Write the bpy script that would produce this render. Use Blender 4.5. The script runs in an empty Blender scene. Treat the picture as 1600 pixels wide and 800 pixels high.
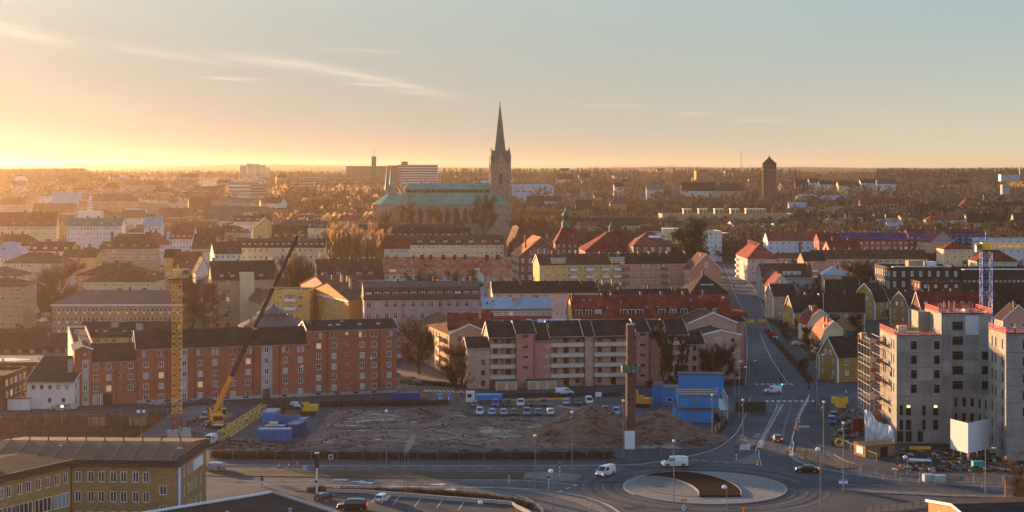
import bpy, bmesh, math, random
import numpy as np
from mathutils import Matrix, Vector, noise as mnoise
random.seed(7); np.random.seed(7)
R = math.radians
HAZE_D, HAZE_C, HAZE_G = 0.56e-4, (1, .77, .56, 1), .81
SC = bpy.context.scene
COL = SC.collection
# ---------------------------------------------------------------- camera
F, HY, H = 2500.0, 266.0, 60.0           # focal length in photo pixels, eye level row, eye height
cam_d = bpy.data.cameras.new('camera'); cam = bpy.data.objects.new('camera', cam_d); COL.objects.link(cam)
cam.location = (0, 0, H); cam.rotation_euler = (R(90), 0, 0)
cam_d.sensor_width = 36; cam_d.lens = 36*F/1600; cam_d.shift_y = -(400-HY)/1600
cam_d.clip_start = 1; cam_d.clip_end = 60000
SC.camera = cam
# ---------------------------------------------------------------- light
SUN_AZ, SUN_EL = R(-39), R(6.5)          # azimuth from +Y, negative = to the left
sv = Vector((math.sin(SUN_AZ)*math.cos(SUN_EL), math.cos(SUN_AZ)*math.cos(SUN_EL), math.sin(SUN_EL)))
sl = bpy.data.lights.new('sun', 'SUN'); sl.energy = 5.0; sl.angle = R(0.5); sl.color = (1.0, .58, .27)
so = bpy.data.objects.new('sun', sl); COL.objects.link(so); so.rotation_euler = sv.to_track_quat('Z', 'Y').to_euler()
W = bpy.data.worlds.new('World'); SC.world = W; W.use_nodes = True
wn, wl = W.node_tree.nodes, W.node_tree.links; wn.clear()
def WN(t, **k):
    n = wn.new(t)
    for a, v in k.items(): setattr(n, a, v)
    return n
def wm(op, a, b=None, c=None):
    n = WN('ShaderNodeMath', operation=op)
    for i, v in enumerate((a, b, c)):
        if v is None: continue
        if isinstance(v, (int, float)): n.inputs[i].default_value = v
        else: wl.new(v, n.inputs[i])
    return n.outputs[0]
sky = WN('ShaderNodeTexSky', sky_type='NISHITA'); sky.sun_disc = False
sky.sun_elevation = SUN_EL; sky.sun_rotation = SUN_AZ; sky.altitude = 60; sky.air_density = 1.0; sky.dust_density = 1.6; sky.ozone_density = 2.5
tc = WN('ShaderNodeTexCoord'); sx = WN('ShaderNodeSeparateXYZ'); wl.new(tc.outputs['Generated'], sx.inputs[0])
el = wm('ARCSINE', sx.outputs[2]); az = wm('ARCTAN2', sx.outputs[0], sx.outputs[1])
# thin cirrus: elongated wisps in azimuth / elevation, broken up by stretched noise
mp = WN('ShaderNodeCombineXYZ'); slant = wm('ADD', el, wm('MULTIPLY', az, 0.13))
wl.new(wm('MULTIPLY', az, 22), mp.inputs[0]); wl.new(wm('MULTIPLY', slant, 420), mp.inputs[1])
cn = WN('ShaderNodeTexNoise'); cn.inputs['Scale'].default_value = 1.0; cn.inputs['Detail'].default_value = 5; wl.new(mp.outputs[0], cn.inputs['Vector'])
mp2 = WN('ShaderNodeCombineXYZ'); wl.new(wm('MULTIPLY', az, 3.1), mp2.inputs[0]); wl.new(wm('MULTIPLY', slant, 9.0), mp2.inputs[1])
cn2 = WN('ShaderNodeTexNoise'); cn2.inputs['Scale'].default_value = 3.0; wl.new(mp2.outputs[0], cn2.inputs['Vector'])
def streak(px, py, lx, ly, tilt, amp):
    a0 = math.atan2(px-800, F); e0 = (HY-py)/F
    da = wm('SUBTRACT', az, a0); de = wm('ADD', wm('SUBTRACT', el, e0), wm('MULTIPLY', da, tilt))
    g = wm('ADD', wm('POWER', wm('MULTIPLY', da, F/lx), 2.0), wm('POWER', wm('MULTIPLY', de, F/ly), 2.0))
    return wm('MULTIPLY', wm('EXPONENT', wm('MULTIPLY', g, -1.0)), amp)
acc = None
for s in ((20, 58, 80, 10, .22, .7), (215, 84, 50, 6, .18, .5), (300, 94, 50, 5, .2, .3), (430, 100, 110, 9, .12, .45), (520, 112, 100, 7, .19, .4), (620, 132, 90, 7, .22, .35), (360, 125, 40, 2.5, .03, .8), (585, 133, 45, 2.5, .03, .7), (660, 146, 60, 3, .05, .4), (560, 80, 70, 3, .05, .25), (960, 165, 60, 2, .02, .35), (1090, 178, 35, 2, 0, .5), (1190, 190, 50, 2, 0, .35)):
    v = streak(*s); acc = v if acc is None else wm('ADD', acc, v)
mr = WN('ShaderNodeMapRange'); mr.inputs[1].default_value = .3; mr.inputs[2].default_value = .7; wl.new(cn.outputs[0], mr.inputs[0])
mr2 = WN('ShaderNodeMapRange'); mr2.inputs[1].default_value = .55; mr2.inputs[2].default_value = .9; wl.new(cn2.outputs[0], mr2.inputs[0])
cl = wm('MULTIPLY', wm('ADD', acc, wm('MULTIPLY', mr2.outputs[0], .15)), wm('ADD', wm('MULTIPLY', mr.outputs[0], .7), .3))
# evening air low over the horizon: golden near it, bluer upward and away from the sun
hor = wm('EXPONENT', wm('MULTIPLY', wm('MAXIMUM', el, 0.0), -1/0.062))
low = wm('EXPONENT', wm('MULTIPLY', wm('POWER', wm('DIVIDE', wm('MAXIMUM', el, 0.0), .25), 4.0), -1.0))
t_ = WN('ShaderNodeMapRange', interpolation_type='SMOOTHSTEP'); wl.new(wm('COSINE', wm('SUBTRACT', az, SUN_AZ)), t_.inputs[0]); t_.inputs[1].default_value = .35; t_.inputs[2].default_value = 1.0
def cmix(f, a, b_):
    x = WN('ShaderNodeMix', data_type='RGBA', blend_type='MIX'); wl.new(f, x.inputs[0])
    for i, v in ((6, a), (7, b_)):
        if isinstance(v, tuple): x.inputs[i].default_value = (*[c*AIR for c in v], 1)
        else: wl.new(v, x.inputs[i])
    return x.outputs[2]
AIR = 2.6
c_lo = cmix(t_.outputs[0], (.84, .70, .43), (.35, .315, .265)); c_hi = cmix(t_.outputs[0], (.185, .36, .455), (.37, .44, .42)); c_air = cmix(hor, c_hi, c_lo)
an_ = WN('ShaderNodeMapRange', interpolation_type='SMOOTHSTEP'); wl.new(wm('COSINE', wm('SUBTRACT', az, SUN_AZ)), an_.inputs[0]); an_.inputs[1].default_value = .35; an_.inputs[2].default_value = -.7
c_air = cmix(wm('MULTIPLY', an_.outputs[0], .8), c_air, (.95, .66, .52))      # rosy belt opposite the low sun, added out of view to warm shaded fronts
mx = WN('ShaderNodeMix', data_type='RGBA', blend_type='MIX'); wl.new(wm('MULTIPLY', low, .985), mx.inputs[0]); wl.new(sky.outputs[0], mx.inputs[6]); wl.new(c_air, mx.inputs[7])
mc = WN('ShaderNodeMix', data_type='RGBA', blend_type='ADD'); wl.new(wm('MULTIPLY', cl, .9), mc.inputs[0]); wl.new(mx.outputs[2], mc.inputs[6]); mc.inputs[7].default_value = (1.1, .72, .47, 1)
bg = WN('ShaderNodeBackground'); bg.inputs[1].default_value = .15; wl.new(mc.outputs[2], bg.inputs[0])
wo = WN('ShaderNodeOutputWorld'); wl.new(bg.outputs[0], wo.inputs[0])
SC.view_settings.view_transform = 'Standard'; SC.view_settings.look = 'None'; SC.view_settings.exposure = 1.58; SC.view_settings.gamma = 1
SC.render.engine = 'CYCLES'
SC.cycles.max_bounces = 4; SC.cycles.diffuse_bounces = 2; SC.cycles.glossy_bounces = 2; SC.cycles.transmission_bounces = 2; SC.cycles.volume_bounces = 0
SC.cycles.use_denoising = True; W.cycles.sampling_method = 'NONE'

# ---------------------------------------------------------------- pixel -> place
def X(px, Y): return (px-800)/F*Y
def Z(py, Y): return H-(py-HY)*Y/F
def GY(py): return F*H/(py-HY)
def G(px, py): y = GY(py); return (X(px, y), y)
def smooth(a, b, x): t = min(1, max(0, (x-a)/(b-a))); return t*t*(3-2*t)
def terr(x, y):
    z = 0.0
    if y > 1000:
        z += 11*math.exp(-((x+75)/150)**2-((y-1270)/170)**2)*smooth(1000, 1120, y)
        z += 34*smooth(1250, 2150, y)+10*smooth(2150, 3200, y)
        z += 5*math.exp(-((x-300)/230)**2-((y-1750)/350)**2)
        z += 7*math.exp(-((x+760)/330)**2-((y-2600)/420)**2)
        if y > 2600:
            z += smooth(2600, 9000, y)*(28+22*mnoise.noise(Vector((x/1500+3, y/2500, 1.7)))+9*mnoise.noise(Vector((x/520, y/900, 4.1))))
            z -= 5*smooth(4000, 9000, y)*x/1500
            z += 6*smooth(3000, 5000, y)*mnoise.noise(Vector((x/300, y/300, 9)))
    return z
# ---------------------------------------------------------------- materials
MATS = {}
def mat(name, col, rough=.85, var=.25, scale=.6, metal=0, kind=None, emit=None, estr=0, bump=0, spec=.3, translucent=0, fine=0):
    if name in MATS: return MATS[name]
    m = bpy.data.materials.new(name); m.use_nodes = True; MATS[name] = m
    n, l = m.node_tree.nodes, m.node_tree.links; b = n['Principled BSDF']
    b.inputs['Roughness'].default_value = rough; b.inputs['Metallic'].default_value = metal; b.inputs['Specular IOR Level'].default_value = spec
    b.inputs['Base Color'].default_value = (*col, 1)
    if emit: b.inputs['Emission Color'].default_value = (*emit, 1); b.inputs['Emission Strength'].default_value = estr
    c = n.new('ShaderNodeTexCoord'); src = c.outputs['Object']
    def noi(sc, det=4, v=None):
        t = n.new('ShaderNodeTexNoise'); t.inputs['Scale'].default_value = sc; t.inputs['Detail'].default_value = det; l.new(v or src, t.inputs['Vector']); return t.outputs[0]
    def ramp(v, a, bb, lo, hi):
        r = n.new('ShaderNodeMapRange'); r.inputs[1].default_value = a; r.inputs[2].default_value = bb; r.inputs[3].default_value = lo; r.inputs[4].default_value = hi; l.new(v, r.inputs[0]); return r.outputs[0]
    def mul(colsock, fac):
        x = n.new('ShaderNodeMix'); x.data_type = 'RGBA'; x.blend_type = 'MULTIPLY'; x.inputs[0].default_value = 1
        l.new(colsock, x.inputs[6]); l.new(fac, x.inputs[7]); return x.outputs[2]
    rgb = n.new('ShaderNodeRGB'); rgb.outputs[0].default_value = (*col, 1); cs = rgb.outputs[0]; height = None
    if kind in ('brick', 'bigbrick'):
        # bricks run along both wall directions: u = x+y, v = z
        s = n.new('ShaderNodeSeparateXYZ'); l.new(src, s.inputs[0]); ad = n.new('ShaderNodeMath'); l.new(s.outputs[0], ad.inputs[0]); l.new(s.outputs[1], ad.inputs[1])
        cb = n.new('ShaderNodeCombineXYZ'); l.new(ad.outputs[0], cb.inputs[0]); l.new(s.outputs[2], cb.inputs[1])
        t = n.new('ShaderNodeTexBrick'); l.new(cb.outputs[0], t.inputs['Vector']); t.inputs['Scale'].default_value = 1
        big = kind == 'bigbrick'
        t.inputs['Brick Width'].default_value = .8 if big else .5; t.inputs['Row Height'].default_value = .4 if big else .22; t.inputs['Mortar Size'].default_value = .035
        t.inputs['Color1'].default_value = (*[v*.72 for v in col], 1); t.inputs['Color2'].default_value = (*[min(1, v*1.3) for v in col], 1); t.inputs['Mortar'].default_value = (*[v*.8+.02 for v in col], 1)
        cs = t.outputs[0]
    if kind in ('tile', 'seam', 'board', 'panel'):
        s = n.new('ShaderNodeSeparateXYZ'); l.new(src, s.inputs[0])
        def saw(v, per, w):
            d = n.new('ShaderNodeMath'); d.operation = 'DIVIDE'; l.new(v, d.inputs[0]); d.inputs[1].default_value = per
            f = n.new('ShaderNodeMath'); f.operation = 'FRACT'; l.new(d.outputs[0], f.inputs[0])
            g = n.new('ShaderNodeMath'); g.operation = 'LESS_THAN'; l.new(f.outputs[0], g.inputs[0]); g.inputs[1].default_value = w; return g.outputs[0]
        ad = n.new('ShaderNodeMath'); l.new(s.outputs[0], ad.inputs[0]); l.new(s.outputs[1], ad.inputs[1])
        if kind == 'tile': h1, h2 = saw(s.outputs[2], .28, .25), saw(s.outputs[0], .5, .3)
        elif kind == 'seam': h1, h2 = saw(s.outputs[0], .75, .12), saw(s.outputs[1], .75, .1)
        elif kind == 'board': h1, h2 = saw(ad.outputs[0], .35, .15), saw(s.outputs[2], 50, .0)
        else: h1, h2 = saw(s.outputs[2], 3.2, .02), saw(ad.outputs[0], 1.5, .03)
        mxx = n.new('ShaderNodeMath'); mxx.operation = 'MAXIMUM'; l.new(h1, mxx.inputs[0]); l.new(h2, mxx.inputs[1]); height = mxx.outputs[0]
        cs = mul(cs, ramp(height, 0, 1, 1, .72))
    if var:
        cs = mul(cs, ramp(noi(scale, 5), .3, .7, 1-var, 1+var))
        cs = mul(cs, ramp(noi(scale*.13, 2), .35, .65, 1-var*.5, 1+var*.4))
        if fine: cs = mul(cs, ramp(noi(scale*8, 4), .3, .7, 1-fine, 1+fine))
        # rain streaks
        if kind in (None, 'plaster') and rough > .7 and not translucent:
            mpn = n.new('ShaderNodeMapping'); mpn.inputs['Scale'].default_value = (1.4, 1.4, .12); l.new(src, mpn.inputs[0])
            cs = mul(cs, ramp(noi(1.0, 3, mpn.outputs[0]), .45, .75, 1, 1-var*.5))
    l.new(cs, b.inputs['Base Color'])
    if bump:
        bn = n.new('ShaderNodeBump'); bn.inputs['Strength'].default_value = bump; bn.inputs['Distance'].default_value = .05 if height else .2
        l.new(height or noi(scale*3, 6), bn.inputs['Height']); l.new(bn.outputs[0], b.inputs['Normal'])
    if translucent:
        tr = n.new('ShaderNodeBsdfTranslucent'); l.new(cs, tr.inputs[0]); ms = n.new('ShaderNodeMixShader'); ms.inputs[0].default_value = translucent
        l.new(b.outputs[0], ms.inputs[1]); l.new(tr.outputs[0], ms.inputs[2]); l.new(ms.outputs[0], n['Material Output'].inputs[0])
    return m
WALLC = dict(beige=(.54, .37, .21), cream=(.68, .51, .29), yellow=(.66, .41, .12), ochre=(.52, .28, .07), pink=(.58, .30, .23), palepink=(.64, .44, .36), salmon=(.56, .23, .14),
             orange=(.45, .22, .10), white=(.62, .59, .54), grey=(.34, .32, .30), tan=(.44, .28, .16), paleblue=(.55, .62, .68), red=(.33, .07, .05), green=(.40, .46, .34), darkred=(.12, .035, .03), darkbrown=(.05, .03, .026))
ROOFC = dict(dark=(.048, .030, .026), brown=(.15, .06, .038), red=(.29, .072, .048), terracotta=(.58, .20, .105), slate=(.09, .085, .09), zinc=(.33, .38, .42), copper=(.07, .17, .12), darkred=(.22, .04, .028), brightred=(.27, .048, .034), tan=(.25, .17, .11))
def wallm(k):
    if not isinstance(k, str): return k
    return MATS.get('wall_'+k) or mat('wall_'+k, WALLC[k], .9, .10, .35, fine=.06)
def roofm(k):
    if not isinstance(k, str): return k
    return MATS.get('roof_'+k) or (mat('roof_zinc', ROOFC[k], .5, .15, .5, .3, 'seam', bump=.5) if k == 'zinc' else mat('roof_'+k, ROOFC[k], .9 if k != 'copper' else .6, .42, .55, 0, 'tile' if k not in ('copper', 'slate', 'tan') else 'seam', bump=.6, fine=.15, spec=.08))
BRICK = mat('red_brick', (.33, .095, .05), .9, .14, .3, kind='brick'); YBRICK = mat('yellow_brick', (.34, .195, .07), .9, .15, .4, kind='brick')
DBRICK = mat('dark_brick', (.16, .06, .042), .9, .2, .3, kind='brick'); SBRICK = mat('stone_wall', (.34, .25, .18), .9, .2, .3, kind='bigbrick')
CONC = mat('concrete', (.275, .262, .235), .9, .22, .25, kind='panel', fine=.1); CONCP = mat('smooth_concrete', (.36, .345, .32), .9, .15, .5, fine=.1)
WHITE = mat('white_paint', (.72, .72, .71), .6, .06); FRAME = mat('window_frame_white', (.80, .79, .76), .6, .05); DFRAME = mat('window_frame_dark', (.07, .05, .04), .6, .05)
GLASS = mat('window_glass', (.015, .017, .02), .12, 0, spec=.9); GLASSB = mat('window_glass_pale_blind', (.30, .33, .34), .3, .1, spec=.6)
GLASSY = mat('window_lit', (.3, .2, .1), .4, 0, emit=(1, .62, .22), estr=.13); GLASSC = mat('window_curtain', (.12, .10, .085), .2, .3, 1.2, spec=.7)
DARK = mat('dark_metal', (.03, .03, .032), .5, .1, metal=.3); STEEL = mat('galvanised_steel', (.33, .34, .35), .45, .1, metal=.6); BLACKV = mat('dark_opening', (.018, .015, .013), .9, 0)
ASPH = mat('asphalt', (.056, .060, .068), .9, .22, .12, spec=.12, fine=.12); ASPH2 = mat('worn_asphalt', (.070, .074, .083), .9, .25, .1, spec=.15, fine=.15); KERB = mat('kerb_stone', (.26, .25, .24), .9, .12)
PAINT = mat('road_paint', (.55, .55, .54), .8, .3, .5); RED = mat('red_plastic', (.5, .03, .02), .6, .1); YEL = mat('yellow_paint', (.75, .42, .03), .5, .1); ORG = mat('orange_paint', (.75, .27, .03), .5, .12)
BLUE = mat('blue_paint', (.01, .21, .50), .5, .1); DBLUE = mat('dark_blue_paint', (.02, .065, .24), .5, .15); LBLUE = mat('sign_blue', (.03, .28, .65), .5, 0); WOOD = mat('raw_wood', (.30, .18, .09), .85, .25, .8, kind='board')
CHIM = mat('chimney_brick', (.20, .085, .05), .9, .25, 1.5); BARK = mat('bark', (.065, .045, .034), .95, .25); 
# ---------------------------------------------------------------- mesh buffer
class MB:
    def __init__(s): s.v = []; s.f = []; s.m = []; s.ms = []
    def mi(s, m):
        if m not in s.ms: s.ms.append(m)
        return s.ms.index(m)
    def face(s, pts, m):
        b = len(s.v); s.v.extend(tuple(p) for p in pts); s.f.append(tuple(range(b, b+len(pts)))); s.m.append(s.mi(m)); return s
    def mesh(s, vs, fs, m, T=None):
        b = len(s.v); k = s.mi(m)
        s.v.extend(tuple(T @ Vector(p)) if T else tuple(p) for p in vs)
        for f in fs: s.f.append(tuple(i+b for i in f)); s.m.append(k)
        return s
    def box(s, x0, x1, y0, y1, z0, z1, m, T=None):
        vs = [(x0, y0, z0), (x1, y0, z0), (x1, y1, z0), (x0, y1, z0), (x0, y0, z1), (x1, y0, z1), (x1, y1, z1), (x0, y1, z1)]
        return s.mesh(vs, [(0, 3, 2, 1), (4, 5, 6, 7), (0, 1, 5, 4), (1, 2, 6, 5), (2, 3, 7, 6), (3, 0, 4, 7)], m, T)
    def bar(s, a, b, r, m, n=4, r2=None, cap=True):
        a, b = Vector(a), Vector(b); d = b-a
        if d.length < 1e-6: return s
        q = d.to_track_quat('Z', 'Y'); r2 = r if r2 is None else r2; vs = []
        for p, rr in ((a, r), (b, r2)):
            for i in range(n):
                t = 2*math.pi*(i+.5)/n; vs.append(p+q @ Vector((rr*math.cos(t), rr*math.sin(t), 0)))
        fs = [(i, (i+1) % n, n+(i+1) % n, n+i) for i in range(n)]
        if cap: fs += [tuple(range(n-1, -1, -1)), tuple(range(n, 2*n))]
        return s.mesh(vs, fs, m)
    def lathe(s, prof, m, n=12, c=(0, 0), T=None, ph=0):
        vs = []
        for r, z in prof:
            for i in range(n):
                t = 2*math.pi*(i+ph)/n; vs.append((c[0]+r*math.cos(t), c[1]+r*math.sin(t), z))
        k = len(prof); fs = [(j*n+i, j*n+(i+1) % n, (j+1)*n+(i+1) % n, (j+1)*n+i) for j in range(k-1) for i in range(n)]
        fs += [tuple(range(n-1, -1, -1)), tuple(range((k-1)*n, k*n))]
        return s.mesh(vs, fs, m, T)
    def prism(s, pts, h0, h1, m, T=None):      # polygon in xy extruded in z
        n = len(pts); vs = [(p[0], p[1], h0) for p in pts]+[(p[0], p[1], h1) for p in pts]
        ar = sum(pts[i][0]*pts[(i+1) % n][1]-pts[(i+1) % n][0]*pts[i][1] for i in range(n))
        fs = [(i, (i+1) % n, n+(i+1) % n, n+i) for i in range(n)]+[tuple(range(n-1, -1, -1)), tuple(range(n, 2*n))]
        if ar < 0: fs = [f[::-1] for f in fs]
        return s.mesh(vs, fs, m, T)
    def data(s, name):
        me = bpy.data.meshes.new(name); me.from_pydata(s.v, [], s.f)
        for m in s.ms: me.materials.append(m)
        if len(s.ms) > 1: me.polygons.foreach_set('material_index', s.m)
        me.update(); return me
    def build(s, name, parent=None, M=None): return put(name, s.data(name), parent, M)
def put(name, me, parent=None, M=None):
    o = bpy.data.objects.new(name, me); COL.objects.link(o)
    if parent is not None: o.parent = parent
    if M is not None: o.matrix_local = M
    return o
USED = set()
def tag(o, label=None, cat=None, group=None, kind=None):
    if label:
        if label in USED and not group: print('DUP LABEL', label)
        USED.add(label); o['label'] = label
    if cat: o['category'] = cat
    if group: o['group'] = group
    if kind: o['kind'] = kind
    return o
def empty(name, loc, rz=0, label=None, cat=None, group=None):
    o = bpy.data.objects.new(name, None); COL.objects.link(o); o.location = loc; o.rotation_euler = (0, 0, rz); o.empty_display_size = .5
    return tag(o, label, cat, group)
KIDS = {}
def copy_tree(o, parent=None, kids=None):
    c = o.copy(); COL.objects.link(c); c.parent = parent
    for ch in list(o.children): copy_tree(ch, c)
    return c
def TR(x, y, z=0, rz=0, s=1): return Matrix.Translation((x, y, z)) @ Matrix.Rotation(rz, 4, 'Z') @ Matrix.Scale(s, 4)
def cr(pts, n=8):                               # Catmull-Rom through 2D points
    P = [Vector(p) for p in pts]; out = []
    for i in range(len(P)-1):
        a, b, c, d = P[max(i-1, 0)], P[i], P[i+1], P[min(i+2, len(P)-1)]
        for k in range(n):
            t = k/n; out.append(.5*((2*b)+(c-a)*t+(2*a-5*b+4*c-d)*t*t+(3*b-a-3*c+d)*t**3))
    out.append(P[-1]); return [tuple(p) for p in out]
# ================================================================ buildings
def cutwall(mb, Wd, z0, z1, holes, T, m, depth=.18):
    holes = [h for h in holes if h[0] > .01 and h[0]+h[2] < Wd-.01 and h[1] > z0 and h[1]+h[3] < z1-.01]
    xs = sorted({0., Wd, *[round(h[0], 3) for h in holes], *[round(h[0]+h[2], 3) for h in holes]}); zs = sorted({z0, z1, *[round(h[1], 3) for h in holes], *[round(h[1]+h[3], 3) for h in holes]})
    for j in range(len(zs)-1):
        zc = (zs[j]+zs[j+1])/2; row = [h for h in holes if h[1] < zc < h[1]+h[3]]; st = None
        for i in range(len(xs)-1):
            xc = (xs[i]+xs[i+1])/2; hole = any(h[0] < xc < h[0]+h[2] for h in row)
            if not hole and st is None: st = xs[i]
            if st is not None and (hole or i == len(xs)-2):
                e = xs[i] if hole else xs[i+1]
                mb.face([T @ Vector(p) for p in ((st, 0, zs[j]), (e, 0, zs[j]), (e, 0, zs[j+1]), (st, 0, zs[j+1]))], m); st = None
    for x, z, w, h in holes:
        a = [(x, z), (x+w, z), (x+w, z+h), (x, z+h)]
        for k in range(4):
            p, q = a[k], a[(k+1) % 4]
            mb.face([T @ Vector(v) for v in ((p[0], 0, p[1]), (p[0], depth, p[1]), (q[0], depth, q[1]), (q[0], 0, q[1]))], m)
    return holes
WM = {}
def winmesh(w, h, fr, nv, nh, proud, pane, split):
    """frame mesh and pane mesh; origin at bottom centre of the opening, y inward"""
    k = (round(w, 2), round(h, 2), fr.name, nv, nh, proud, pane.name, split)
    if k in WM: return WM[k]
    f = MB(); t = (.09 if w > .8 else .06)*(1.45 if proud else 1.15)
    if w > 2.5: t = .12
    y0, y1 = (-.07, .0) if proud else (.05, .14)
    f.box(-w/2, w/2, y0, y1, 0, t, fr); f.box(-w/2, w/2, y0, y1, h-t, h, fr)
    f.box(-w/2, -w/2+t, y0, y1, t, h-t, fr); f.box(w/2-t, w/2, y0, y1, t, h-t, fr)
    for i in range(nv): x = -w/2+w*(i+1)/(nv+1); f.box(x-t*.45, x+t*.45, y0+.01, y1, t, h-t, fr)
    for i in range(nh): z = h*(.68 if nh == 1 else (i+1)/(nh+1)); f.box(-w/2+t, w/2-t, y0+.02, y1, z-t*.35, z+t*.35, fr)
    g = MB(); yy = -.025 if proud else .1
    g.face([(-w/2+t*.5, yy, t*.5), (w/2-t*.5, yy, t*.5), (w/2-t*.5, yy, h-t*.5), (-w/2+t*.5, yy, h-t*.5)], pane)
    if not split: f.mesh(g.v, g.f, pane); r = (f.data('window'), None)
    else: r = (f.data('window'), g.data('pane'))
    WM[k] = r; return r
def rpane(p=(.7, .14, .12, .04)):
    r = random.random(); return GLASS if r < p[0] else GLASSC if r < p[0]+p[1] else GLASSB if r < p[0]+p[1]+p[2] else GLASSY
def add_window(parent, M, w, h, fr=None, nv=1, nh=0, proud=False, split=True, pane=None, name='window', p=None):
    a, b = winmesh(w, h, fr or FRAME, nv, nh, proud, pane or rpane(p or (.68, .16, .14, .02)), split)
    o = put(name, a, parent, M)
    if b: put('pane', b, o)
    return o
def prof_z(prof, v):
    for (a, za), (b, zb) in zip(prof, prof[1:]):
        if a <= v <= b: return za+(zb-za)*(v-a)/max(b-a, 1e-6)
    return prof[-1][1]
class Sec:
    """one building section in the frame of its root; x along the front, y away from it"""
    def __init__(s, root, P0, P1, D, E, Rz, wall='beige', roof='dark', kind='gable', ax='x', rows=None, cols=None, st=2.9, win=(1.2, 1.35, 1, 0), front=None, left=None, right=None,
                 near=None, top=.75, ov=.45, trim=None, frame=None, base=0, inset=None, lowest=0, sidecols=None, plinth=None, pane=None, thick=.22, wp=None, parapet=.5):
        P0, P1 = Vector(P0), Vector(P1); d = P1-P0; s.W = d.length; s.D, s.E, s.Rz, s.root = D, E, Rz, root; s.a = math.atan2(d.y, d.x)
        s.Mw = TR(P0.x, P0.y, base, s.a); s.M = root.matrix_basis.inverted() @ s.Mw; s.wallm, s.roofm = wallm(wall), roofm(roof)
        s.near = near if near is not None else P0.y < 640; s.frame = frame or FRAME; s.kind, s.ax = kind, ax; s.wp = wp
        W_ = s.W
        s.T = {'f': TR(0, 0), 'l': TR(0, D, 0, -math.pi/2), 'r': TR(W_, 0, 0, math.pi/2), 'b': TR(W_, D, 0, math.pi)}
        s.L = {'f': W_, 'l': D, 'r': D, 'b': W_}
        rows = rows if rows is not None else max(1, int((E-1)/st)); s.rows, s.st, s.top, s.win = rows, st, top, win
        spans = {'f': front, 'l': left, 'r': right}; s.holes = {}
        nl = sidecols if sidecols is not None else max(1, int(D/3.6)); nc = cols if cols is not None else max(1, int(W_/3.2))
        for k in 'flr':
            n = {'f': nc, 'l': nl, 'r': nl}[k]; L = s.L[k]; lst = []
            if spans[k] == []: s.holes[k] = []; continue
            if spans[k] is None or spans[k] == 'grid':
                for i in range(n):
                    for j in range(rows): lst.append((L*(i+.5)/n, j, *win))
            else: lst = [(*q[:2], *(q[2] if len(q) > 2 and q[2] else win)) for q in spans[k]]
            # (centre x, row from top, w, h, nv, nh)
            s.holes[k] = [(c-w/2, E-top-st*j-h if j >= 0 else -j-1, w, h, nv, nh) for c, j, w, h, nv, nh in lst]
        mb = MB(); prof = None; cutn = s.near
        for k in 'flrb':
            vis = s.faces_cam(k); hs = s.holes.get(k, []) if vis else []; s.holes[k] = hs
            ok = cutwall(mb, s.L[k], lowest, E+(parapet if kind == 'flat' else 0), [h[:4] for h in hs] if cutn else [], s.T[k], s.wallm)
            for h in hs:
                if cutn and h[:4] not in ok: continue
                if h[1] < lowest+.2: continue
                add_window(root, s.M @ s.T[k] @ TR(h[0]+h[2]/2, 0, h[1]), h[2], h[3], s.frame, h[4], h[5], proud=not cutn, split=s.near, pane=pane, p=s.wp)
        s.prof = s.mkprof(kind, inset); 
        if kind == 'hip':
            i = inset or D/2; i = min(i, W_/2-.01); o = ov; t = thick; sl = (Rz-E)/(D/2); ze = E-.05
            rb = MB(); e = [(-o, -o, ze-sl*o*.3), (W_+o, -o, ze-sl*o*.3), (W_+o, D+o, ze-sl*o*.3), (-o, D+o, ze-sl*o*.3)]
            eu = [(x, y, z+t) for x, y, z in e]; rd = [(i, D/2, Rz), (W_-i, D/2, Rz)]
            vs = e+eu+rd; rb.mesh(vs, [(3, 2, 1, 0), (0, 1, 5, 4), (1, 2, 6, 5), (2, 3, 7, 6), (3, 0, 4, 7), (4, 5, 9, 8), (5, 6, 9), (6, 7, 8, 9), (7, 4, 8)], s.roofm)
            s.roof = rb.build('roof', root, s.M)
        elif kind == 'flat':
            rb = MB(); rb.box(.3, W_-.3, .3, D-.3, E-.1, E, s.roofm); s.roof = rb.build('roof', root, s.M)
            pb_ = MB(); tm = trim or s.wallm; h = E+parapet
            for b in ((-.06, W_+.06, -.06, .3), (-.06, W_+.06, D-.3, D+.06), (-.06, .3, .3, D-.3), (W_-.3, W_+.06, .3, D-.3)): pb_.box(*b, h-.12, h+.06, tm)
            for b in ((.002, W_-.002, .002, .28), (.002, W_-.002, D-.28, D-.002), (.002, .28, .28, D-.28), (W_-.28, W_-.002, .28, D-.28)): pb_.box(*b, E-.3, h-.12, s.wallm)
            pb_.build('parapet', root, s.M)
        else:
            p = s.prof; A = W_ if ax == 'x' else D; B = D if ax == 'x' else W_
            def ends(u): return [(u, v, z) if ax == 'x' else (v, u, z) for v, z in p]
            for u in (0, A):
                q = ends(u); mb.face(q if (u == 0) == (ax == 'x') else q[::-1], s.wallm)
            q = list(p); (v0, z0), (v1, z1) = q[0], q[1]; k = ov*(.6 if abs(z1-z0) > 2*(v1-v0) else 1); g = (z1-z0)/max(v1-v0, .01); g = min(g, 1.0)
            q[0] = (v0-k, z0-k*g*.6); (v0, z0), (v1, z1) = q[-1], q[-2]; g = min(1., (z1-z0)/max(v0-v1, .01)); q[-1] = (v0+k, z0-k*g*.6)
            t = thick; rb = MB(); lo = q; hi = [(v, z+t) for v, z in q]; n = len(q)
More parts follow.
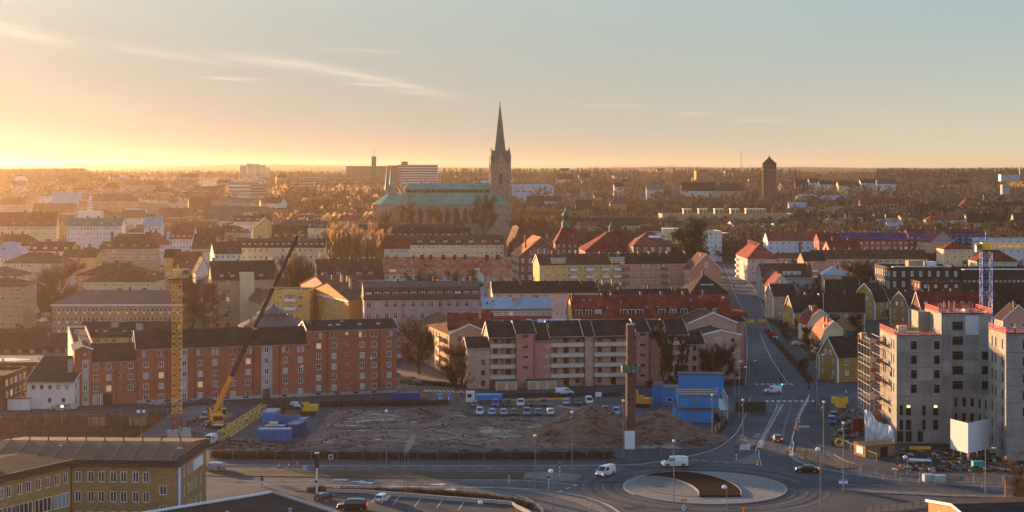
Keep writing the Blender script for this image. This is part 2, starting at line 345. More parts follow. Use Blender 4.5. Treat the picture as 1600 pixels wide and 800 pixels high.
            def strip(u0, u1, lo, hi, m, mb2):
                pts = [[(u, v, z) if ax == 'x' else (v, u, z) for v, z in L] for u in (u0, u1) for L in (lo, hi)]; vs = sum(pts, []); fs = []
                for i in range(n-1):
                    fs += [(n+i, 3*n+i, 3*n+i+1, n+i+1), (i, i+1, 2*n+i+1, 2*n+i), (i, n+i, n+i+1, i+1), (2*n+i, 2*n+i+1, 3*n+i+1, 3*n+i)]
                fs += [(0, 2*n, 3*n, n), (n-1, 2*n-1, 4*n-1, 3*n-1)]
                if ax == 'x': fs = [f[::-1] for f in fs]
                mb2.mesh(vs, fs, m)
            strip(-.25, A+.25, lo, hi, s.roofm, rb); s.roof = rb.build('roof', root, s.M)
            if s.near and ax == 'x': gt = MB(); gt.box(-.25, W_+.25, -ov-.16, -ov-.02, E-.36, E-.22, STEEL if trim else DARK); gt.build('gutter', root, s.M)
            if trim:
                for u in (-.33, A+.251): tb = MB(); strip(u, u+.08, [(v, z-.14) for v, z in lo], [(v, z+.06) for v, z in hi], trim, tb); tb.build('bargeboard', root, s.M)
        if plinth: 
            pl = MB(); pl.box(-.05, W_+.05, -.05, D+.05, -.2, plinth[0], plinth[1]); pl.build('plinth', root, s.M)
        s.wall = mb.build('wall', root, s.M)
    def faces_cam(s, k):
        c = s.Mw @ s.T[k] @ Vector((s.L[k]/2, 0, 0)); n = (s.Mw @ s.T[k]).to_3x3() @ Vector((0, -1, 0)); return n.dot(Vector((0, 0, 0))-Vector((c.x, c.y, 0))) > 0
    def mkprof(s, kind, inset):
        E, Rz, B = s.E, s.Rz, (s.D if s.ax == 'x' else s.W)
        if kind == 'gable': return [(0, E), (B/2, Rz), (B, E)]
        if kind == 'mansard': i = inset or 1.5; return [(0, E), (i, E+(Rz-E)*.68), (B/2, Rz), (B-i, E+(Rz-E)*.68), (B, E)]
        if kind == 'gambrel': return [(0, E), (B*.17, E+(Rz-E)*.58), (B/2, Rz), (B*.83, E+(Rz-E)*.58), (B, E)]
        if kind == 'shed': return [(0, E), (B, Rz)]
        return [(0, E), (B/2, Rz), (B, E)]
    def rz(s, x, y):
        if s.kind == 'hip': return s.E+(s.Rz-s.E)*max(0, min(1, min(y, s.D-y)/(s.D/2), min(x, s.W-x)/(s.D/2)))
        if s.kind == 'flat': return s.E
        return prof_z(s.prof, y if s.ax == 'x' else x)
    def chimneys(s, lst, m=None, h=1.3, w=.8, d=1.0):
        for c in lst:
            x, y = c[0]*s.W, c[1]*s.D; hh = c[2] if len(c) > 2 else h; z = s.rz(x, y); zt = max(z, s.Rz-.6)+hh
            b = MB(); b.box(x-w/2, x+w/2, y-d/2, y+d/2, z-1, zt, m or CHIM); b.box(x-w/2-.08, x+w/2+.08, y-d/2-.08, y+d/2+.08, zt, zt+.15, DARK)
            o = b.build('chimney', s.roof, None)
    def dormers(s, xs, w=1.5, h=1.4, z=None, m=None, rm=None, y=None, wn=None, frame=None):
        m = m or DARK; rm = rm or s.roofm
        for x in xs:
            x *= s.W; zz = z if z is not None else s.E+.5; yy = y if y is not None else next((t*.1 for t in range(0, 200) if s.rz(x, t*.1) >= zz), 1.0)
            b = MB(); dep = s.D*.35; b.box(x-w/2, x+w/2, yy, yy+dep, zz-.4, zz+h, m)
            v = [(x-w/2-.2, yy-.25, zz+h), (x+w/2+.2, yy-.25, zz+h), (x+w/2+.2, yy+dep, zz+h+.25), (x-w/2-.2, yy+dep, zz+h+.25)]
            b.mesh(v+[(a, c, e+.14) for a, c, e in v], [(3, 2, 1, 0), (4, 5, 6, 7), (0, 1, 5, 4), (1, 2, 6, 5), (2, 3, 7, 6), (3, 0, 4, 7)], rm)
            o = b.build('dormer', s.root, s.M); ww = wn or (w-.3, h-.25)
            add_window(o, TR(x, yy, zz+.1), ww[0], ww[1], frame or s.frame, 1, 0, proud=True, split=False)
    def skylights(s, pts, w=.8, h=1.0, m=None):
        for x, y in pts:
            x *= s.W; y *= s.D; sl = (s.rz(x, y+.3)-s.rz(x, y-.3))/.6; a = math.atan(sl)
            b = MB(); T = Matrix.Translation((x, y, s.rz(x, y)+.26)) @ Matrix.Rotation(a, 4, 'X')
            b.box(-w/2, w/2, -h/2, h/2, -.1, .06, STEEL, T); b.box(-w/2+.08, w/2-.08, -h/2+.08, h/2-.08, .06, .09, m or GLASSB, T); b.build('skylight', s.root, s.M)
    def balcony(s, k, x, row, w=3, d=1.3, m=None, h=1.0):
        z = s.E-s.top-s.st*row-s.win[1]-.55; T = s.T[k]; b = MB(); m = m or WHITE
        b.box(x-w/2, x+w/2, -d, 0, z-.18, z, CONCP, T); b.box(x-w/2, x+w/2, -d-.05, -d, z-.12, z+h, m, T)
        b.box(x-w/2-.05, x-w/2, -d, 0, z, z+h, m, T); b.box(x+w/2, x+w/2+.05, -d, 0, z, z+h, m, T); b.build('balcony', s.root, s.M)
    def pipe(s, x, k='f', z0=.1, m=None, w=.12):
        b = MB(); b.box(x-w/2, x+w/2, -.16, -.04, z0, s.E-.1, m or DARK, s.T[k]); b.build('downpipe', s.root, s.M)
    def gwin(s, k, lst, wn=(.9, 1.1, 1, 0)):     # windows in a gable, set proud: (x centre, z bottom)
        if not s.faces_cam(k): return
        for q in lst:
            w = q[2] if len(q) > 2 else wn; add_window(s.root, s.M @ s.T[k] @ TR(q[0], 0, q[1]), *w[:2], s.frame, w[2], w[3], proud=True, split=s.near, p=s.wp)
    def clutter(s):
        rd = random.Random(int(s.W*97+s.E*13))
        for k in range(max(1, int(s.W/6))):
            x, y = rd.uniform(.06, .94)*s.W, rd.uniform(.12, .6)*s.D; z = s.rz(x, y); b = MB(); w = rd.uniform(.15, .35); hh = rd.uniform(.5, 1.1)
            if k % 4 == 3:
                b.bar((x, y, z-.3), (x, y, z+2.6), .05, STEEL); [b.bar((x-.5, y, z+q), (x+.5, y, z+q), .035, STEEL) for q in (1.9, 2.2, 2.5)]; b.build('antenna', s.root, s.M)
            else: b.box(x-w, x+w, y-w, y+w, z-.4, z+hh, rd.choice((STEEL, DARK, CONCP, DARK))); b.box(x-w-.08, x+w+.08, y-w-.08, y+w+.08, z+hh, z+hh+.08, DARK); b.build('vent', s.root, s.M)
    def cornice(s, m, z=None, h=.35, d=.2):
        z = s.E-.4 if z is None else z; b = MB(); b.box(-d, s.W+d, -d, -.002, z, z+h, m); b.box(-d, -.002, 0, s.D, z, z+h, m); b.box(s.W+.002, s.W+d, 0, s.D, z, z+h, m); b.build('cornice', s.root, s.M)
def online(px, A, B):
    """point of line AB seen in photo column px"""
    k = (px-800)/F; ax, ay = A; bx, by = B; den = (bx-ax)-k*(by-ay); t = (k*ay-ax)/den; return (ax+t*(bx-ax), ay+t*(by-ay))
def pbld(label, xl, Yl, xr, Yr, ye, yr, D, name='apartment_building', cat='building', group=None, root=None, **k):
    """front wall seen from column xl (at depth Yl) to xr (depth Yr), eaves at row ye, ridge at row yr"""
    Ym = (Yl+Yr)/2; P0, P1 = (X(xl, Yl), Yl), (X(xr, Yr), Yr); bz = terr(*P0)
    if root is None: root = empty(name, (*P0, bz), math.atan2(P1[1]-P0[1], P1[0]-P0[0]), label, cat, group)
    E = Z(ye, Ym)-bz; dd = D/2 if k.get('kind', 'gable') != 'shed' else D
    if k.get('ax') == 'y': dd = 0
    Rz = Z(yr, Ym+dd)-bz if yr is not None else E
    if Rz < E: Rz = E+.5
    s = Sec(root, P0, P1, D, E, Rz, base=bz, **k); s.label = label; return s
# ================================================================ ground, roads, building site
def soilmat(name, cols, sc=.12, bump=.6):
    m = mat(name, cols[0], .95, 0, bump=0); n, l = m.node_tree.nodes, m.node_tree.links; b = n['Principled BSDF']
    tcn = n.new('ShaderNodeTexCoord'); mpn = n.new('ShaderNodeMapping'); mpn.inputs['Scale'].default_value = (.4, 1.5, 1); l.new(tcn.outputs['Object'], mpn.inputs[0])
    t = n.new('ShaderNodeTexNoise'); t.inputs['Scale'].default_value = sc; t.inputs['Detail'].default_value = 7; t.inputs['Roughness'].default_value = .65; t.inputs['Distortion'].default_value = .6; l.new(mpn.outputs[0], t.inputs[0])
    r = n.new('ShaderNodeValToRGB'); l.new(t.outputs[0], r.inputs[0]); e = r.color_ramp.elements
    for i, c in enumerate(cols):
        p = .36+.27*i/(len(cols)-1)
        if i < 2: e[i].position = p; e[i].color = (*c, 1)
        else: q = e.new(p); q.color = (*c, 1)
    l.new(r.outputs[0], b.inputs['Base Color'])
    t2 = n.new('ShaderNodeTexNoise'); t2.inputs['Scale'].default_value = 1.2; t2.inputs['Detail'].default_value = 8; l.new(tcn.outputs['Object'], t2.inputs[0])
    bn = n.new('ShaderNodeBump'); bn.inputs['Strength'].default_value = bump; bn.inputs['Distance'].default_value = .5; l.new(t2.outputs[0], bn.inputs['Height']); l.new(bn.outputs[0], b.inputs['Normal'])
    return m
GRD = soilmat('town_ground', [(.035, .030, .022), (.065, .052, .036), (.045, .05, .025), (.08, .068, .055)], .02)
YARD = soilmat('yard_soil', [(.03, .024, .02), (.075, .054, .042), (.05, .04, .034), (.13, .105, .09)], .3)
SOIL = soilmat('site_soil', [(.05, .027, .02), (.15, .08, .056), (.24, .14, .10), (.11, .062, .045), (.46, .38, .33)], .11)
HEAP = soilmat('heap_soil', [(.07, .036, .023), (.16, .085, .052), (.24, .14, .09), (.11, .06, .038)], .45, .9)
GRASSM = soilmat('verge_grass', [(.018, .022, .008), (.03, .036, .012), (.036, .032, .014)], .5)
GRAV = soilmat('gravel_surface', [(.10, .095, .09), (.16, .15, .145), (.08, .07, .065)], .8)
PIT = (-175., -84., 290., 389.)
xs = [-7000, -5500, -4300, -3400, -2700, -2200, -1800]+list(range(-1500, -200, 50))+[-200, PIT[0], -130, -100, PIT[1], -60, -30]+list(range(0, 1501, 50))+[1800, 2200, 2700, 3400, 4300, 5500, 7000]
ys = [-80, 100, 200, PIT[2], 320, 350, PIT[3], 420, 500, 600, 700, 800, 900]+list(range(1000, 3000, 45))+list(range(3000, 6000, 120))+list(range(6000, 14501, 250))
V = [(x, y, terr(x, y)) for y in ys for x in xs]; nx = len(xs)
Fc = [(j*nx+i, j*nx+i+1, (j+1)*nx+i+1, (j+1)*nx+i) for j in range(len(ys)-1) for i in range(nx-1) if not (xs[i] >= PIT[0] and xs[i+1] <= PIT[1] and ys[j] >= PIT[2] and ys[j+1] <= PIT[3])]
g = MB(); g.mesh(V, Fc, GRD); o = tag(g.build('ground'), kind='structure'); o.data.polygons.foreach_set('use_smooth', [True]*len(o.data.polygons))
HILLM = soilmat('far_forest_floor', [(.020, .020, .012), (.045, .036, .022), (.030, .032, .016)], .006)
def flat(name, pts, z, m, th=.0, kind='structure'):
    mb = MB()
    if th: mb.prism(pts, z-th, z, m)
    else: 
        ar = sum(pts[i][0]*pts[(i+1) % len(pts)][1]-pts[(i+1) % len(pts)][0]*pts[i][1] for i in range(len(pts)))
        mb.face([(p[0], p[1], z) for p in (pts if ar > 0 else pts[::-1])], m)
    return tag(mb.build(name), kind=kind)
def gp(name, px, z, m, sm=0, th=0): 
    pts = [G(*p) for p in px]
    if sm: pts = cr(pts+[pts[0]], sm)[:-1]
    return flat(name, pts, z, m, th)
def band(name, px, w, z0, z1, m, sm=6, off=0, kind='structure', world=False, parent=None):
    """ribbon of width w along a line"""
    pts = px if world else [G(*p) for p in px]; pts = cr(pts, sm) if sm else pts; mb = MB(); L, Rr = [], []
    for i, p in enumerate(pts):
        a, b = Vector(pts[max(i-1, 0)]), Vector(pts[min(i+1, len(pts)-1)]); t = (b-a).normalized(); n = Vector((-t.y, t.x)); c = Vector(p)+n*off; L.append(c+n*w/2); Rr.append(c-n*w/2)
    for i in range(len(pts)-1):
        q = [Rr[i], Rr[i+1], L[i+1], L[i]]; mb.face([(a.x, a.y, z1) for a in q], m)
        if z1-z0 > .011:
            mb.face([(Rr[i].x, Rr[i].y, z0), (Rr[i+1].x, Rr[i+1].y, z0), (Rr[i+1].x, Rr[i+1].y, z1), (Rr[i].x, Rr[i].y, z1)], m)
            mb.face([(L[i+1].x, L[i+1].y, z0), (L[i].x, L[i].y, z0), (L[i].x, L[i].y, z1), (L[i+1].x, L[i+1].y, z1)], m)
    for i in ((0, len(pts)-1) if z1-z0 > .011 else ()):
        mb.face([(L[i].x, L[i].y, z0), (Rr[i].x, Rr[i].y, z0), (Rr[i].x, Rr[i].y, z1), (L[i].x, L[i].y, z1)], m)
    return tag(mb.build(name, parent), kind=kind if not parent else None)
flat('road', [(-83.5, 200), (230, 200), (230, 452), (-83.5, 452)], .02, ASPH2)
flat('street', [(-260, 389.5), (-83.6, 389.5), (-83.6, 500), (-260, 500)], .02, ASPH)
# street running north between the houses
LE = [(1165, 602), (1167, 560), (1166, 520), (1160, 485), (1146, 455), (1138, 430), (1128, 410), (1118, 395), (1108, 384)]
RE = [(1270, 602), (1245, 570), (1215, 535), (1200, 505), (1190, 475), (1181, 455), (1169, 438), (1159, 420), (1151, 405), (1144, 392), (1137, 384)]
flat('street', cr([G(*p) for p in LE], 4)+cr([G(*p) for p in RE], 4)[::-1], .04, ASPH2)
band('pavement', [(x-3, y) for x, y in LE], 2.4, 0, .14, ASPH, 4, off=1.2)
band('pavement', [(x+2, y) for x, y in RE], 2.2, 0, .14, ASPH, 4, off=-1.1)
band('kerb', LE, .3, 0, .16, KERB, 4); band('kerb', RE, .3, 0, .16, KERB, 4)
flat('street', [G(*p) for p in ((628, 562), (655, 562), (735, 612), (735, 640), (640, 640), (600, 612))], .03, mat('street_brick', (.12, .07, .062), .9, .15, .3))
for px in ((1138, 447, 1178, 447), (1135, 440, 1172, 440)): band('street', [px[:2], px[2:]], 1.0, .05, .052, PAINT, 0)
# footway and parking in front of the red block
gp('pavement', [(-40, 634), (640, 612), (640, 616), (-40, 641)], .10, ASPH, th=.1)
gp('parking_lot', [(738, 622), (975, 618), (1000, 655), (742, 659)], .035, mat('parking_asphalt', (.085, .08, .078), .9, .25, .2, fine=.15))
# building site soil, a real relief
def relief(name, X0, X1, Y0, Y1, nx_, ny_, fz, m, mask=None, kind='stuff'):
    vs = []; fs = []
    for j in range(ny_+1):
        for i in range(nx_+1):
            x = X0+(X1-X0)*i/nx_; y = Y0+(Y1-Y0)*j/ny_; vs.append((x, y, fz(x, y)))
    for j in range(ny_):
        for i in range(nx_):
            q = (j*(nx_+1)+i, j*(nx_+1)+i+1, (j+1)*(nx_+1)+i+1, (j+1)*(nx_+1)+i)
            if all(vs[k][2] < -.3 for k in q): continue
            fs.append(q)
    mb = MB(); mb.mesh(vs, fs, m); o = mb.build(name); o.data.polygons.foreach_set('use_smooth', [True]*len(fs)); return o
def nz(x, y, s, o=0): return mnoise.fractal(Vector((x/s+o, y/s, o)), .8, 2.1, 4)
def site(x, y):
    e = min(x-(-46+(395-y)*-.05), 44-x, y-343, (397 if x < -14 else 397-11*smooth(-14, -9, x))-y); k = smooth(0, 4, e)
    r = .5+.8*nz(x*.6, y*1.6, 14, 3)+.35*nz(x, y*2.5, 4, 8)
    bank = 1.6*math.exp(-((y-388)/3.5)**2)*(1 if x > -45 else 0)*(.6+.6*nz(x, y, 9, 5))*(1 if x < -16 else max(0, 1-(x+16)/6))
    return -.5+k*(.62+max(-.1, r)*.8)+bank*k
tag(relief('bare_soil', -52, 46, 340, 399, 150, 110, site, SOIL), kind='structure')
def heapf(cx, cy, rx, ry, h, o):
    def f(x, y):
        d = math.hypot((x-cx)/rx, (y-cy)/ry)*(1+.16*nz(x, y, 9, o)); return h*max(0, 1-d)**.95*(1+.2*nz(x, y, 5, o))+.28*nz(x, y, 2.2, o)+(.5 if d < 1 else .5-3*(d-1))
    return f
for cx, cy, rx, ry, h, o_, lb in ((17.5, 358, 14, 12, 7.6, 2, 'taller heap of brown excavated soil west of the brick chimney'), (33.0, 357, 12.5, 10.5, 6.4, 6, 'lower heap of brown excavated soil beside the blue site cabins')):
    tag(relief('soil_heap', cx-rx*1.2, cx+rx*1.2, cy-ry*1.2, cy+ry*1.2, 64, 54, heapf(cx, cy, rx, ry, h, o_), HEAP), lb, 'soil heap')
tag(relief('soil_heap', -84, -68, 385, 397, 20, 16, heapf(-76, 391, 7, 5, 2.3, 4), GRAV), 'small grey gravel heap behind the orange mobile crane', 'gravel heap')
# excavation pit with its steel and timber pit wall
PF = -9.5
p_ = MB(); p_.box(PIT[0], PIT[1], PIT[2], PIT[3], PF-.3, PF, SOIL); tag(p_.build('pit_ground'), kind='structure')
w_ = empty('retaining_wall', (PIT[0], PIT[3], 0), 0, 'rusty sheet pile wall with upright beams lining the excavation pit', 'retaining wall')
RUST = mat('rusty_steel', (.13, .062, .038), .85, .35, .6, fine=.2); LAG = mat('lagging_boards', (.12, .068, .045), .9, .35, .7, kind='board')
b = MB(); b.box(0, PIT[1]-PIT[0], -.25, 0, PF, -.02, LAG); b.box(PIT[1]-PIT[0]-.25, PIT[1]-PIT[0], -(PIT[3]-PIT[2]), -.3, PF, -.02, LAG); b.box(0, .25, -(PIT[3]-PIT[2]), -.3, PF, -.02, LAG); b.box(.3, PIT[1]-PIT[0]-.3, -(PIT[3]-PIT[2]), -(PIT[3]-PIT[2])+.25, PF, -.02, LAG); b.build('lagging', w_)
bm_ = MB(); bm_.box(-.14, .14, -.5, -.26, PF, 1.2, RUST); pm = bm_.data('pile')
for i in range(44): o = put('pile', pm, w_, TR(1+i*2.05+random.uniform(-.2, .2), 0, random.uniform(-.6, .8)))
bm_ = MB()
for z in (-2.2, -5.2): bm_.box(.5, PIT[1]-PIT[0]-.5, -.75, -.5, z-.2, z+.2, RUST)
bm_.build('waling', w_)
for i in range(18):
    x = 2+i*5; bb = MB(); bb.box(x, x+4.2, -.32, -.255, -1.9+random.uniform(-.3, .2), -.1+random.uniform(0, 1.2), random.choice((WOOD, LAG, RUST))); bb.build('board', w_)
# pit edge clutter
# ---- boulevard and roundabout
gp('grass_verge', [(322, 736), (400, 736.5), (600, 736.5), (821, 739), (816, 748), (700, 748), (500, 746), (322, 744)], .13, GRASSM, th=.13)
gp('traffic_island', [(821, 739.5), (860, 738.5), (900, 741.5), (909, 744), (905, 749), (892, 753.5), (860, 751), (817, 748)], .14, GRAV, th=.14)
gp('footpath', [(325, 722), (960, 719), (960, 727), (600, 728.3), (325, 727.5)], .12, ASPH, th=.1)
band('kerb', [(325, 727.8), (600, 728.6), (960, 727.5), (1020, 723), (1075, 714), (1120, 701), (1148, 680), (1160, 660), (1168, 640), (1172, 622)], .35, 0, .17, KERB)
band('footpath', [(955, 724), (1015, 718), (1068, 709), (1110, 696), (1138, 674), (1150, 655), (1158, 634), (1160, 622)], 3.2, .0, .13, ASPH)
RX, RY, RR = X(1101, 302.4), 302.4, 15.1
def ring(r0, r1, a0=0, a1=360, n=72): 
    return [(RX+r1*math.cos(R(a0+(a1-a0)*i/n)), RY+r1*math.sin(R(a0+(a1-a0)*i/n))) for i in range(n)]
APR = mat('apron_setts', (.175, .168, .162), .9, .12, .5, fine=.25, bump=.3)
flat('roundabout_island', ring(0, RR), .16, APR, th=.16)
ka = [(RX+(RR+.15)*math.cos(R(i*5)), RY+(RR+.15)*math.sin(R(i*5))) for i in range(73)]
band('kerb', ka, .35, 0, .2, KERB, 0, world=True)
cB = [(1000, 748.5), (1024, 747.8), (1050, 751), (1075, 759), (1090, 769), (1092, 778)]
cA = [(1158, 777.5), (1157, 769), (1145, 759), (1120, 749), (1090, 742), (1060, 739.5), (1030, 741.5), (1000, 748.5)]
dk = cr([G(*p) for p in cB], 6)+cr([G(*p) for p in cA], 6)[:-1]
flat('planting_bed', dk, .42, mat('bark_mulch', (.012, .006, .005), .95, .3, 1.5, bump=.6, spec=.05), th=.26)
for c in (cB, cA[:-1]): band('kerb', c, .25, .16, .47, KERB)
lens = cr([G(*p) for p in cB], 6)+cr([G(*p) for p in ((1092, 778), (1060, 776), (1020, 770), (1000, 763), (993, 755.5), (1000, 748.5))], 6)[1:-1]
flat('cobbled_bed', lens, .22, mat('round_cobbles', (.15, .145, .14), .95, .2, 2.5, bump=.8, fine=.3), th=.06)
# islands of the arms
gp('traffic_island', [(1140, 724), (1160, 718), (1183, 707), (1185, 716), (1187, 727), (1162, 726)], .15, GRAV, th=.15)
gp('traffic_island', [(1186, 706), (1190, 700), (1218, 640), (1224, 632), (1216, 632), (1205, 660), (1188, 690)], .045, mat('hatched_marking', (.17, .165, .165), .9, .2))
gp('footpath', [(1257, 640), (1280, 622), (1300, 622), (1290, 650), (1302, 680), (1345, 712), (1420, 735), (1500, 745), (1500, 751), (1400, 744), (1310, 722), (1270, 690), (1252, 668)], .13, ASPH, th=.1)
gp('bare_soil', [(1243, 690), (1252, 690), (1290, 715), (1335, 732), (1310, 734), (1262, 723), (1242, 708)], .18, YARD, th=.16)
gp('bare_soil', [(1300, 640), (1600, 640), (1640, 742), (1500, 743), (1420, 733), (1350, 710), (1306, 678), (1294, 650)], .06, YARD)
gp('traffic_island', [(1309, 766), (1345, 770), (1500, 777), (1600, 779), (1600, 776), (1480, 773), (1345, 765), (1318, 764)], .15, GRAV, th=.15)
band('kerb', [(1262, 622), (1248, 648), (1240, 676), (1234, 705), (1240, 717), (1262, 727), (1310, 738), (1380, 748), (1460, 756), (1600, 764)], .35, 0, .17, KERB)
gp('grass_verge', [(460, 768), (480, 765), (560, 766), (660, 770), (740, 776), (800, 786), (850, 800), (820, 806), (780, 791), (720, 780), (640, 775), (520, 771)], .14, mat('dark_verge', (.035, .025, .018), .95, .3), th=.12)
band('kerb', [(790, 762.5), (860, 768), (915, 778), (950, 790), (975, 806)], .35, 0, .17, KERB)
gp('traffic_island', [(795, 764), (860, 770), (910, 780), (940, 792), (955, 803), (945, 803), (900, 786), (850, 773)], .10, GRAV, th=.1)
gp('parking_lot', [(470, 771), (640, 777), (780, 792), (830, 812), (830, 850), (440, 850), (440, 790)], .03, ASPH)
# ---- markings
def mark(px, w=.16, sm=0): band('road_marking', px, w, .055, .058, PAINT, sm)
mark([(345, 757), (470, 757.5)], .2); mark([(520, 762), (640, 761), (770, 762)], .45); 
for x in range(340, 980, 26): mark([(x, 731.8), (x+13, 731.8)], .15)
for x in range(380, 900, 34): mark([(x, 752), (x+18, 752.2)], .15)
mark([(650, 748.5), (815, 751), (900, 758)], .18, 4); mark([(770, 762), (860, 768), (915, 778), (950, 790), (970, 803)], .3, 5)
mark([(500, 759.5), (620, 758.5)], .25)
for x0, y0 in ((520, 750), (560, 755), (672, 757), (548, 753), (690, 765)):
    gp('road_marking', [(x0, y0), (x0+16, y0-1), (x0+14, y0-2), (x0+26, y0), (x0+16, y0+2), (x0+17, y0+.7), (x0, y0+.8)], .056, PAINT)
for i in range(8):
    x = 905+i*1.2; y = 766+i*-2.0; 
for a, b_ in (((870, 770), (878, 767)), ((884, 764), (892, 762)), ((896, 760), (902, 758)), ((1080, 719), (1090, 719.4)), ((1096, 720), (1106, 720.6)), ((1112, 721), (1122, 722)), ((1128, 722), (1138, 723))): mark([a, b_], .35)
mark([(1190, 728), (1186, 710), (1190, 690), (1224, 632)], .18, 4); mark([(1180, 706), (1187, 690), (1212, 640), (1214, 630)], .15, 4)
for i in range(9): mark([(1196+i*9, 627), (1201+i*9, 627)], 2.2)
for i in range(7): mark([(1180+i*9, 600.5), (1185+i*9, 600.5)], 2.0)
for x0, y0 in ((1155, 682), (1176, 683), (1158, 687), (1180, 680)): mark([(x0, y0), (x0+8, y0-1.5)], .45); mark([(x0+5, y0+2), (x0+12, y0+1)], .3)
for p in ([(1232, 600), (1205, 560), (1187, 520)],): mark(p, .15, 3)
for x in range(1320, 1600, 40): mark([(x, 757), (x+22, 758.5)], .15)
for i in range(5): mark([(590+i*34, 774+i*2.2), (580+i*34, 786+i*3)], .14)
for i in range(9): 
    x = 663+i*7; mark([(x, 609+i*.2), (x+6, 612.5+i*.2)], .5)
# repairs, wheel wear and covers in the asphalt
pr_ = random.Random(9); PAT = mat('fresh_asphalt', (.040, .041, .045), .9, .2, .3, spec=.1); WEAR = mat('wheel_worn_asphalt', (.115, .118, .128), .88, .25, .3, spec=.15)
for i in range(26):
    px, py = pr_.choice(((pr_.uniform(340, 1000), pr_.choice((732, 734, 752, 756, 760))), (pr_.uniform(1180, 1240), pr_.uniform(560, 700)), (pr_.uniform(1250, 1560), pr_.uniform(748, 762)), (pr_.uniform(960, 1250), pr_.choice((726, 730, 792, 796)))))
    x, y = G(px, py); w_, d_ = pr_.uniform(1, 7), pr_.uniform(.6, 2.2); flat('asphalt_patch', [(x, y), (x+w_, y+.1), (x+w_, y+d_), (x, y+d_)], .048, PAT)
for i, rr2 in enumerate((17.6, 19.2, 21.4, 23.0)):
    band('tyre_wear', [(RX+rr2*math.cos(R(a)), RY+rr2*math.sin(R(a))) for a in range(8+i*5, 352, 8)], .45, .04, .046, WEAR if i % 2 else PAT, 2, world=True)
for ps in ([(340, 751), (600, 753), (800, 756), (930, 764)], [(340, 755), (600, 757.5), (800, 760)], [(340, 730), (700, 731), (950, 730)], [(1192, 700), (1206, 660), (1222, 620)], [(1219, 700), (1228, 660), (1240, 620)], [(1270, 745), (1400, 756), (1590, 764)]): band('tyre_wear', ps, .5, .04, .0465, WEAR, 5)
for i in range(12): x, y = G(pr_.uniform(700, 1250), pr_.choice((731, 757, 727, 790))); flat('manhole_cover', [(x+.35*math.cos(a*.785), y+.35*math.sin(a*.785)) for a in range(8)], .052, DARK)
# ruts, puddles and stones on the cleared site
def drape(line, w, m, name, dz=.05):
    pts = cr([G(*p) for p in line], 14); mb = MB(); L = []
    for i, p in enumerate(pts):
        a, b_ = Vector(pts[max(i-1, 0)]), Vector(pts[min(i+1, len(pts)-1)]); t = (b_-a).normalized(); q = Vector(p); L.append([(c.x, c.y, site(c.x, c.y)+dz) for c in (q-Vector((-t.y, t.x))*w/2, q, q+Vector((-t.y, t.x))*w/2)])
    for a, b_ in zip(L, L[1:]): mb.face([a[0], b_[0], b_[1], a[1]], m); mb.face([a[1], b_[1], b_[2], a[2]], m)
    return tag(mb.build(name), kind='structure')
RUT = mat('rut_mud', (.045, .028, .022), .8, .3, .8, spec=.3); DUST = mat('dried_mud', (.33, .26, .215), .95, .3, .6)
for i, ln in enumerate(([(480, 690), (600, 684), (720, 690), (830, 683)], [(500, 668), (620, 674), (740, 668), (820, 676)], [(520, 700), (640, 694), (760, 699)], [(560, 655), (640, 662), (700, 680), (780, 692)], [(470, 699), (540, 680), (600, 664), (690, 655)], [(650, 652), (720, 658), (800, 655)])):
    for d in (0, 1.6): drape([(x, y+d) for x, y in ln], .45, RUT if i % 3 else DUST, 'wheel_rut')
PUD = mat('puddle_water', (.05, .045, .04), .08, .1, spec=.8); pr_ = random.Random(21)
for px, py, w_ in ((655, 662, 5), (760, 672, 7), (772, 679, 8), (790, 686, 6), (700, 690, 4), (730, 701, 4), (590, 690, 3)):
    x, y = G(px, py); z = max(site(x+dx, y+dy) for dx in (-2, 0, 2) for dy in (-1, 0, 1))*.5+site(x, y)*.5+.05; mb = MB(); m = PUD if w_ < 6 else DUST
    pts = [(x+w_*.5*math.cos(a*.449)*(1+pr_.uniform(-.25, .25)), y+w_*.28*math.sin(a*.449)*(1+pr_.uniform(-.25, .25))) for a in range(14)]
    for a in range(14): p, q = pts[a], pts[(a+1) % 14]; mb.face([(x, y, site(x, y)+.06), (*p, site(*p)+.06), (*q, site(*q)+.06)], m)
    tag(mb.build('puddle'), kind='structure')
mb = MB()
for i in range(1500):
    x, y = pr_.uniform(-44, 44), pr_.uniform(344, 395); z = max(site(x, y), heapf(17.5, 358, 14, 12, 7.6, 2)(x, y), heapf(33.0, 357, 12.5, 10.5, 6.4, 6)(x, y)); r_ = pr_.uniform(.08, .34)
    if z < .1 or (x > -12 and y > 385): continue
    mb.lathe([(r_*.6, z-.1), (r_, z+r_*.3), (r_*.5, z+r_*.9)], pr_.choice((HEAP, GRAV, KERB, RUT, GRAV)), 5, (x, y), ph=pr_.random())
tag(mb.build('rubble'), kind='stuff')
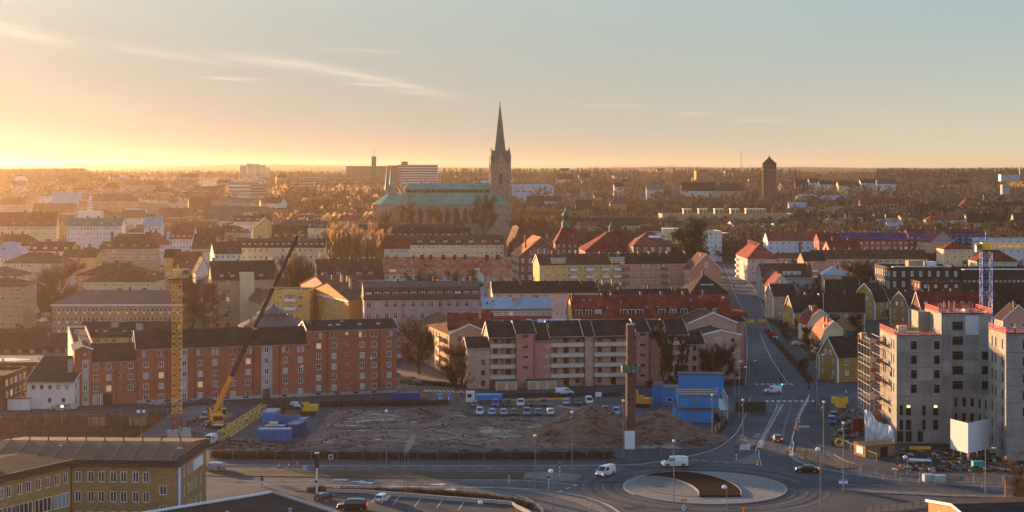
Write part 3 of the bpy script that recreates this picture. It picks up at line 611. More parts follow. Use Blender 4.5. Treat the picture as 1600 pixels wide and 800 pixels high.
# ================================================================ named buildings
DIR = R(15)
def b(label, xl, xr, Y, ye, yr, D, wall, roof, ang=None, root=None, name='apartment_building', cat='building', group=None, **k):
    """front seen from column xl to xr, nearest corner at depth Y (left end), turned by ang"""
    mE = k.pop('maxE', 12)
    while Y > 1050 and Z(ye, Y)-terr(X(xl, Y), Y) > mE: Y *= 1.02
    a = DIR if ang is None else R(ang); P0 = (X(xl, Y), Y); kk = (xr-800)/F
    # P0 + t*(cos,sin) lies on the ray of xr
    t = (kk*P0[1]-P0[0])/(math.cos(a)-kk*math.sin(a)); P1 = (P0[0]+t*math.cos(a), P0[1]+t*math.sin(a)); Ym = Y
    bz = terr(*P0)
    if root is None: root = empty(name, (*P0, bz), a, label, cat, group)
    E = Z(ye, (Y+P1[1])/2)-bz; hd = 0 if k.get('ax') == 'y' else D/2*math.cos(a)
    Rz = Z(yr, (Y+P1[1])/2+hd)-bz if yr is not None else E
    if Rz <= E: Rz = E+.4
    s = Sec(root, P0, P1, D, E, Rz, wall=wall, roof=roof, base=bz, **k); s.label = label; Y < 1000 and s.clutter(); return s
def h(label, px, Y, Wd, D, ang, ye, yr, wall, roof, name='house', cat='house', group=None, **k):
    a = R(ang); P0 = (X(px, Y), Y); P1 = (P0[0]+Wd*math.cos(a), P0[1]+Wd*math.sin(a)); bz = terr(*P0); root = empty(name, (*P0, bz), a, label, cat, group)
    E = Z(ye, Y)-bz; cy = (D/2*math.cos(a)) if k.get('ax') != 'y' else Wd/2*math.sin(a); Rz = Z(yr, Y+cy)-bz
    if Rz <= E: Rz = E+.4
    s = Sec(root, P0, P1, D, E, Rz, wall=wall, roof=roof, base=bz, **k); s.label = label; Y < 1000 and s.clutter(); return s
# ---- long red brick block
A, B_ = G(116, 635), G(620, 614); A_, B_v = Vector(A), Vector(B_)
def al(px, P0): return (Vector(online(px, A, B_))-Vector(P0)).length
an = math.atan2(B_[1]-A[1], B_[0]-A[0])
rt = empty('brick_apartment_block', (*A, 0), an, 'long red brick apartment block stepping up in three heights behind the crane', 'apartment block')
SW, PR, SM, TALL = (1.3, 1.5, 1, 0), (.72, 1.5, 0, 0), (.75, .8, 0, 0), (1.1, 1.5, 1, 0)
def cols(P0, spec, rows0, rows):
    out = []
    for px, t in spec:
        x = al(px, P0)
        for j in range(rows0, rows):
            if t == 'p' : out += ([(x-.55, j, PR), (x+.55, j, PR)] if j == 0 else [(x, j, SW)])
            elif t == 's': out.append((x, j, SM))
            elif t == 't': out.append((x, j, TALL))
            else: out.append((x, j, SW))
    return out
def bsec(x0, x1, E, Rz, D, front, **k):
    P0, P1 = online(x0, A, B_), online(x1, A, B_); s = Sec(rt, P0, P1, D, E, Rz, wall=BRICK, roof='dark', front=front(P0), left=[], near=True, st=2.79, top=.75, trim=WHITE, wp=(.5, .2, .27, .03), **k); s.P0 = P0; return s
s0 = bsec(116, 143.4, 14.4, 15.3, 12, lambda P: cols(P, [(133.5, 't')], 1, 5), ax='y')
s1 = bsec(143.5, 213, 11.3, 15.0, 12, lambda P: cols(P, [(150, 'w'), (170, 'w'), (186, 's'), (204, 'w')], 0, 3))
s2 = bsec(213.1, 480, 14.2, 18.0, 12, lambda P: cols(P, [(228, 'p'), (252, 'p'), (288, 't'), (313, 'p'), (336, 'p'), (364, 'p'), (388, 'p'), (416.5, 't'), (446, 'p'), (469.5, 'p')], 0, 5), right=[])
s3 = bsec(480.1, 620, 17.6, 19.4, 12, lambda P: cols(P, [(498, 'p'), (522, 'p'), (542, 's'), (566, 'p'), (584.5, 'p'), (608, 'p')], 0, 6), right='grid', sidecols=2)
for s, lo, hi, zt in ((s0, 128.5, 139, 0), (s2, 283, 293, 0), (s2, 408.5, 425.5, 0)):
    x0, x1 = al(lo, s.P0), al(hi, s.P0); bb = MB(); m = CONCP; z1 = s.E-(2.6 if s is s0 else .5)
    hs = [q for q in s.holes['f'] if x0 < q[0]+q[2]/2 < x1]; zz = 0; hs.sort(key=lambda q: q[1])
    for q in hs+[None]:
        top = q[1] if q else z1; bb.box(x0, x1, -.06, -.003, zz, top, m)
        if q: bb.box(x0, q[0], -.06, -.003, q[1], q[1]+q[3], m); bb.box(q[0]+q[2], x1, -.06, -.003, q[1], q[1]+q[3], m); zz = q[1]+q[3]
    bb.build('stair_panel', rt, s.M)
for s, ps in ((s1, (182,)), (s2, (214, 261, 304, 396, 437)), (s3, (511, 593))):
    for p in ps: s.pipe(al(p, s.P0))
for s in (s2, s3):
    bb = MB(); bb.box(0.01, s.W-.01, -.05, -.003, 0, .9, CONCP); 
    for i in range(int(s.W/5)): bb.box(3+i*5-.7, 3+i*5+.7, -.07, -.052, .35, .8, BLACKV)
    bb.build('plinth', rt, s.M)
bb = MB(); x0, x1 = al(161, s1.P0), al(176, s1.P0); bb.box(x0, x1, -.05, -.003, 0, 2.9, BLACKV); o = bb.build('garage_opening', rt, s1.M)
bb = MB(); x0, x1 = al(144.5, s1.P0), al(160.5, s1.P0); bb.box(x0, x1, -.1, -.004, 0, 3.0, CONCP); bb.box(x0+.6, x1-.6, -.14, -.101, .1, 2.6, GLASSC)
for i in range(4): xx = x0+.6+(x1-x0-1.2)*i/3; bb.box(xx-.06, xx+.06, -.18, -.141, .1, 2.6, FRAME)
bb.build('door', rt, s1.M)
x0 = al(416.5, s2.P0); bb = MB(); bb.box(x0-1.5, x0+1.5, -.5, -.07, 2.6, 2.9, CONCP); bb.box(x0-.9, x0+.9, -.1, -.062, 0, 2.5, DARK); bb.box(x0-.7, x0+.7, -.13, -.101, .2, 2.3, GLASSC); bb.build('door', rt, s2.M)
s3.skylights([(.27, .2), (.36, .2), (.6, .2), (.81, .2)], 1.1, 1.0); s3.chimneys([(.42, .3, .5), (.05, .3, .5)], w=1, m=DARK)
for r_ in range(6): s3.balcony('r', 3.0, r_, 3.2, 1.5, [DBLUE, mat('balcony_green', (.10, .16, .13), .7), STEEL][r_ % 3])
bb = MB(); bb.lathe([(.45, 0), (.45, .06)], WHITE, 4, T=s0.M @ TR(al(133.5, s0.P0), -.06, 13.1) @ Matrix.Rotation(R(90), 4, 'X') if False else TR(0, 0)); 
o = put('attic_window', bb.data('attic_window'), rt, s0.M @ TR(al(133, s0.P0), -.02, 13.0) @ Matrix.Rotation(R(90), 4, 'X')); put('pane', MB().lathe([(.3, .061), (.3, .08)], GLASS, 4).data('pane'), o)
# rear wing of the red block running back from its left end
Pw = Vector(A)+Vector((math.cos(an+math.pi/2), math.sin(an+math.pi/2)))*12.1
wg = Sec(rt, Pw, Pw+Vector((math.cos(an), math.sin(an)))*5, 48, 14.2, 14.2, wall='palepink', roof='dark', kind='flat', front=[], left=[], right=[], near=True)
wg.chimneys([(.5, .1, 1.2), (.5, .3, 1), (.4, .6, 1)], m=STEEL, w=1.2)
# ---- office building of yellow brick, bottom left
bl = (-70.9, 258.4); bw = (-86.0, 258.4+.8/16.9*15.1); br = (-54.0, 257.6); lf = (-92.0, 219.5)
ro = empty('office_building', (*bl, 0), 0, 'yellow brick office building with brown sheet roof in the bottom corner', 'office')
BROOF = mat('brown_sheet_roof', (.10, .058, .040), .75, .2, .6, kind='seam', bump=.4, spec=.12); FASC = mat('brown_fascia', (.075, .04, .034), .6, .15, .8, kind='seam', bump=.5)
OW = (1.05, 1.75, 1, 0)
def oal(px, P, Q): return (Vector(online(px, P, Q))-Vector(P)).length
fr = [(oal(px, bw, br), j, OW) for px in (122, 142, 158, 177, 193, 212, 228) for j in (0, 1, 2)]+[(oal(255, bw, br), -8.7, (1.2, 1.5, 1, 0)), (oal(255, bw, br), -5.5, (1.2, 1.5, 1, 0))]
w1 = Sec(ro, bw, br, 20, 13.3, 14.5, wall=YBRICK, roof=BROOF, front=fr, right=[(x, j, OW) for x in (5, 8, 10, 13, 16) for j in (0, 1, 2)], st=3.2, top=1.9, near=True, ov=.75, wp=(.85, .1, .05, 0), thick=.15)
fl = [(oal(px, lf, bl), 0, OW) for px in (-28, -13, 2, 14, 31, 45, 60, 74, 89.5, 103)]
for px in (-25, 12, 38, 68, 97): fl += [(oal(px, lf, bl), 1, (3.6, 2.3, 3, 0)), (oal(px, lf, bl), 2.2, (3.6, 2.3, 3, 0))]
w2 = Sec(ro, lf, bl, 18, 13.3, 13.7, wall=YBRICK, roof=mat('felt_roof', (.034, .03, .03), .95, .3, .4, spec=.04), front=fl, right=[], left=[], st=3.2, top=1.9, near=True, ov=.75, wp=(.85, .1, .05, 0), thick=.12)
for s in (w1, w2):
    fb = MB(); W_, D_ = s.W, s.D; fb.box(14.8 if s is w1 else -.6, W_+(.6 if s is w1 else 0), -.62, -.05, 12.25, 13.42, FASC)
    if s is w1: fb.box(W_+.05, W_+.62, -.05, D_+.6, 12.25, 13.42, FASC)
    fb.build('fascia', ro, s.M); fb = MB(); fb.box(0, W_, -.12, -.004, 12.12, 12.25, mat('verdigris_strip', (.18, .38, .33), .6)); fb.build('eaves_strip', ro, s.M)
for i in range(10):
    u = .04+i*.1; pb2 = MB(); x = u*w1.W; zr = w1.Rz+.15; pb2.box(x-.08, x+.08, 9.9, 10.1, zr-.1, zr+.75, DARK); pb2.bar((x, 10, zr+.1), (x+1.0, 0.2, 13.55), .09, DARK); pb2.build('roof_vent', ro, w1.M)  # ridge post with a dark diagonal bar laid down the front slope
for x, y in ((.3, .35), (.93, .3)):
    pb2 = MB(); pb2.lathe([(.5, 13.3), (.5, 14.1), (.62, 14.15), (.1, 14.4)], STEEL, 10, (x*w1.W+2*.6, y*w1.D)); pb2.build('roof_cowl', ro, w1.M)
for x in (.50, .60, .70):
    pb2 = MB(); pb2.box(x*w2.W, x*w2.W+2.2, 8, 10.5, 13.3, 14.3, DARK); pb2.box(x*w2.W-.1, x*w2.W+2.3, 7.9, 10.6, 14.3, 14.8, WHITE); pb2.build('skylight', ro, w2.M)
pb2 = MB(); pb2.box(.5, 2.0, -.15, -.005, 4, 12.1, WHITE, w1.T['r']); pb2.box(.38, .5, -.17, -.005, 4, 12.1, LBLUE, w1.T['r']); pb2.box(2.0, 2.12, -.17, -.005, 4, 12.1, LBLUE, w1.T['r']); pb2.build('wall_panel', ro, w1.M)
pb2 = MB(); pb2.box(10.5, 17, -.2, -.02, 9.6, 11.4, WHITE, w1.T['r']); pb2.build('wall_panel', ro, w1.M)
w2.pipe(w2.W-.5, m=DARK)
# flat roofed hall at the bottom edge
hp = [(-37.9, 253), (-78, 216), (-52, 192), (-10, 216.5)]
hr = empty('flat_roofed_hall', (*hp[0], 0), 0, 'dark flat roofed hall with pale roof edging at the bottom edge', 'hall')
T0 = TR(-hp[0][0], -hp[0][1]); m_ = MB(); m_.prism(hp, 0, 8.9, wallm('tan'), T0); m_.build('wall', hr)
m_ = MB(); q = [(p[0]*.99+hp[0][0]*.01, p[1]-.2) for p in hp]; m_.prism(hp, 8.9, 9.0, MATS['felt_roof'], T0); m_.build('roof', hr)
for i in (3, 0): 
    p, q = Vector(hp[i]), Vector(hp[(i+1) % 4]); d = (q-p).normalized(); n = Vector((-d.y, d.x))*.2; m_ = MB(); m_.prism([tuple(p+n), tuple(p-n), tuple(q-n), tuple(q+n)], 8.95, 9.3, CONCP if i == 3 else WHITE, T0); m_.build('parapet', hr)
for x, y in ((-42, 236), (-33, 238), (-55, 228)): m_ = MB(); m_.lathe([(.25, 9), (.25, 9.6), (.35, 9.65), (.05, 9.8)], STEEL, 8, (x, y), T0); m_.build('roof_vent', hr)
# low building at bottom right
s = Sec(empty('low_building', (69.0, 240, 0), 0, 'low building with white verge and orange plaster wall at the bottom right corner', 'building'), (69, 236), (97, 240), 19, 7.3, 8.6, wall='orange', roof='dark', near=True, trim=WHITE, front=[], left=[(4, 0), (9, 0), (14, 0)], frame=WHITE)
# ---- pink balcony block
A, B_ = G(730, 608), G(1100, 600); an2 = math.atan2(B_[1]-A[1], B_[0]-A[0])
rt2 = empty('balcony_apartment_block', (*A, 0), an2, 'long pink and beige apartment block with rows of pale balconies behind the brick chimney', 'apartment block')
PINKB = mat('pink_brick', (.46, .19, .155), .9, .12, .3, kind='brick'); BEIGEB = mat('pinkish_beige_brick', (.50, .30, .225), .9, .12, .3, kind='brick'); BALC = mat('balcony_concrete', (.56, .47, .38), .85, .12, .5, fine=.08)
off = Vector((-math.sin(an2), math.cos(an2)))
def psec(x0, x1, E, Rz, D=12, back=0, wall=BEIGEB, front=[], **k):
    P0, P1 = Vector(online(x0, A, B_)), Vector(online(x1, A, B_)); s = Sec(rt2, P0+off*back, P1+off*back, D-back, E, Rz, wall=wall, roof='dark', front=front, near=True, st=2.85, top=.6, trim=WHITE, frame=DFRAME, wp=(.8, .15, .05, 0), **k); s.back = back; return s
DK = (1.5, 1.6, 1, 0)
def pbal(x0, x1, n=5):
    w = (Vector(online(x1, A, B_))-Vector(online(x0, A, B_))).length; fr = []
    for j in range(n):
        k = max(2, int(w/3.0))
        for i in range(k): fr.append((w*(i+.5)/k, j, (1.5, 2.0, 1, 0) if i % 2 else (1.2, 1.4, 0, 0)))
    s = psec(x0, x1, 14.2, 17.6, 12, 1.7, front=fr, left=[], right=[], ov=2.0)
    for j in range(n-1):
        z = 14.2-2.85*(j+1); g_ = MB(); g_.box(.06, s.W-.06, -1.6, -.01, z-.2, z, BALC); g_.box(.06, s.W-.06, -1.68, -1.6, z-.25, z+.8, BALC); g_.box(.06, s.W-.06, -1.7, -1.62, z+.95, z+1.02, STEEL); g_.build('balcony', rt2, s.M)
    g_ = MB()
    for x in (0.03, s.W*.5, s.W-.03): g_.box(x-.08, x+.08, -1.66, -1.5, 0, 14, DARK)
    g_.build('balcony_post', rt2, s.M); return s
p1 = psec(730, 765, 11.4, 13.7, 9, wall=BEIGEB, front=[(4.4, j, (1.1, 1.4, 0, 0)) for j in range(4)], left=[])
p2 = pbal(765.2, 806); p3 = psec(806.2, 835, 15.2, 17.9, 12, -1.0, wall=PINKB, front=[(2.5, j, (1.5, .65, 0, 0)) for j in range(5)], left=[(6, 0)], right=[])
p4 = psec(835.2, 860, 13.2, 17.2, 12, 0, wall=PINKB, front=[], left=[], right=[])
for j in range(5): g_ = MB(); g_.box(p4.W*.62, p4.W-.02, -.06, -.004, 12.2-2.85*j-1.3, 12.2-2.85*j-.3, BEIGEB); g_.build('brick_panel', rt2, p4.M)
p5 = pbal(860.2, 913); p6 = psec(913.2, 928, 14.0, 17.6, 12, .5, wall=BEIGEB, left=[], right=[]); p7 = pbal(928.2, 993)
p8 = psec(993.2, 1014, 15.2, 17.9, 12, -1.0, wall=PINKB, front=[(1.8, j, (1.5, .65, 0, 0)) for j in range(5)], right=[], left=[(6, 0)]); p9 = psec(1014.2, 1042, 13.2, 17.4, 12, 0, wall=PINKB, right=[], left=[])
p10 = pbal(1042.2, 1075); p11 = psec(1075.2, 1100, 11.4, 14.2, 9, 0, wall=BEIGEB, front=[(1.8, j, (1.1, 1.4, 0, 0)) for j in range(4)], left=[], right=[])
for s_, x in ((p2, .5), (p3, .95), (p8, .95), (p6, .05)): s_.pipe(x*s_.W)
for s_ in (p2, p5, p7): s_.chimneys([(.55, .45, .3)], w=.7, m=DARK)
bb = MB()
for i in range(7): xx = 2+i*5.2; bb.box(xx, xx+3.2, -.1, .0, .1, 2.3, wallm('tan') if i % 3 else DARK)
bb.build('garage_door', rt2, p2.M @ TR(0, -.02)) if False else None
# ---- beige balcony house left of it, light on its left front
s = h('yellow beige apartment house with stacked corner balconies beside the pink block', 702, 466, 12, 42, 15.5, 522, 507, 'tan', 'brown', name='apartment_building', cat='building', trim=WHITE, ax='y', front=[(3, j) for j in range(4)], left=[(x, j, (1.1, 1.5, 1, 0)) for x in (2, 6, 10, 17, 21, 25, 29, 39.5) for j in range(4)], frame=DFRAME, st=2.8)
for j in range(4): s.balcony('l', 34, j, 5, 1.8, BALC); s.balcony('l', 14, j, 3.4, 1.2, BALC)
# right-hand beige gables of the balcony block
s = h('beige brick apartment building with two shallow gables and a corner balcony', 1077, 478, 14.5, 14, 9, 505, 489, BEIGEB, 'brown', trim=WHITE, name='apartment_building', cat='building', ax='y', front=[(6, j, (1.1, 1.4, 0, 0)) for j in range(4)], left=[])
s.balcony('f', 2.2, 0, 3.5, 1.4, BALC)
s = h('lower beige brick gabled building among bare trees beside the street', 1095, 455, 11.7, 12, 10, 524, 516, BEIGEB, 'dark', trim=WHITE, name='apartment_building', cat='building', ax='y', front=[(5.2, j, (1.3, 1.4, 0, 0)) for j in range(4)]+[(9.5, j, (1.3, 1.4, 0, 0)) for j in range(4)])
s = h('narrow pink brick building closing the end of the balcony block', 1141, 492, 4.6, 20, 8, 502, 488, PINKB, 'dark', trim=WHITE, name='apartment_building', cat='building', front=[])
# ---- middle rows
s = b('dusky pink building with red roof slope and dark dormers at the street corner', 569, 750, 520, 466, 440, 17, mat('dusky_pink_plaster', (.46, .30, .26), .9, .1, .4), mat('roof_maroon', (.12, .045, .035), .75, .25, .7, kind='tile'), ang=8, kind='mansard', st=3.7, top=.9, rows=5, cols=13, win=(1.45, 2.1, 1, 1), left=[(x, j, (1.1, 2, 1, 1)) for x in (3, 7, 11, 15) for j in range(4)], inset=2.0)
s.dormers([(i+.5)/13 for i in range(13)], 2.4, 1.8, z=s.E+.7, wn=(1.9, 1.3)); s.cornice(mat('brown_cornice', (.10, .07, .06), .8), d=.4); s.chimneys([(.62, .5), (.95, .5), (.3, .5, .8)]); [s.pipe(s.W*x) for x in (.33, .66, .99)]
s = b('brick red house with pale blue metal roof and white wall stripes', 755, 862, 500, 482, 465, 13, 'red', 'zinc', ang=4, rows=4, front=[(x, j, (w_, 1.4, 1, 0)) for x, w_ in ((3.5, 2), (6, .9), (8.7, 1.2), (12.5, 1.3), (16.2, 1.3), (18.6, 1.6)) for j in range(4)], left=[(6, 1)], trim=mat('zinc_trim', (.42, .5, .56), .5))
for z in (s.E-1.0, s.E-1.6, s.E-2.2): bb = MB(); bb.box(2.2, s.W, -.05, -.003, z, z+.28, WHITE); bb.build('wall_stripe', s.root, s.M)
s.chimneys([(.45, .3, .6), (.5, .3, .4), (.55, .3, .6)], m=STEEL, w=1); s.balcony('f', s.W-1.6, 1, 3, 1.0, mat('maroon', (.10, .02, .02), .8)); s.balcony('f', 4.5, 1, 4, 1.0, MATS['maroon'])
s = b('pale pink long house with plain dark brown roof behind the blue metal roof', 770, 935, 560, 457, 440, 13, 'palepink', 'dark', ang=4, rows=5, cols=9, win=(1.5, 1.5, 2, 0), trim=WHITE, left=[]); s.chimneys([(.27, .35), (.85, .35), (.99, .2)])
s = b('red roofed row with yellow walls and many dark dormers near the street', 895, 1143, 490, 495, 461, 13, 'yellow', 'brightred', ang=6, kind='mansard', rows=4, cols=18, inset=3.2, win=(1.3, 1.5, 1, 1), left=[(6, 0), (6, 1), (4, 2)], top=.6)
s.dormers([.04, .10, .16, .32, .37, .42, .56, .63, .70, .82, .9], 2.4, 2.1, z=s.E+.4); s.skylights([(.08, .32), (.12, .32), (.47, .14), (.54, .14), (.62, .14), (.76, .3)], m=mat('sky_blue_glass', (.10, .2, .32), .2)); s.chimneys([(.01, .3), (.2, .4), (.45, .45), (.58, .45), (.72, .45)]); 
x_ = .155
for x in (.07, .4, .99): s.pipe(s.W*x, m=WHITE, w=.5)
bb = MB(); bb.box(s.W*.965, s.W*.965+7, 1, 12, s.E-.5, s.E+1, roofm('brightred')); bb.mesh([(s.W-5, -.3, s.E), (s.W+.2, -.3, s.E), (s.W-2.4, -.3, s.Rz-.3), (s.W-5, 6, s.E), (s.W+.2, 6, s.E), (s.W-2.4, 6, s.Rz-.3)], [(0, 1, 2), (3, 5, 4), (0, 2, 5, 3), (1, 4, 5, 2)], mat('red_tile_gable', (.26, .05, .035), .8, .2, .7, kind='tile')); bb.build('gable', s.root, s.M)
# terracotta row
RP, TC = 'pink', 'terracotta'
s = b('brown roofed row with pink gable end catching the sun', 497, 600, 640, 436, 405, 14, 'salmon', 'brown', ang=14, rows=5, cols=12, win=(1.2, 1.5, 1, 0), left=[(x, j) for x in (3, 7, 11) for j in range(4)], trim=None); s.dormers([.1, .32, .62, .8], 2.2, 1.8, z=s.E+1.0); s.chimneys([(x, .45, 1.2) for x in (.2, .35, .52, .74, .9)]); s.gwin('l', [(5, s.E+1), (9, s.E+1), (7, s.E+3.5)])
s = b('cream house with terracotta roof and white dormer strip in the middle row', 600, 655, 648, 427, 402, 13, 'cream', TC, ang=6, rows=4, cols=5, win=(1.5, 1.6, 2, 0)); s.chimneys([(x, .45, 1.3) for x in (.1, .35, .85)]); s.dormers([.25, .7], 3, 1.4, z=s.E+.3, m=wallm('cream'))
s = b('pale house with bright terracotta roof and black chimney stacks', 655, 745, 652, 430, 402, 13, 'palepink', TC, ang=3, rows=4, cols=9, win=(1.2, 1.5, 1, 0)); s.chimneys([(x, .45, 1.6) for x in (.05, .2, .42, .62, .8)], w=1.3, m=DARK); s.dormers([.2, .5], 2, 1.4, z=s.E+.4)
s = b('terracotta roofed house with stepped white gable beside the dark church street', 745, 800, 656, 432, 402, 13, 'palepink', TC, ang=3, rows=4, cols=6, win=(1.1, 1.5, 1, 0)); s.chimneys([(x, .45, 1.6) for x in (.3, .6)], w=1.5, m=DARK)
bb = MB(); bb.prism([(0, 0), (6, 0), (6, 17), (4.2, 18.6), (4.2, 20), (1.8, 20), (1.8, 18.6), (0, 17)], 0, .5, wallm('white'), s.M @ TR(-3, -.6, 0) @ Matrix.Rotation(R(90), 4, 'X')); o = bb.build('gable', s.root)
s = b('small terracotta hipped roof in front of the stepped gable', 763, 805, 630, 449, 436, 9, 'palepink', TC, ang=8, rows=4, cols=3, kind='hip'); s.chimneys([(.5, .4)])
# receding street fronts
s = h('ochre street house with tall pale chimneys and a cornice', 545, 535, 18, 46, 25, 470, 442, 'ochre', 'brown', name='street_house', cat='building', front=[], left=[(2+i*3.2, j, (1.1, 1.7, 1, 0)) for i in range(13) for j in range(5)], st=3.2); s.chimneys([(.3, .3, 2.5), (.3, .5, 2.5), (.6, .7, 2)], m=wallm('tan')); s.cornice(WHITE, d=.5)
s = h('rose pink street house with red roof further up the receding street', 518, 588, 14, 40, 24, 455, 432, 'pink', 'darkred', name='street_house', cat='building', front=[], left=[(2+i*3, j, (1, 1.6, 1, 0)) for i in range(12) for j in range(5)], st=3.1); s.chimneys([(.3, .3), (.3, .6)])
# left middle
s = b('sand coloured apartment building with stairwell bay and dark steep roof', 331, 428, 612, 436, 408, 13, 'tan', 'dark', ang=16, rows=5, top=.5, front=[(x, j, (1.3, 1.6, 1, 1)) for x in (2, 6, 14, 18.5, 22) for j in range(6)], left=[(3, j) for j in range(5)], st=3.2)
bb = MB(); bb.box(10.5, 16, -.8, 3, 0, s.E+2.6, wallm('cream')); bb.build('stair_bay', s.root, s.M); s.dormers([.16, .33, .8], 1.4, 1.3, z=s.E+.5, m=wallm('cream'))
for x, z in ((12, 14.5), (14.4, 14.5)): add_window(s.root, s.M @ TR(x, -.8, s.E+.6), .9, 1.4, proud=True)
for j in (2, 3): s.balcony('f', 19, j, 4, 1.3, mat('brown_balcony', (.08, .05, .035), .8))
s.chimneys([(.05, .5), (.45, .5, .8), (.9, .5)])
s = b('white gabled rendered house at the left end of the sand coloured building', 306, 330, 640, 428, 404, 15, 'white', 'dark', ang=16, rows=4, ax='y', cols=2)
s = h('brown roofed corner house with long white side wall behind the telescopic boom', 408, 585, 7, 20, 22, 474, 456, 'beige', 'brown', name='corner_house', kind='gable', ax='y', left=[(3+i*3.6, j) for i in range(6) for j in range(3)], front=[(4, 0)]); s.chimneys([(.7, .3, 1), (.3, .8, .8)])
s = b('lemon yellow flat roofed apartment building with white balconies', 423, 484, 560, 455, None, 14, 'yellow', 'dark', ang=-4, kind='flat', rows=4, front=[(3, 0, (1.8, 1.3, 1, 0)), (3, 1, (1.8, 1.3, 1, 0)), (10.5, 0, (1.7, 1.3, 1, 0)), (10.5, 1, (1.7, 1.3, 1, 0)), (7, 0, (1.8, 1.5, 1, 0)), (7, 1, (1.8, 1.5, 1, 0)), (7, 2, (1.8, 1.5, 1, 0))], st=2.95, top=1.6, parapet=.3)
for j in range(3): s.balcony('f', 7, j, 3.8, 1.4, WHITE)
bb = MB(); bb.box(5, 9, -1.5, 0, s.E-1.0, s.E-.85, mat('awning_blue', (.4, .5, .6), .6)); bb.build('canopy', s.root, s.M)
# round hall with conical roof
Yc = 505; xc = X(427, Yc); zr = Z(508, Yc-2); rr = X(481, Yc)-xc; rd = empty('round_hall', (xc, Yc, 0), 0, 'round hall with wide conical sheet roof and lantern cupola', 'hall')
CONE = mat('roof_cone_sheet', (.085, .07, .068), .6, .2, .6, bump=.2, spec=.4)
N = 36; MB().lathe([(rr-1.2, 0), (rr-1.2, zr)], wallm('tan'), N).build('wall', rd)
MB().lathe([(rr, zr-.2), (rr, zr), (4.6, Z(491, Yc)), (4.4, Z(491, Yc)-.5)], CONE, N).build('roof', rd)
o = MB().lathe([(4.0, Z(492, Yc)-.4), (4.0, Z(489, Yc))], WHITE, 24).build('lantern', rd)
for i in range(24): a = 2*math.pi*i/24; T = TR(4.02*math.cos(a), 4.02*math.sin(a), 0, a); bb = MB().box(0, .05, -.35, .35, Z(491.6, Yc), Z(489.6, Yc), GLASS, T); bb.build('pane', o)
MB().lathe([(5.2, Z(489.3, Yc)), (5.2, Z(488.6, Yc)), (.4, Z(478, Yc)), (.35, Z(475, Yc)), (.1, Z(474, Yc))], CONE, 24).build('cupola_roof', rd)
for i in range(36):
    a = 2*math.pi*i/36
    if i % 2 == 0: MB().bar((rr*math.cos(a), rr*math.sin(a), zr+.08), (4.7*math.cos(a), 4.7*math.sin(a), Z(491, Yc)+.08), .07, CONE).build('roof_seam', rd)
s = b('dark roofed rear building with round dormers between the red block and the orange office', 122, 272, 462, 525, 503, 15, 'yellow', 'dark', ang=2, rows=4, cols=12, win=(1.2, 1.2, 1, 0)); s.dormers([.18, .27, .47, .56, .9], 1.4, .8, z=s.E+.8, m=DARK)
s.chimneys([(.35, .3, .6), (.4, .5, .4), (.62, .2, .5)], m=STEEL, w=2)
s = b('orange brick office building with long window rows and white eaves', 82, 286, 585, 476, 453, 19, 'orange', mat('roof_reddish_sheet', (.16, .085, .06), .65, .2, .6, kind='seam', bump=.4), ang=1, kind='hip', inset=8, st=3.4, rows=3, front=[((i+.5)*48/31, j, (.95, 1.5, 0, 0)) for i in range(31) for j in range(3)], top=1.1, near=True, name='office_building', cat='office', wp=(.9, .1, 0, 0)); s.cornice(WHITE, d=.6, h=.5); s.chimneys([(.46, .6, 1), (.66, .55, 1)], w=1.5)
for j in range(3):
    bb = MB(); 
    for i in range(31): xx = (i+.5)*48/31; bb.box(xx-.47, xx+.47, -.04, -.003, s.E-1.1-3.4*j-1.5-.75, s.E-1.1-3.4*j-1.5-.05, WHITE) if i % 2 else None
    bb.build('spandrel', s.root, s.M)
s = b('pale yellow house with broad brown hipped roof above the orange office', 131, 238, 655, 440, 421, 20, 'cream', 'brown', ang=-3, kind='hip', rows=4, cols=8, win=(1.1, 1.2, 1, 0), trim=WHITE); s.chimneys([(.42, .5, 1), (.58, .45, 1)], w=1.8)
s = b('orange walled house with brown hip and rooftop antennas behind the pale yellow house', 120, 222, 700, 430, 410, 22, 'orange', 'brown', ang=-3, kind='hip', rows=4, cols=8); s.chimneys([(.3, .5, .8), (.5, .5, .8), (.7, .5, .8)], w=1.5)
s = b('sandy apartment block with brown hipped roof at the left edge by the bushes', -40, 35, 600, 447, 432, 18, 'tan', 'brown', ang=0, kind='hip', st=3.2, rows=5, cols=6); s.chimneys([(.7, .5)])
s = b('sandy apartment block behind with a satellite dish on its hip', -40, 30, 660, 431, 416, 18, 'cream', 'brown', ang=0, kind='hip', rows=5, cols=6)
s = b('large pinkish apartment block with low brown hip and five window rows', 6, 97, 750, 411, 394, 18, 'palepink', 'brown', ang=-4, kind='hip', rows=5, cols=8, st=3.15); s.chimneys([(.4, .5), (.8, .5)])
s = b('ochre apartment block with five rows of windows right of the pinkish block', 96, 150, 800, 402, 390, 16, 'yellow', 'brown', ang=-2, rows=5, cols=6, st=3.05)
s = b('red walled house with red tiled roof near the top of the crane mast', 270, 312, 690, 420, 394, 14, 'salmon', 'red', ang=5, rows=4, cols=3, left=[]); s.chimneys([(.5, .4)], w=1.6)
s = b('yellow ochre flat fronted house left of the red walled house', 256, 279, 705, 402, 390, 12, 'yellow', 'dark', ang=5, rows=5, cols=2)
s = b('reddish warehouse gable with small square window right of the red block', 626, 655, 500, 523, 512, 10, 'red', 'brown', ang=3, ax='y', rows=3, cols=2, trim=WHITE)
s = b('low brown roofed outbuilding behind the yellow beige apartment house', 700, 770, 470, 510, 490, 12, 'darkbrown', 'darkred', ang=2, rows=2, cols=3); s.chimneys([(.72, .3, 3.0), (.3, .5, 1)], m=wallm('salmon'), w=.8)
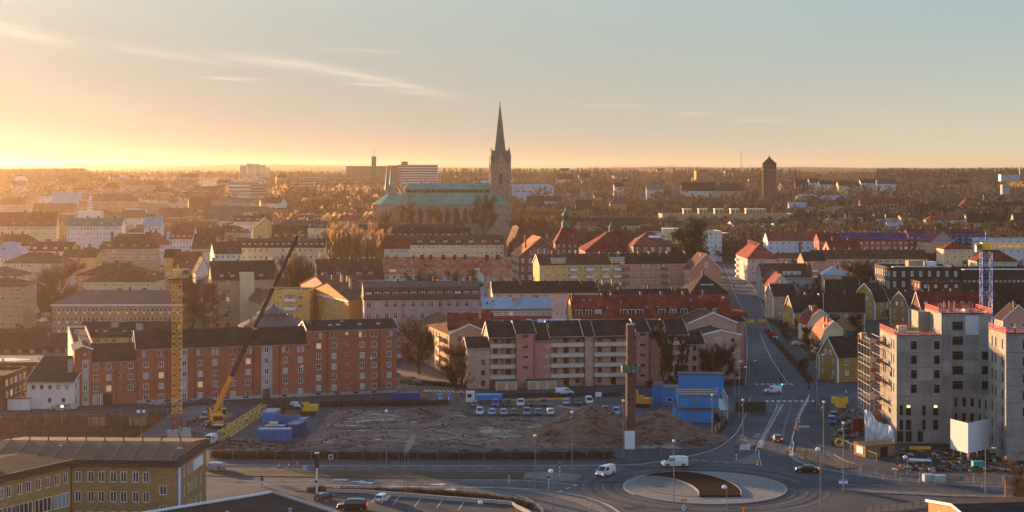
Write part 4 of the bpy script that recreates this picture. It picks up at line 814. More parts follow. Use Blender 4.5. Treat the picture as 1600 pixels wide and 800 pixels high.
# left low yards
s = b('white rendered workshop with sloping black roof next to the red block', 42, 116, 402, 596, 563, 15, 'white', MATS['felt_roof'], ang=0, kind='shed', rows=2, top=.9, st=3.3, front=[(x, 0, (.9, 1.1, 0, 0)) for x in (1.6, 3.7, 5.8, 7.9, 10)]+[(5.7, 1, (.9, 1.1, 0, 0)), (9.2, 1, (.9, 1.1, 0, 0))], near=True, trim=WHITE, parapet=.4, name='workshop', frame=DFRAME)
s.chimneys([(.8, .35, .9), (.85, .55, 1.1)], m=STEEL, w=1.2)
s = b('low terrace building with a pale deck and dark red band', 8, 45.5, 400, 626, None, 18, 'white', mat('pale_deck', (.42, .34, .27), .9), ang=0, kind='flat', rows=1, front=[], near=True, trim=MATS.get('maroon'), parapet=.5, name='terrace_building')
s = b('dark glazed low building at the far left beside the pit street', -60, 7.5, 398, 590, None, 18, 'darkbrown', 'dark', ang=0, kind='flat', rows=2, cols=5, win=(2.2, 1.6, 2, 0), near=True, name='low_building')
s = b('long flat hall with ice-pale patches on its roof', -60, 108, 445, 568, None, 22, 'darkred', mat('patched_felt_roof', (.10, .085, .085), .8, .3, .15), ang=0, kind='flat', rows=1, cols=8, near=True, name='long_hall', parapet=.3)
for i, (cx, w_) in enumerate(((.33, 13), (.88, 12))):
    bb = MB(); pts = [(s.W*cx+w_*.5*math.cos(t*.5236)*(1+.2*math.sin(3*t)), 9+3*math.sin(t*.5236)*(1+.3*math.cos(2*t))) for t in range(12)]; bb.prism(pts, s.E+.01, s.E+.05, WHITE); bb.build('snow_patch', s.root, s.M)
s = b('dark ridge roofed shed behind the flat hall', -60, 100, 490, 543, 521, 16, 'darkbrown', 'dark', ang=0, rows=1, cols=8, name='shed')
s = b('low dark flat building carrying tilted pale blue rooflights behind the pink block', 815, 912, 472, 509, None, 9, 'darkbrown', 'dark', ang=3, kind='flat', rows=1, cols=6)
for x in (.13, .31, .40, .50, .59, .68, .84, .93): bb = MB(); bb.box(-.75, .75, -1.1, 1.1, 0, .1, mat('pale_glass_panel', (.50, .58, .66), .35, .05, spec=.6), TR(s.W*x, 3, s.E+.9) @ Matrix.Rotation(R(38), 4, 'X')); bb.box(-.8, .8, .5, .6, -1, .3, STEEL, TR(s.W*x, 3, s.E+.9)); bb.build('rooflight', s.root, s.M)
# ---- yellow long block and school
s = b('long golden yellow apartment block with dormers and roof cabins', 843, 968, 700, 413, 397, 13, 'yellow', 'brown', ang=12, rows=5, cols=15, win=(1.1, 1.5, 1, 0), st=3.2, left=[(x, j) for x in (3, 6.5, 10) for j in range(5)], trim=WHITE); s.chimneys([(x, .45) for x in (.2, .5, .8)])
s.gwin('l', [(4, s.E+.6), (6.5, s.E+.6), (9, s.E+.6)])
for x in (.24, .98): bb = MB(); bb.box(s.W*x-3.2, s.W*x+3.2, .3, 7, s.E-.5, s.E+2.4, wallm('yellow')); bb.box(s.W*x-3.5, s.W*x+3.5, 0, 7.3, s.E+2.4, s.E+2.8, roofm('zinc')); bb.build('roof_cabin', s.root, s.M); [add_window(s.root, s.M @ TR(s.W*x+d, .3, s.E+.5), 1.1, 1.4, proud=True, split=False) for d in (-1.8, 0, 1.8)]
for x in (.42, .62, .82, .97): [s.balcony('f', s.W*x, j, 3, 1.2, WHITE) for j in (0, 1, 2)]
s = b('orange brown apartment block with white windows, continuing right of the golden one', 968.5, 1081, 709, 411, 396, 13, 'salmon', 'dark', ang=10, rows=5, cols=14, win=(1.1, 1.5, 1, 0), st=3.2); s.chimneys([(x, .45) for x in (.03, .3, .45, .7, .95)], m=wallm('salmon')); [s.balcony('f', s.W*x, j, 2.6, 1.2, mat('grey_balcony', (.16, .15, .14), .8)) for x in (.08, .62, .95) for j in range(4)]
s = b('brown block with broad pediment gable facing the street', 1081, 1126, 690, 421, 397, 16, 'salmon', 'brown', ang=6, ax='y', rows=4, cols=1, st=3.2, trim=WHITE); add_window(s.root, s.M @ TR(s.W/2, 0, s.E+.8), 1.3, 2.4, proud=True)
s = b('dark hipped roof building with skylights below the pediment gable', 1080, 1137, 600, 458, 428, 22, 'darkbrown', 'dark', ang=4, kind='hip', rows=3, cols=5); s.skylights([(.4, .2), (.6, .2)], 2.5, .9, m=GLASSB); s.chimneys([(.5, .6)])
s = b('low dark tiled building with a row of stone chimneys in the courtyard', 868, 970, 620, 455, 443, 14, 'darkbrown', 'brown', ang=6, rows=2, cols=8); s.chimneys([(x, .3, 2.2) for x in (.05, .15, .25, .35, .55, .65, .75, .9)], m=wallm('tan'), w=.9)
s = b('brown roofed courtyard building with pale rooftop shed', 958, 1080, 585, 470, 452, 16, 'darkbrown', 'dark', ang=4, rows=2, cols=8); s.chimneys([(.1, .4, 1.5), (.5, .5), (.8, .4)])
# school
s = b('brick school building with arched windows in a broad terracotta gable', 811, 880, 760, 401, 371, 26, DBRICK, 'terracotta', ang=8, ax='y', rows=4, cols=6, win=(1.3, 2.2, 1, 1), st=4, name='school_building', cat='school', trim=mat('sandstone', (.4, .28, .18), .9)); s.gwin('f', [(s.W/2+d, s.E+.8+.0, (.8, 3.4-abs(d)*.25, 0, 1)) for d in (-5, -3.3, -1.6, 0, 1.6, 3.3, 5)]); s.chimneys([(.2, .3), (.75, .5, 1.5)])
s = b('school wing with steep terracotta roof beneath the green copper turret', 868, 912, 850, 380, 345, 18, DBRICK, 'darkred', ang=2, kind='hip', inset=6, rows=3, cols=5, name='school_building', cat='school'); sw = s
cu = roofm('copper'); Yt = 855; xt = X(884, Yt); tt = empty('copper_turret', (xt, Yt, Z(352, Yt)), 0, 'green copper turret with onion cap on the school roof', 'turret'); k0 = Z(352, Yt)
tt.location.z = Z(354, Yt)-.5; k0 = tt.location.z
MB().lathe([(2.4, 0), (2.4, 3.2), (2.1, 3.4)], cu, 8).build('turret_base', tt); MB().lathe([(1.6, 3.4), (1.6, 6.2), (2.1, 6.5), (1.7, 7.6), (.8, 8.8), (.4, 10), (.1, 12)], cu, 8).build('turret_cap', tt)
for i in range(8): a = (i+.5)*math.pi/4; MB().box(-.05, .05, -.5, .5, 3.8, 6.2, BLACKV, TR(1.52*math.cos(a), 1.52*math.sin(a), 0, a)).build('louvre', tt)
s = b('broad school hall with sweeping red tiled roof and small spirelet', 915, 1015, 800, 392, 360, 30, DBRICK, 'darkred', ang=4, kind='hip', inset=14, rows=3, cols=12, win=(1.6, 2.4, 1, 1), st=4, name='school_building', cat='school'); s.chimneys([(.5, .5, 2)], w=2)
s = b('red roofed school wing with pale rooflights behind the pines', 990, 1050, 780, 384, 362, 20, DBRICK, 'red', ang=4, kind='hip', inset=8, rows=3, cols=5, win=(1.6, 2, 1, 1), st=4, name='school_building', cat='school'); s.skylights([(.25, .3), (.6, .3)], 6, 2, m=WHITE)
s = b('brown brick house with tall narrow gable left of the school', 800, 822, 800, 385, 355, 22, DBRICK, 'brown', ang=8, ax='y', rows=5, cols=2, left=[])
tb = empty('copper_spirelet', (X(955, 815), 815, Z(362, 815)), 0, 'small green copper spirelet rising from the school hall ridge', 'turret'); MB().lathe([(1.3, 0), (1.3, 1.5), (1.5, 1.7), (.7, 3.4), (.1, 4.8)], cu, 8).build('turret_cap', tb); MB().lathe([(1.5, -2), (1.5, 0)], DBRICK, 8).build('turret_base', tb)
# yellow dormered rows left of the school
s = b('pale yellow apartment row with white dormers in front of the cathedral trees', 605, 787, 800, 382, 368, 13, 'cream', 'brown', ang=3, rows=5, cols=24, st=2.9, win=(1.1, 1.3, 1, 0)); s.dormers([(i+.5)/9 for i in range(9)], 2.3, 1.3, z=s.E+.6, m=wallm('cream')); s.chimneys([(x, .5) for x in (.1, .3, .5, .7, .9)])
s = b('dark roofed row with small dormers just above the pale yellow row', 600, 735, 860, 370, 356, 12, 'tan', 'dark', ang=3, rows=4, cols=16); s.dormers([(i+.5)/14 for i in range(14)], 1.5, 1.1, z=s.E+.4, m=wallm('cream')); s.chimneys([(x, .5) for x in (.15, .35, .6, .85)])
s = b('brown roofed row under the cathedral wall', 560, 720, 960, 358, 351, 12, 'tan', 'dark', ang=3, rows=3, cols=14); s.chimneys([(x, .5) for x in (.2, .5, .8)])
s = b('grey green house with red dormer storey below the poplars', 600, 640, 730, 388, 372, 12, 'green', 'darkred', ang=4, rows=4, cols=5)
# left mid
s = b('maroon mansard roofed apartment row with cream walls', 377, 508, 720, 386, 373, 14, 'cream', 'brown', ang=4, kind='mansard', rows=4, cols=15, st=3.1, win=(1.1, 1.5, 1, 0)); s.dormers([(i+.5)/15 for i in range(15)], 1.2, 1.2, z=s.E+.6, m=wallm('cream')); s.chimneys([(x, .5) for x in (.2, .5, .9)])
s = b('terrace of white gables with reddish roofs climbing to the left', 335, 378, 690, 396, 378, 15, 'white', 'brown', ang=18, rows=4, cols=5, left=[]); s.chimneys([(.3, .5), (.6, .5), (.9, .5)])
s = b('brown steep roofed house with yellow gable front and ridge finial', 395, 435, 900, 358, 340, 16, 'yellow', 'dark', ang=10, ax='y', rows=4, cols=5, trim=wallm('yellow'))
for i, (xl, xr, Y, ye, yr, wl_, rf, lb) in enumerate((
    (45, 110, 860, 392, 378, 'yellow', 'dark', 'mustard yellow house with dark roof and cross gable in the left haze'),
    (110, 160, 850, 401, 386, 'orange', 'brown', 'orange tinted house with twin chimneys in the left haze'),
    (160, 240, 840, 388, 365, 'tan', 'brown', 'wide brown roofed corner house with one white dormer in the left haze'),
    (218, 262, 900, 382, 362, 'white', 'red', 'white gabled house with orange red roof in the left haze'),
    (265, 300, 930, 373, 352, 'white', 'red', 'tall white house with steep red pyramid roof left of the cream rows'),
    (300, 335, 850, 388, 366, 'palepink', 'brown', 'pale house with row of stubby chimneys left of the white gable terrace'),
    (-20, 60, 900, 384, 366, 'cream', 'dark', 'long low dark roof at the left edge below the gabled hall'),
    (-20, 38, 820, 402, 377, 'white', 'zinc', 'white shed with pale blue metal roof at the left edge'),
    (-20, 88, 1010, 353, 332, 'cream', 'red', 'large cream hall with orange tiled roof and front gable at left'),
    (75, 112, 1060, 351, 336, 'white', 'slate', 'white building with grey roof left of the ship-like mast'),
    (105, 190, 1010, 353, 341, 'white', 'copper', 'long house with pale green copper roof in the left haze'),
    (225, 252, 1010, 353, 338, 'white', 'zinc', 'white house with light metal roof beside the green copper roofed one'),
    (180, 236, 1080, 340, 328, 'white', 'dark', 'white classical house with dark hipped roof in the left haze'),
    (248, 296, 1100, 339, 325, 'cream', 'brown', 'cream house with colonnade and brown roof in the left haze'),
    (295, 330, 1100, 328, 309, 'cream', 'brown', 'cream town house with tall dormers right of the colonnade house'),
    (318, 378, 1150, 345, 322, 'white', 'slate', 'ornate white hotel-like house with small onion gables'),
    (50, 115, 1200, 331, 318, 'tan', 'brown', 'brown flat roofed block with glazed strip in the left haze'),
    (140, 215, 1250, 314, 303, 'orange', 'brown', 'long brown roofed block with white centre bay in the left haze'),
    (80, 124, 1300, 320, 300, 'white', 'zinc', 'white stepped block on the rise in the left haze'),
    (0, 40, 1300, 319, 309, 'tan', 'brown', 'brown roofed hall at the far left in the haze'),
    (440, 510, 1000, 356, 345, 'cream', 'slate', 'low cream building with dark hipped roof left of the poplars'),
    (455, 505, 1130, 343, 333, 'green', 'zinc', 'pale green modern hall with ribbed front'),
    (365, 425, 1050, 346, 337, 'white', 'brown', 'wide white flat topped building above the ridge finial house'),
    (410, 447, 1300, 318, 309, 'salmon', 'red', 'small orange roofed house in the middle of the hazy old town'),
    (480, 520, 1250, 329, 313, 'white', 'dark', 'white house with steep slate roofs at the edge of the park trees'),
    (520, 560, 1300, 327, 316, 'white', 'brown', 'pale villa with chimneys at the edge of the park trees'),
    (330, 385, 1020, 363, 352, 'tan', 'brown', 'tan house with long brown dormer strip in the hazy old town'),
    (300, 350, 960, 375, 356, 'cream', 'brown', 'cream corner house with brown hip in the hazy old town'),
    (425, 480, 880, 372, 352, 'palepink', 'brown', 'pinkish house with broad brown roof behind the maroon mansard row'))):
    s = b(lb, xl, xr, Y, ye, yr, 14, wl_, rf, ang=random.uniform(-6, 8), kind=random.choice(('gable', 'hip', 'gable')) if xr-xl > 30 else 'gable', rows=random.choice((2, 3)), cols=max(3, int((xr-xl)/5)), win=(1.2, 1.7, 1, 0), st=3.3, name='town_house', cat='house')
    s.chimneys([(random.uniform(.1, .9), .5, 1.4) for _ in range(3)], w=1.2)
    if i % 2 == 0: s.dormers([(k+.5)/4 for k in range(4)], 1.6, 1.5, z=s.E+.5, m=wallm('cream'))
# ---- right of the centre
s = b('yellow institutional building with dark mansard roof near the park', 1045, 1142, 1780, 327, 308, 14, 'yellow', 'slate', ang=6, kind='mansard', rows=3, cols=14, name='institution'); s.chimneys([(.3, .5), (.7, .5)])
s = b('rose coloured institutional building with two curved gables', 1142, 1210, 1790, 327, 306, 14, 'palepink', 'slate', ang=4, rows=3, cols=12, name='institution')
for x in (.2, .62): bb = MB(); bb.box(s.W*x-3, s.W*x+3, -.5, 3, s.E-4, s.E+4, wallm('palepink')); bb.lathe([(3, 0), (3, 3)], wallm('palepink'), 16, T=TR(s.W*x, 3-.5, s.E+4) @ Matrix.Rotation(R(90), 4, 'X')); bb.build('gable', s.root, s.M)
# sand coloured hall with five golden roof boxes
s = b('long tan flat building carrying golden boxes on its roof', 1035, 1240, 1300, 335, None, 30, 'tan', 'tan', ang=2, kind='flat', rows=2, cols=20, win=(1.5, 1.2, 0, 0), name='modern_building', maxE=16); big = s
GOLD = mat('gold_cladding', (.50, .34, .10), .35, .15, .8, .3, 'board')
for i, (x0, x1) in enumerate(((1068, 1080), (1092, 1105), (1117, 1130), (1142, 1155), (1166, 1196))):
    Yb = big.Mw.translation.y+14; a, c = X(x0, Yb), X(x1, Yb); z0, z1 = Z(336, Yb), Z(327, Yb); cx = (a+c)/2
    r_ = empty('roof_pavilion', (cx, Yb, z0), R(0), ('leftmost', 'second', 'third', 'fourth', 'widest and last')[i]+' golden clad box of the row on the tan flat roof', 'roof pavilion', 'golden boxes on the flat roof')
    hw = (c-a)/2; MB().box(-hw, hw, 0, 9, -1.2, z1-z0, GOLD).build('wall', r_); MB().box(-hw-.5, hw+.5, -.5, 9.5, z1-z0, z1-z0+.5, WHITE).build('roof', r_)
    for k in range(max(2, int(hw/1.3))): x = -hw+2*hw*(k+.5)/max(2, int(hw/1.3)); MB().box(x-.7, x+.7, -.06, -.005, .2, z1-z0-.5, GLASSC).build('pane', r_)
s = b('curved cream office building with glazed top floor right of the pines', 1012, 1096, 1049, 366, None, 34, 'cream', 'tan', ang=-4, kind='flat', rows=3, cols=18, win=(2.2, 1.3, 1, 0), name='office_building', cat='office'); 
bb = MB(); bb.box(s.W*.28, s.W*.68, 8, 26, s.E, s.E+3, wallm('cream')); bb.box(s.W*.27, s.W*.69, 7.6, 26.4, s.E+3, s.E+3.3, WHITE); bb.build('penthouse', s.root, s.M); bb = MB(); bb.lathe([(8, s.E), (8, s.E+1), (.3, s.E+4)], WHITE, 16, (s.W*.85, 15)); bb.build('tent_roof', s.root, s.M)
s = b('white town house with dark roof edge beside the street top', 1096, 1128, 1049, 362, None, 20, 'white', 'dark', ang=10, kind='flat', rows=5, cols=5, left=[])
s = b('narrow white apartment building at the far end of the street', 1124, 1146, 1120, 366, None, 26, 'white', 'dark', ang=14, kind='flat', rows=5, cols=4, st=3.3)
s = b('pale apartment building with brown attic further up the street', 1146, 1168, 1240, 352, 345, 20, 'paleblue', 'brown', ang=10, rows=5, cols=4)
s = b('ochre block with white stair towers behind the white apartments', 1160, 1232, 1250, 352, None, 20, 'ochre', 'dark', ang=4, kind='flat', rows=5, cols=8)
for x in (.06, .38, .66): bb = MB(); bb.box(s.W*x, s.W*x+3.4, -2, 4, 0, s.E+1.5, WHITE); bb.build('stair_tower', s.root, s.M)
# street corner, right
P0 = (X(1168, 862), 906); P1 = (X(1168, 862), 862)
s = Sec(empty('street_house', (*P0, 0), -math.pi/2, 'pink corner building with red hipped roof where the street narrows', 'building'), P0, P1, 16, Z(404, 862), Z(380, 870), wall='palepink', roof='red', kind='hip', rows=5, cols=12, right=[(x, j) for x in (3, 7.5, 12) for j in range(4)], win=(1.2, 1.6, 1, 0), st=3.2); s.chimneys([(x, .4, 1.2) for x in (.1, .25, .4, .55, .7)], m=wallm('salmon'), w=.7)
for j in range(4): s.balcony('f', 8, j, 4, 1.4, WHITE)
s = b('pale blue apartment building with red roof and glazed stairwell', 1200, 1296, 1000, 376, 362, 14, 'paleblue', 'red', ang=4, rows=5, cols=10, st=3.1, win=(1.5, 1.4, 1, 0)); bb = MB(); bb.box(s.W*.5, s.W*.54, -.1, .02, 2, s.E-1, GLASSC); bb.build('stair_window', s.root, s.M); s.chimneys([(.1, .5), (.5, .5), (.9, .5)]); [s.balcony('f', s.W*.95, j, 4, 1.2, WHITE) for j in range(4)]
s = b('red roofed block between the pink corner and the gambrel house', 1296, 1345, 890, 389, 376, 14, 'salmon', 'darkred', ang=4, rows=4, cols=5, win=(1.4, 1.4, 1, 0)); s.chimneys([(.2, .5), (.7, .5)])
s = b('grey house with brown gambrel roof and white triple dormer', 1190, 1269, 750, 432, 412, 12, 'grey', 'brown', ang=2, kind='gambrel', rows=2, cols=8, win=(1.2, 1.4, 1, 0), left=[(6, 0), (6, 1)]); bb = MB(); bb.box(s.W*.42, s.W*.78, .2, 5, s.E, s.E+2.6, wallm('white')); bb.box(s.W*.41, s.W*.79, -.1, 5, s.E+2.6, s.E+2.8, roofm('brown')); bb.build('dormer', s.root, s.M); [add_window(s.root, s.M @ TR(s.W*x, .2, s.E+.7), 1.3, 1.3, proud=True, split=False) for x in (.48, .6, .72)]; s.chimneys([(.95, .4), (.55, .5)], m=wallm('salmon'))
s = b('salmon apartment block with white balcony behind the gambrel house', 1256, 1290, 800, 407, 394, 13, 'salmon', 'dark', ang=4, rows=4, cols=4); s.balcony('f', 5, 1, 4, 1.2, WHITE); s.balcony('f', 5, 2, 4, 1.2, WHITE)
rl = dict(ang=3, rows=4, st=3.1, win=(1.4, 1.4, 1, 0))
s = b('brownish pink end of the long plain row on the right', 1270, 1301, 822, 404, 391, 13, 'salmon', 'brown', cols=4, **rl); s.chimneys([(.3, .5), (.8, .5)])
s = b('soft pink stretch of the long plain row on the right', 1301.5, 1381.5, 823, 404, 391, 13, 'palepink', 'brown', cols=8, **rl); s.chimneys([(.1, .5), (.4, .5), (.7, .5)])
s = b('lemon yellow stretch of the long plain row on the right', 1382, 1450, 827, 404, 391, 13, 'cream', 'brown', cols=7, **rl); s.chimneys([(.15, .5), (.5, .5), (.85, .5)])
s = b('reddish apartment row with white windows behind the blue crane jib', 1280, 1420, 960, 376, 364, 14, 'red', 'darkred', ang=3, rows=4, cols=16, win=(1.6, 1.5, 1, 0)); s.chimneys([(x, .5) for x in (.1, .3, .5, .7, .9)])
s = b('dark roofed long row left of the crane mast', 1420, 1540, 1000, 368, 358, 14, 'darkred', 'darkred', ang=3, rows=3, cols=12); s.chimneys([(x, .5) for x in (.2, .4, .6, .8)])
s = b('cream house with red hip below the blue jib', 1475, 1520, 900, 389, 378, 14, 'cream', 'darkred', ang=2, kind='hip', rows=3, cols=4); s.chimneys([(.5, .5)])
s = b('pale green house with dark hipped roof right of the crane mast', 1526, 1590, 830, 408, 391, 15, 'green', 'darkred', ang=0, kind='hip', rows=3, cols=5); s.chimneys([(.45, .5)])
s = b('white long building with flat top at the right edge', 1530, 1640, 980, 374, None, 16, 'white', 'dark', ang=0, kind='flat', rows=3, cols=10)
s = b('tall brown gable with stepped chimneys behind the blue jib', 1456, 1490, 940, 378, 360, 20, 'tan', 'darkred', ang=10, ax='y', rows=4, cols=3); s.chimneys([(.3, .2), (.6, .3), (.5, .6)])
s = b('mustard yellow building with grey blue hipped roof', 1285, 1321, 740, 430, 416, 15, 'yellow', 'zinc', ang=-8, kind='hip', rows=3, st=3.2, cols=5, win=(1.1, 1.6, 1, 0), right=[(4, 0), (8, 0), (4, 1), (8, 1)]); s.chimneys([(.7, .5)])
INDR = mat('roof_pale_strip', (.30, .33, .37), .6, .2, .5)
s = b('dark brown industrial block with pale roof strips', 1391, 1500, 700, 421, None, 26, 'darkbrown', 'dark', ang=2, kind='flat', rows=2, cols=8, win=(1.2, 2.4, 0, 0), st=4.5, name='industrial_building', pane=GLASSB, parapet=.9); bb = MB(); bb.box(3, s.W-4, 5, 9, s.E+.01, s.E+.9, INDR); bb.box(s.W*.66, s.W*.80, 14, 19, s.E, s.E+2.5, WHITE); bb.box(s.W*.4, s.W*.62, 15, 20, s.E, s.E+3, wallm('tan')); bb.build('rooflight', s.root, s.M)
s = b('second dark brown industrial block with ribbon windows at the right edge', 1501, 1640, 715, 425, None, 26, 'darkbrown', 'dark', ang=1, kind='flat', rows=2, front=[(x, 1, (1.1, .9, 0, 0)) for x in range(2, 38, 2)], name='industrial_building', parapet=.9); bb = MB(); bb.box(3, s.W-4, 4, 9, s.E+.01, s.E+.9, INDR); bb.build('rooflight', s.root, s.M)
s = b('low dark red annex in front of the industrial block', 1438, 1502, 668, 442, None, 14, 'darkred', 'dark', ang=2, kind='flat', rows=1, cols=4, pane=GLASSB)
# wooden houses right of the street, near to far
def board(label, *a, **k): s = h(label, *a, name='wooden_house', trim=WHITE, **k); [MB().box(x-.16, x+.16, -.07, -.003, 0, s.E, WHITE, s.T[q]).build('corner_board', s.root, s.M) for q, x in (('f', .16), ('f', s.W-.16), ('l', s.D-.16), ('l', .16))]; s.chimneys([(.5, .5, .9)]); return s
Wd_ = (1.1, 1.3, 1, 1)
s = board('ochre wooden house with steep dark roof beside the scaffold', 1309, 452, 12, 9, 25, 559, 527, mat('ochre_boards', (.36, .19, .045), .85, .15, .5, kind='board'), 'dark', front=[(x, j, (1.3, 1.4, 1, 1)) for x in (3.2, 9) for j in (0, 1)], left=[(2.0, 0, Wd_), (7, 0, Wd_), (2, 1, Wd_), (7, 1, Wd_), (4.5, 0, (.7, .8, 0, 0)), (4.5, 1, (.7, .8, 0, 0))], st=3.1, top=.7); s.gwin('l', [(3.4, s.E+.5, Wd_), (5.6, s.E+.5, Wd_)])
s = board('cream gambrel house with bright orange tiled roof', 1281, 519, 9, 13, 4, 534, 502, 'cream', 'terracotta', ax='y', kind='gambrel', front=[(2.5, 0, Wd_), (6.5, 0, Wd_), (2.5, 1, Wd_), (6.5, 1, Wd_)], left=[(3, 0), (9, 0)]); s.chimneys([(.4, .3), (.4, .6)], m=wallm('salmon'))
s = board('cream gable house with dark maroon roof and leaning chimneys', 1262, 558, 9, 13, 4, 508, 484, 'cream', 'darkred', ax='y', kind='gambrel', front=[(4.5, 0, Wd_)], left=[(x, 0) for x in (3, 8)]); s.chimneys([(.3, .3, 1.5), (.3, .5, 1.5)], m=wallm('tan'))
s = board('tan wooden house with broad dark roof among the gardens', 1240, 606, 14, 9, 15, 488, 462, 'ochre', 'dark', front=[(3, 0), (8, 0)], left=[(2.5, 0), (6, 0), (2.5, 1), (6, 1)])
s = board('grey brown wooden house with white corner boards at the street bend', 1208, 641, 10, 9, 10, 462, 444, 'tan', 'dark', front=[(3, 0, Wd_), (3, 1, Wd_), (3, 2, Wd_), (7, 1, Wd_)], left=[(4, 1)])
s = board('cream gabled house with brick red roof, second row up the street', 1204, 690, 9, 12, 2, 449, 429, 'cream', 'red', ax='y', front=[(4.5, 0)], left=[(3, 0), (8, 0)])
s = board('narrow house with brown red roof, third row up the street', 1197, 730, 8, 12, 0, 442, 424, 'tan', 'darkred', ax='y', front=[(4, 0)], left=[(3, 0), (8, 0)])
s = board('yellow gambrel house with dark roof above the scaffolded site', 1367, 640, 7.5, 11, 35, 472, 443, mat('mustard_boards', (.42, .27, .07), .85, .12, .5, kind='board'), 'dark', kind='gambrel', front=[(3.7, 0, (1.2, 1.4, 1, 1)), (3.7, 1, (1.2, 1.4, 1, 1))], left=[(x, j, Wd_) for x in (2.5, 5.5, 8.5) for j in (0, 1)]); s.gwin('l', [(4.2, s.E+.6, Wd_), (6.8, s.E+.6, Wd_), (5.5, s.E+3.2, (.6, .8, 0, 0))])
bb = MB(); 
s = board('brown ochre gambrel house next to the yellow gambrel house', 1420, 612, 22, 10, 30, 482, 456, mat('brown_boards', (.30, .17, .07), .85, .12, .5, kind='board'), 'dark', kind='gambrel', front=[(4, 0), (10, 0)], left=[(x, j, Wd_) for x in (2.5, 7) for j in (0, 1, 2)]); s.gwin('l', [(3.6, s.E+.8, Wd_), (6.4, s.E+.8, Wd_)])
s = board('ochre house half hidden behind the yellow gambrel house', 1391, 650, 8, 10, 30, 471, 452, 'ochre', 'dark', front=[(4, 0), (4, 1)])
s = board('dark red wooden house with white window frames', 1317, 712, 12, 8, -12, 449, 432, 'darkred', 'dark', kind='mansard', front=[(x, j, (1.0, 1.3, 1, 1)) for x in (1.5, 4.5, 7.5, 10.5) for j in (0, 1, 2)])
s = board('brown house with dark roof behind the garden trees', 1288, 600, 15, 9, -10, 487, 458, 'tan', 'dark', front=[(3, 0, Wd_), (8, 0, Wd_)], left=[])
s = board('small pink gabled house behind the far right construction deck', 1567, 540, 10.5, 9, 0, 500, 477, 'pink', 'dark', ax='y', front=[(3, 0, (1.3, 1.5, 1, 1)), (7.2, 0, (1.3, 1.5, 1, 1))])
s = board('long dark roofed house with small red dormer above the concrete frame', 1440, 575, 26, 11, 5, 486, 456, 'darkred', 'darkred', front=[]); s.dormers([.3], 3, 1.8, z=s.E+1, m=wallm('pink')); s.dormers([.08, .6], 1.6, 1.4, z=s.E+2)
s = board('dark roofed cottage with red chimney left of the gambrel houses', 1290, 680, 14, 10, -8, 458, 437, 'darkbrown', 'dark', front=[(3, 0), (9, 0)])
s = board('maroon roofed house with pink rear gable', 1336, 770, 16, 10, 4, 437, 424, 'pink', 'dark', front=[(3, 0), (9, 0)])
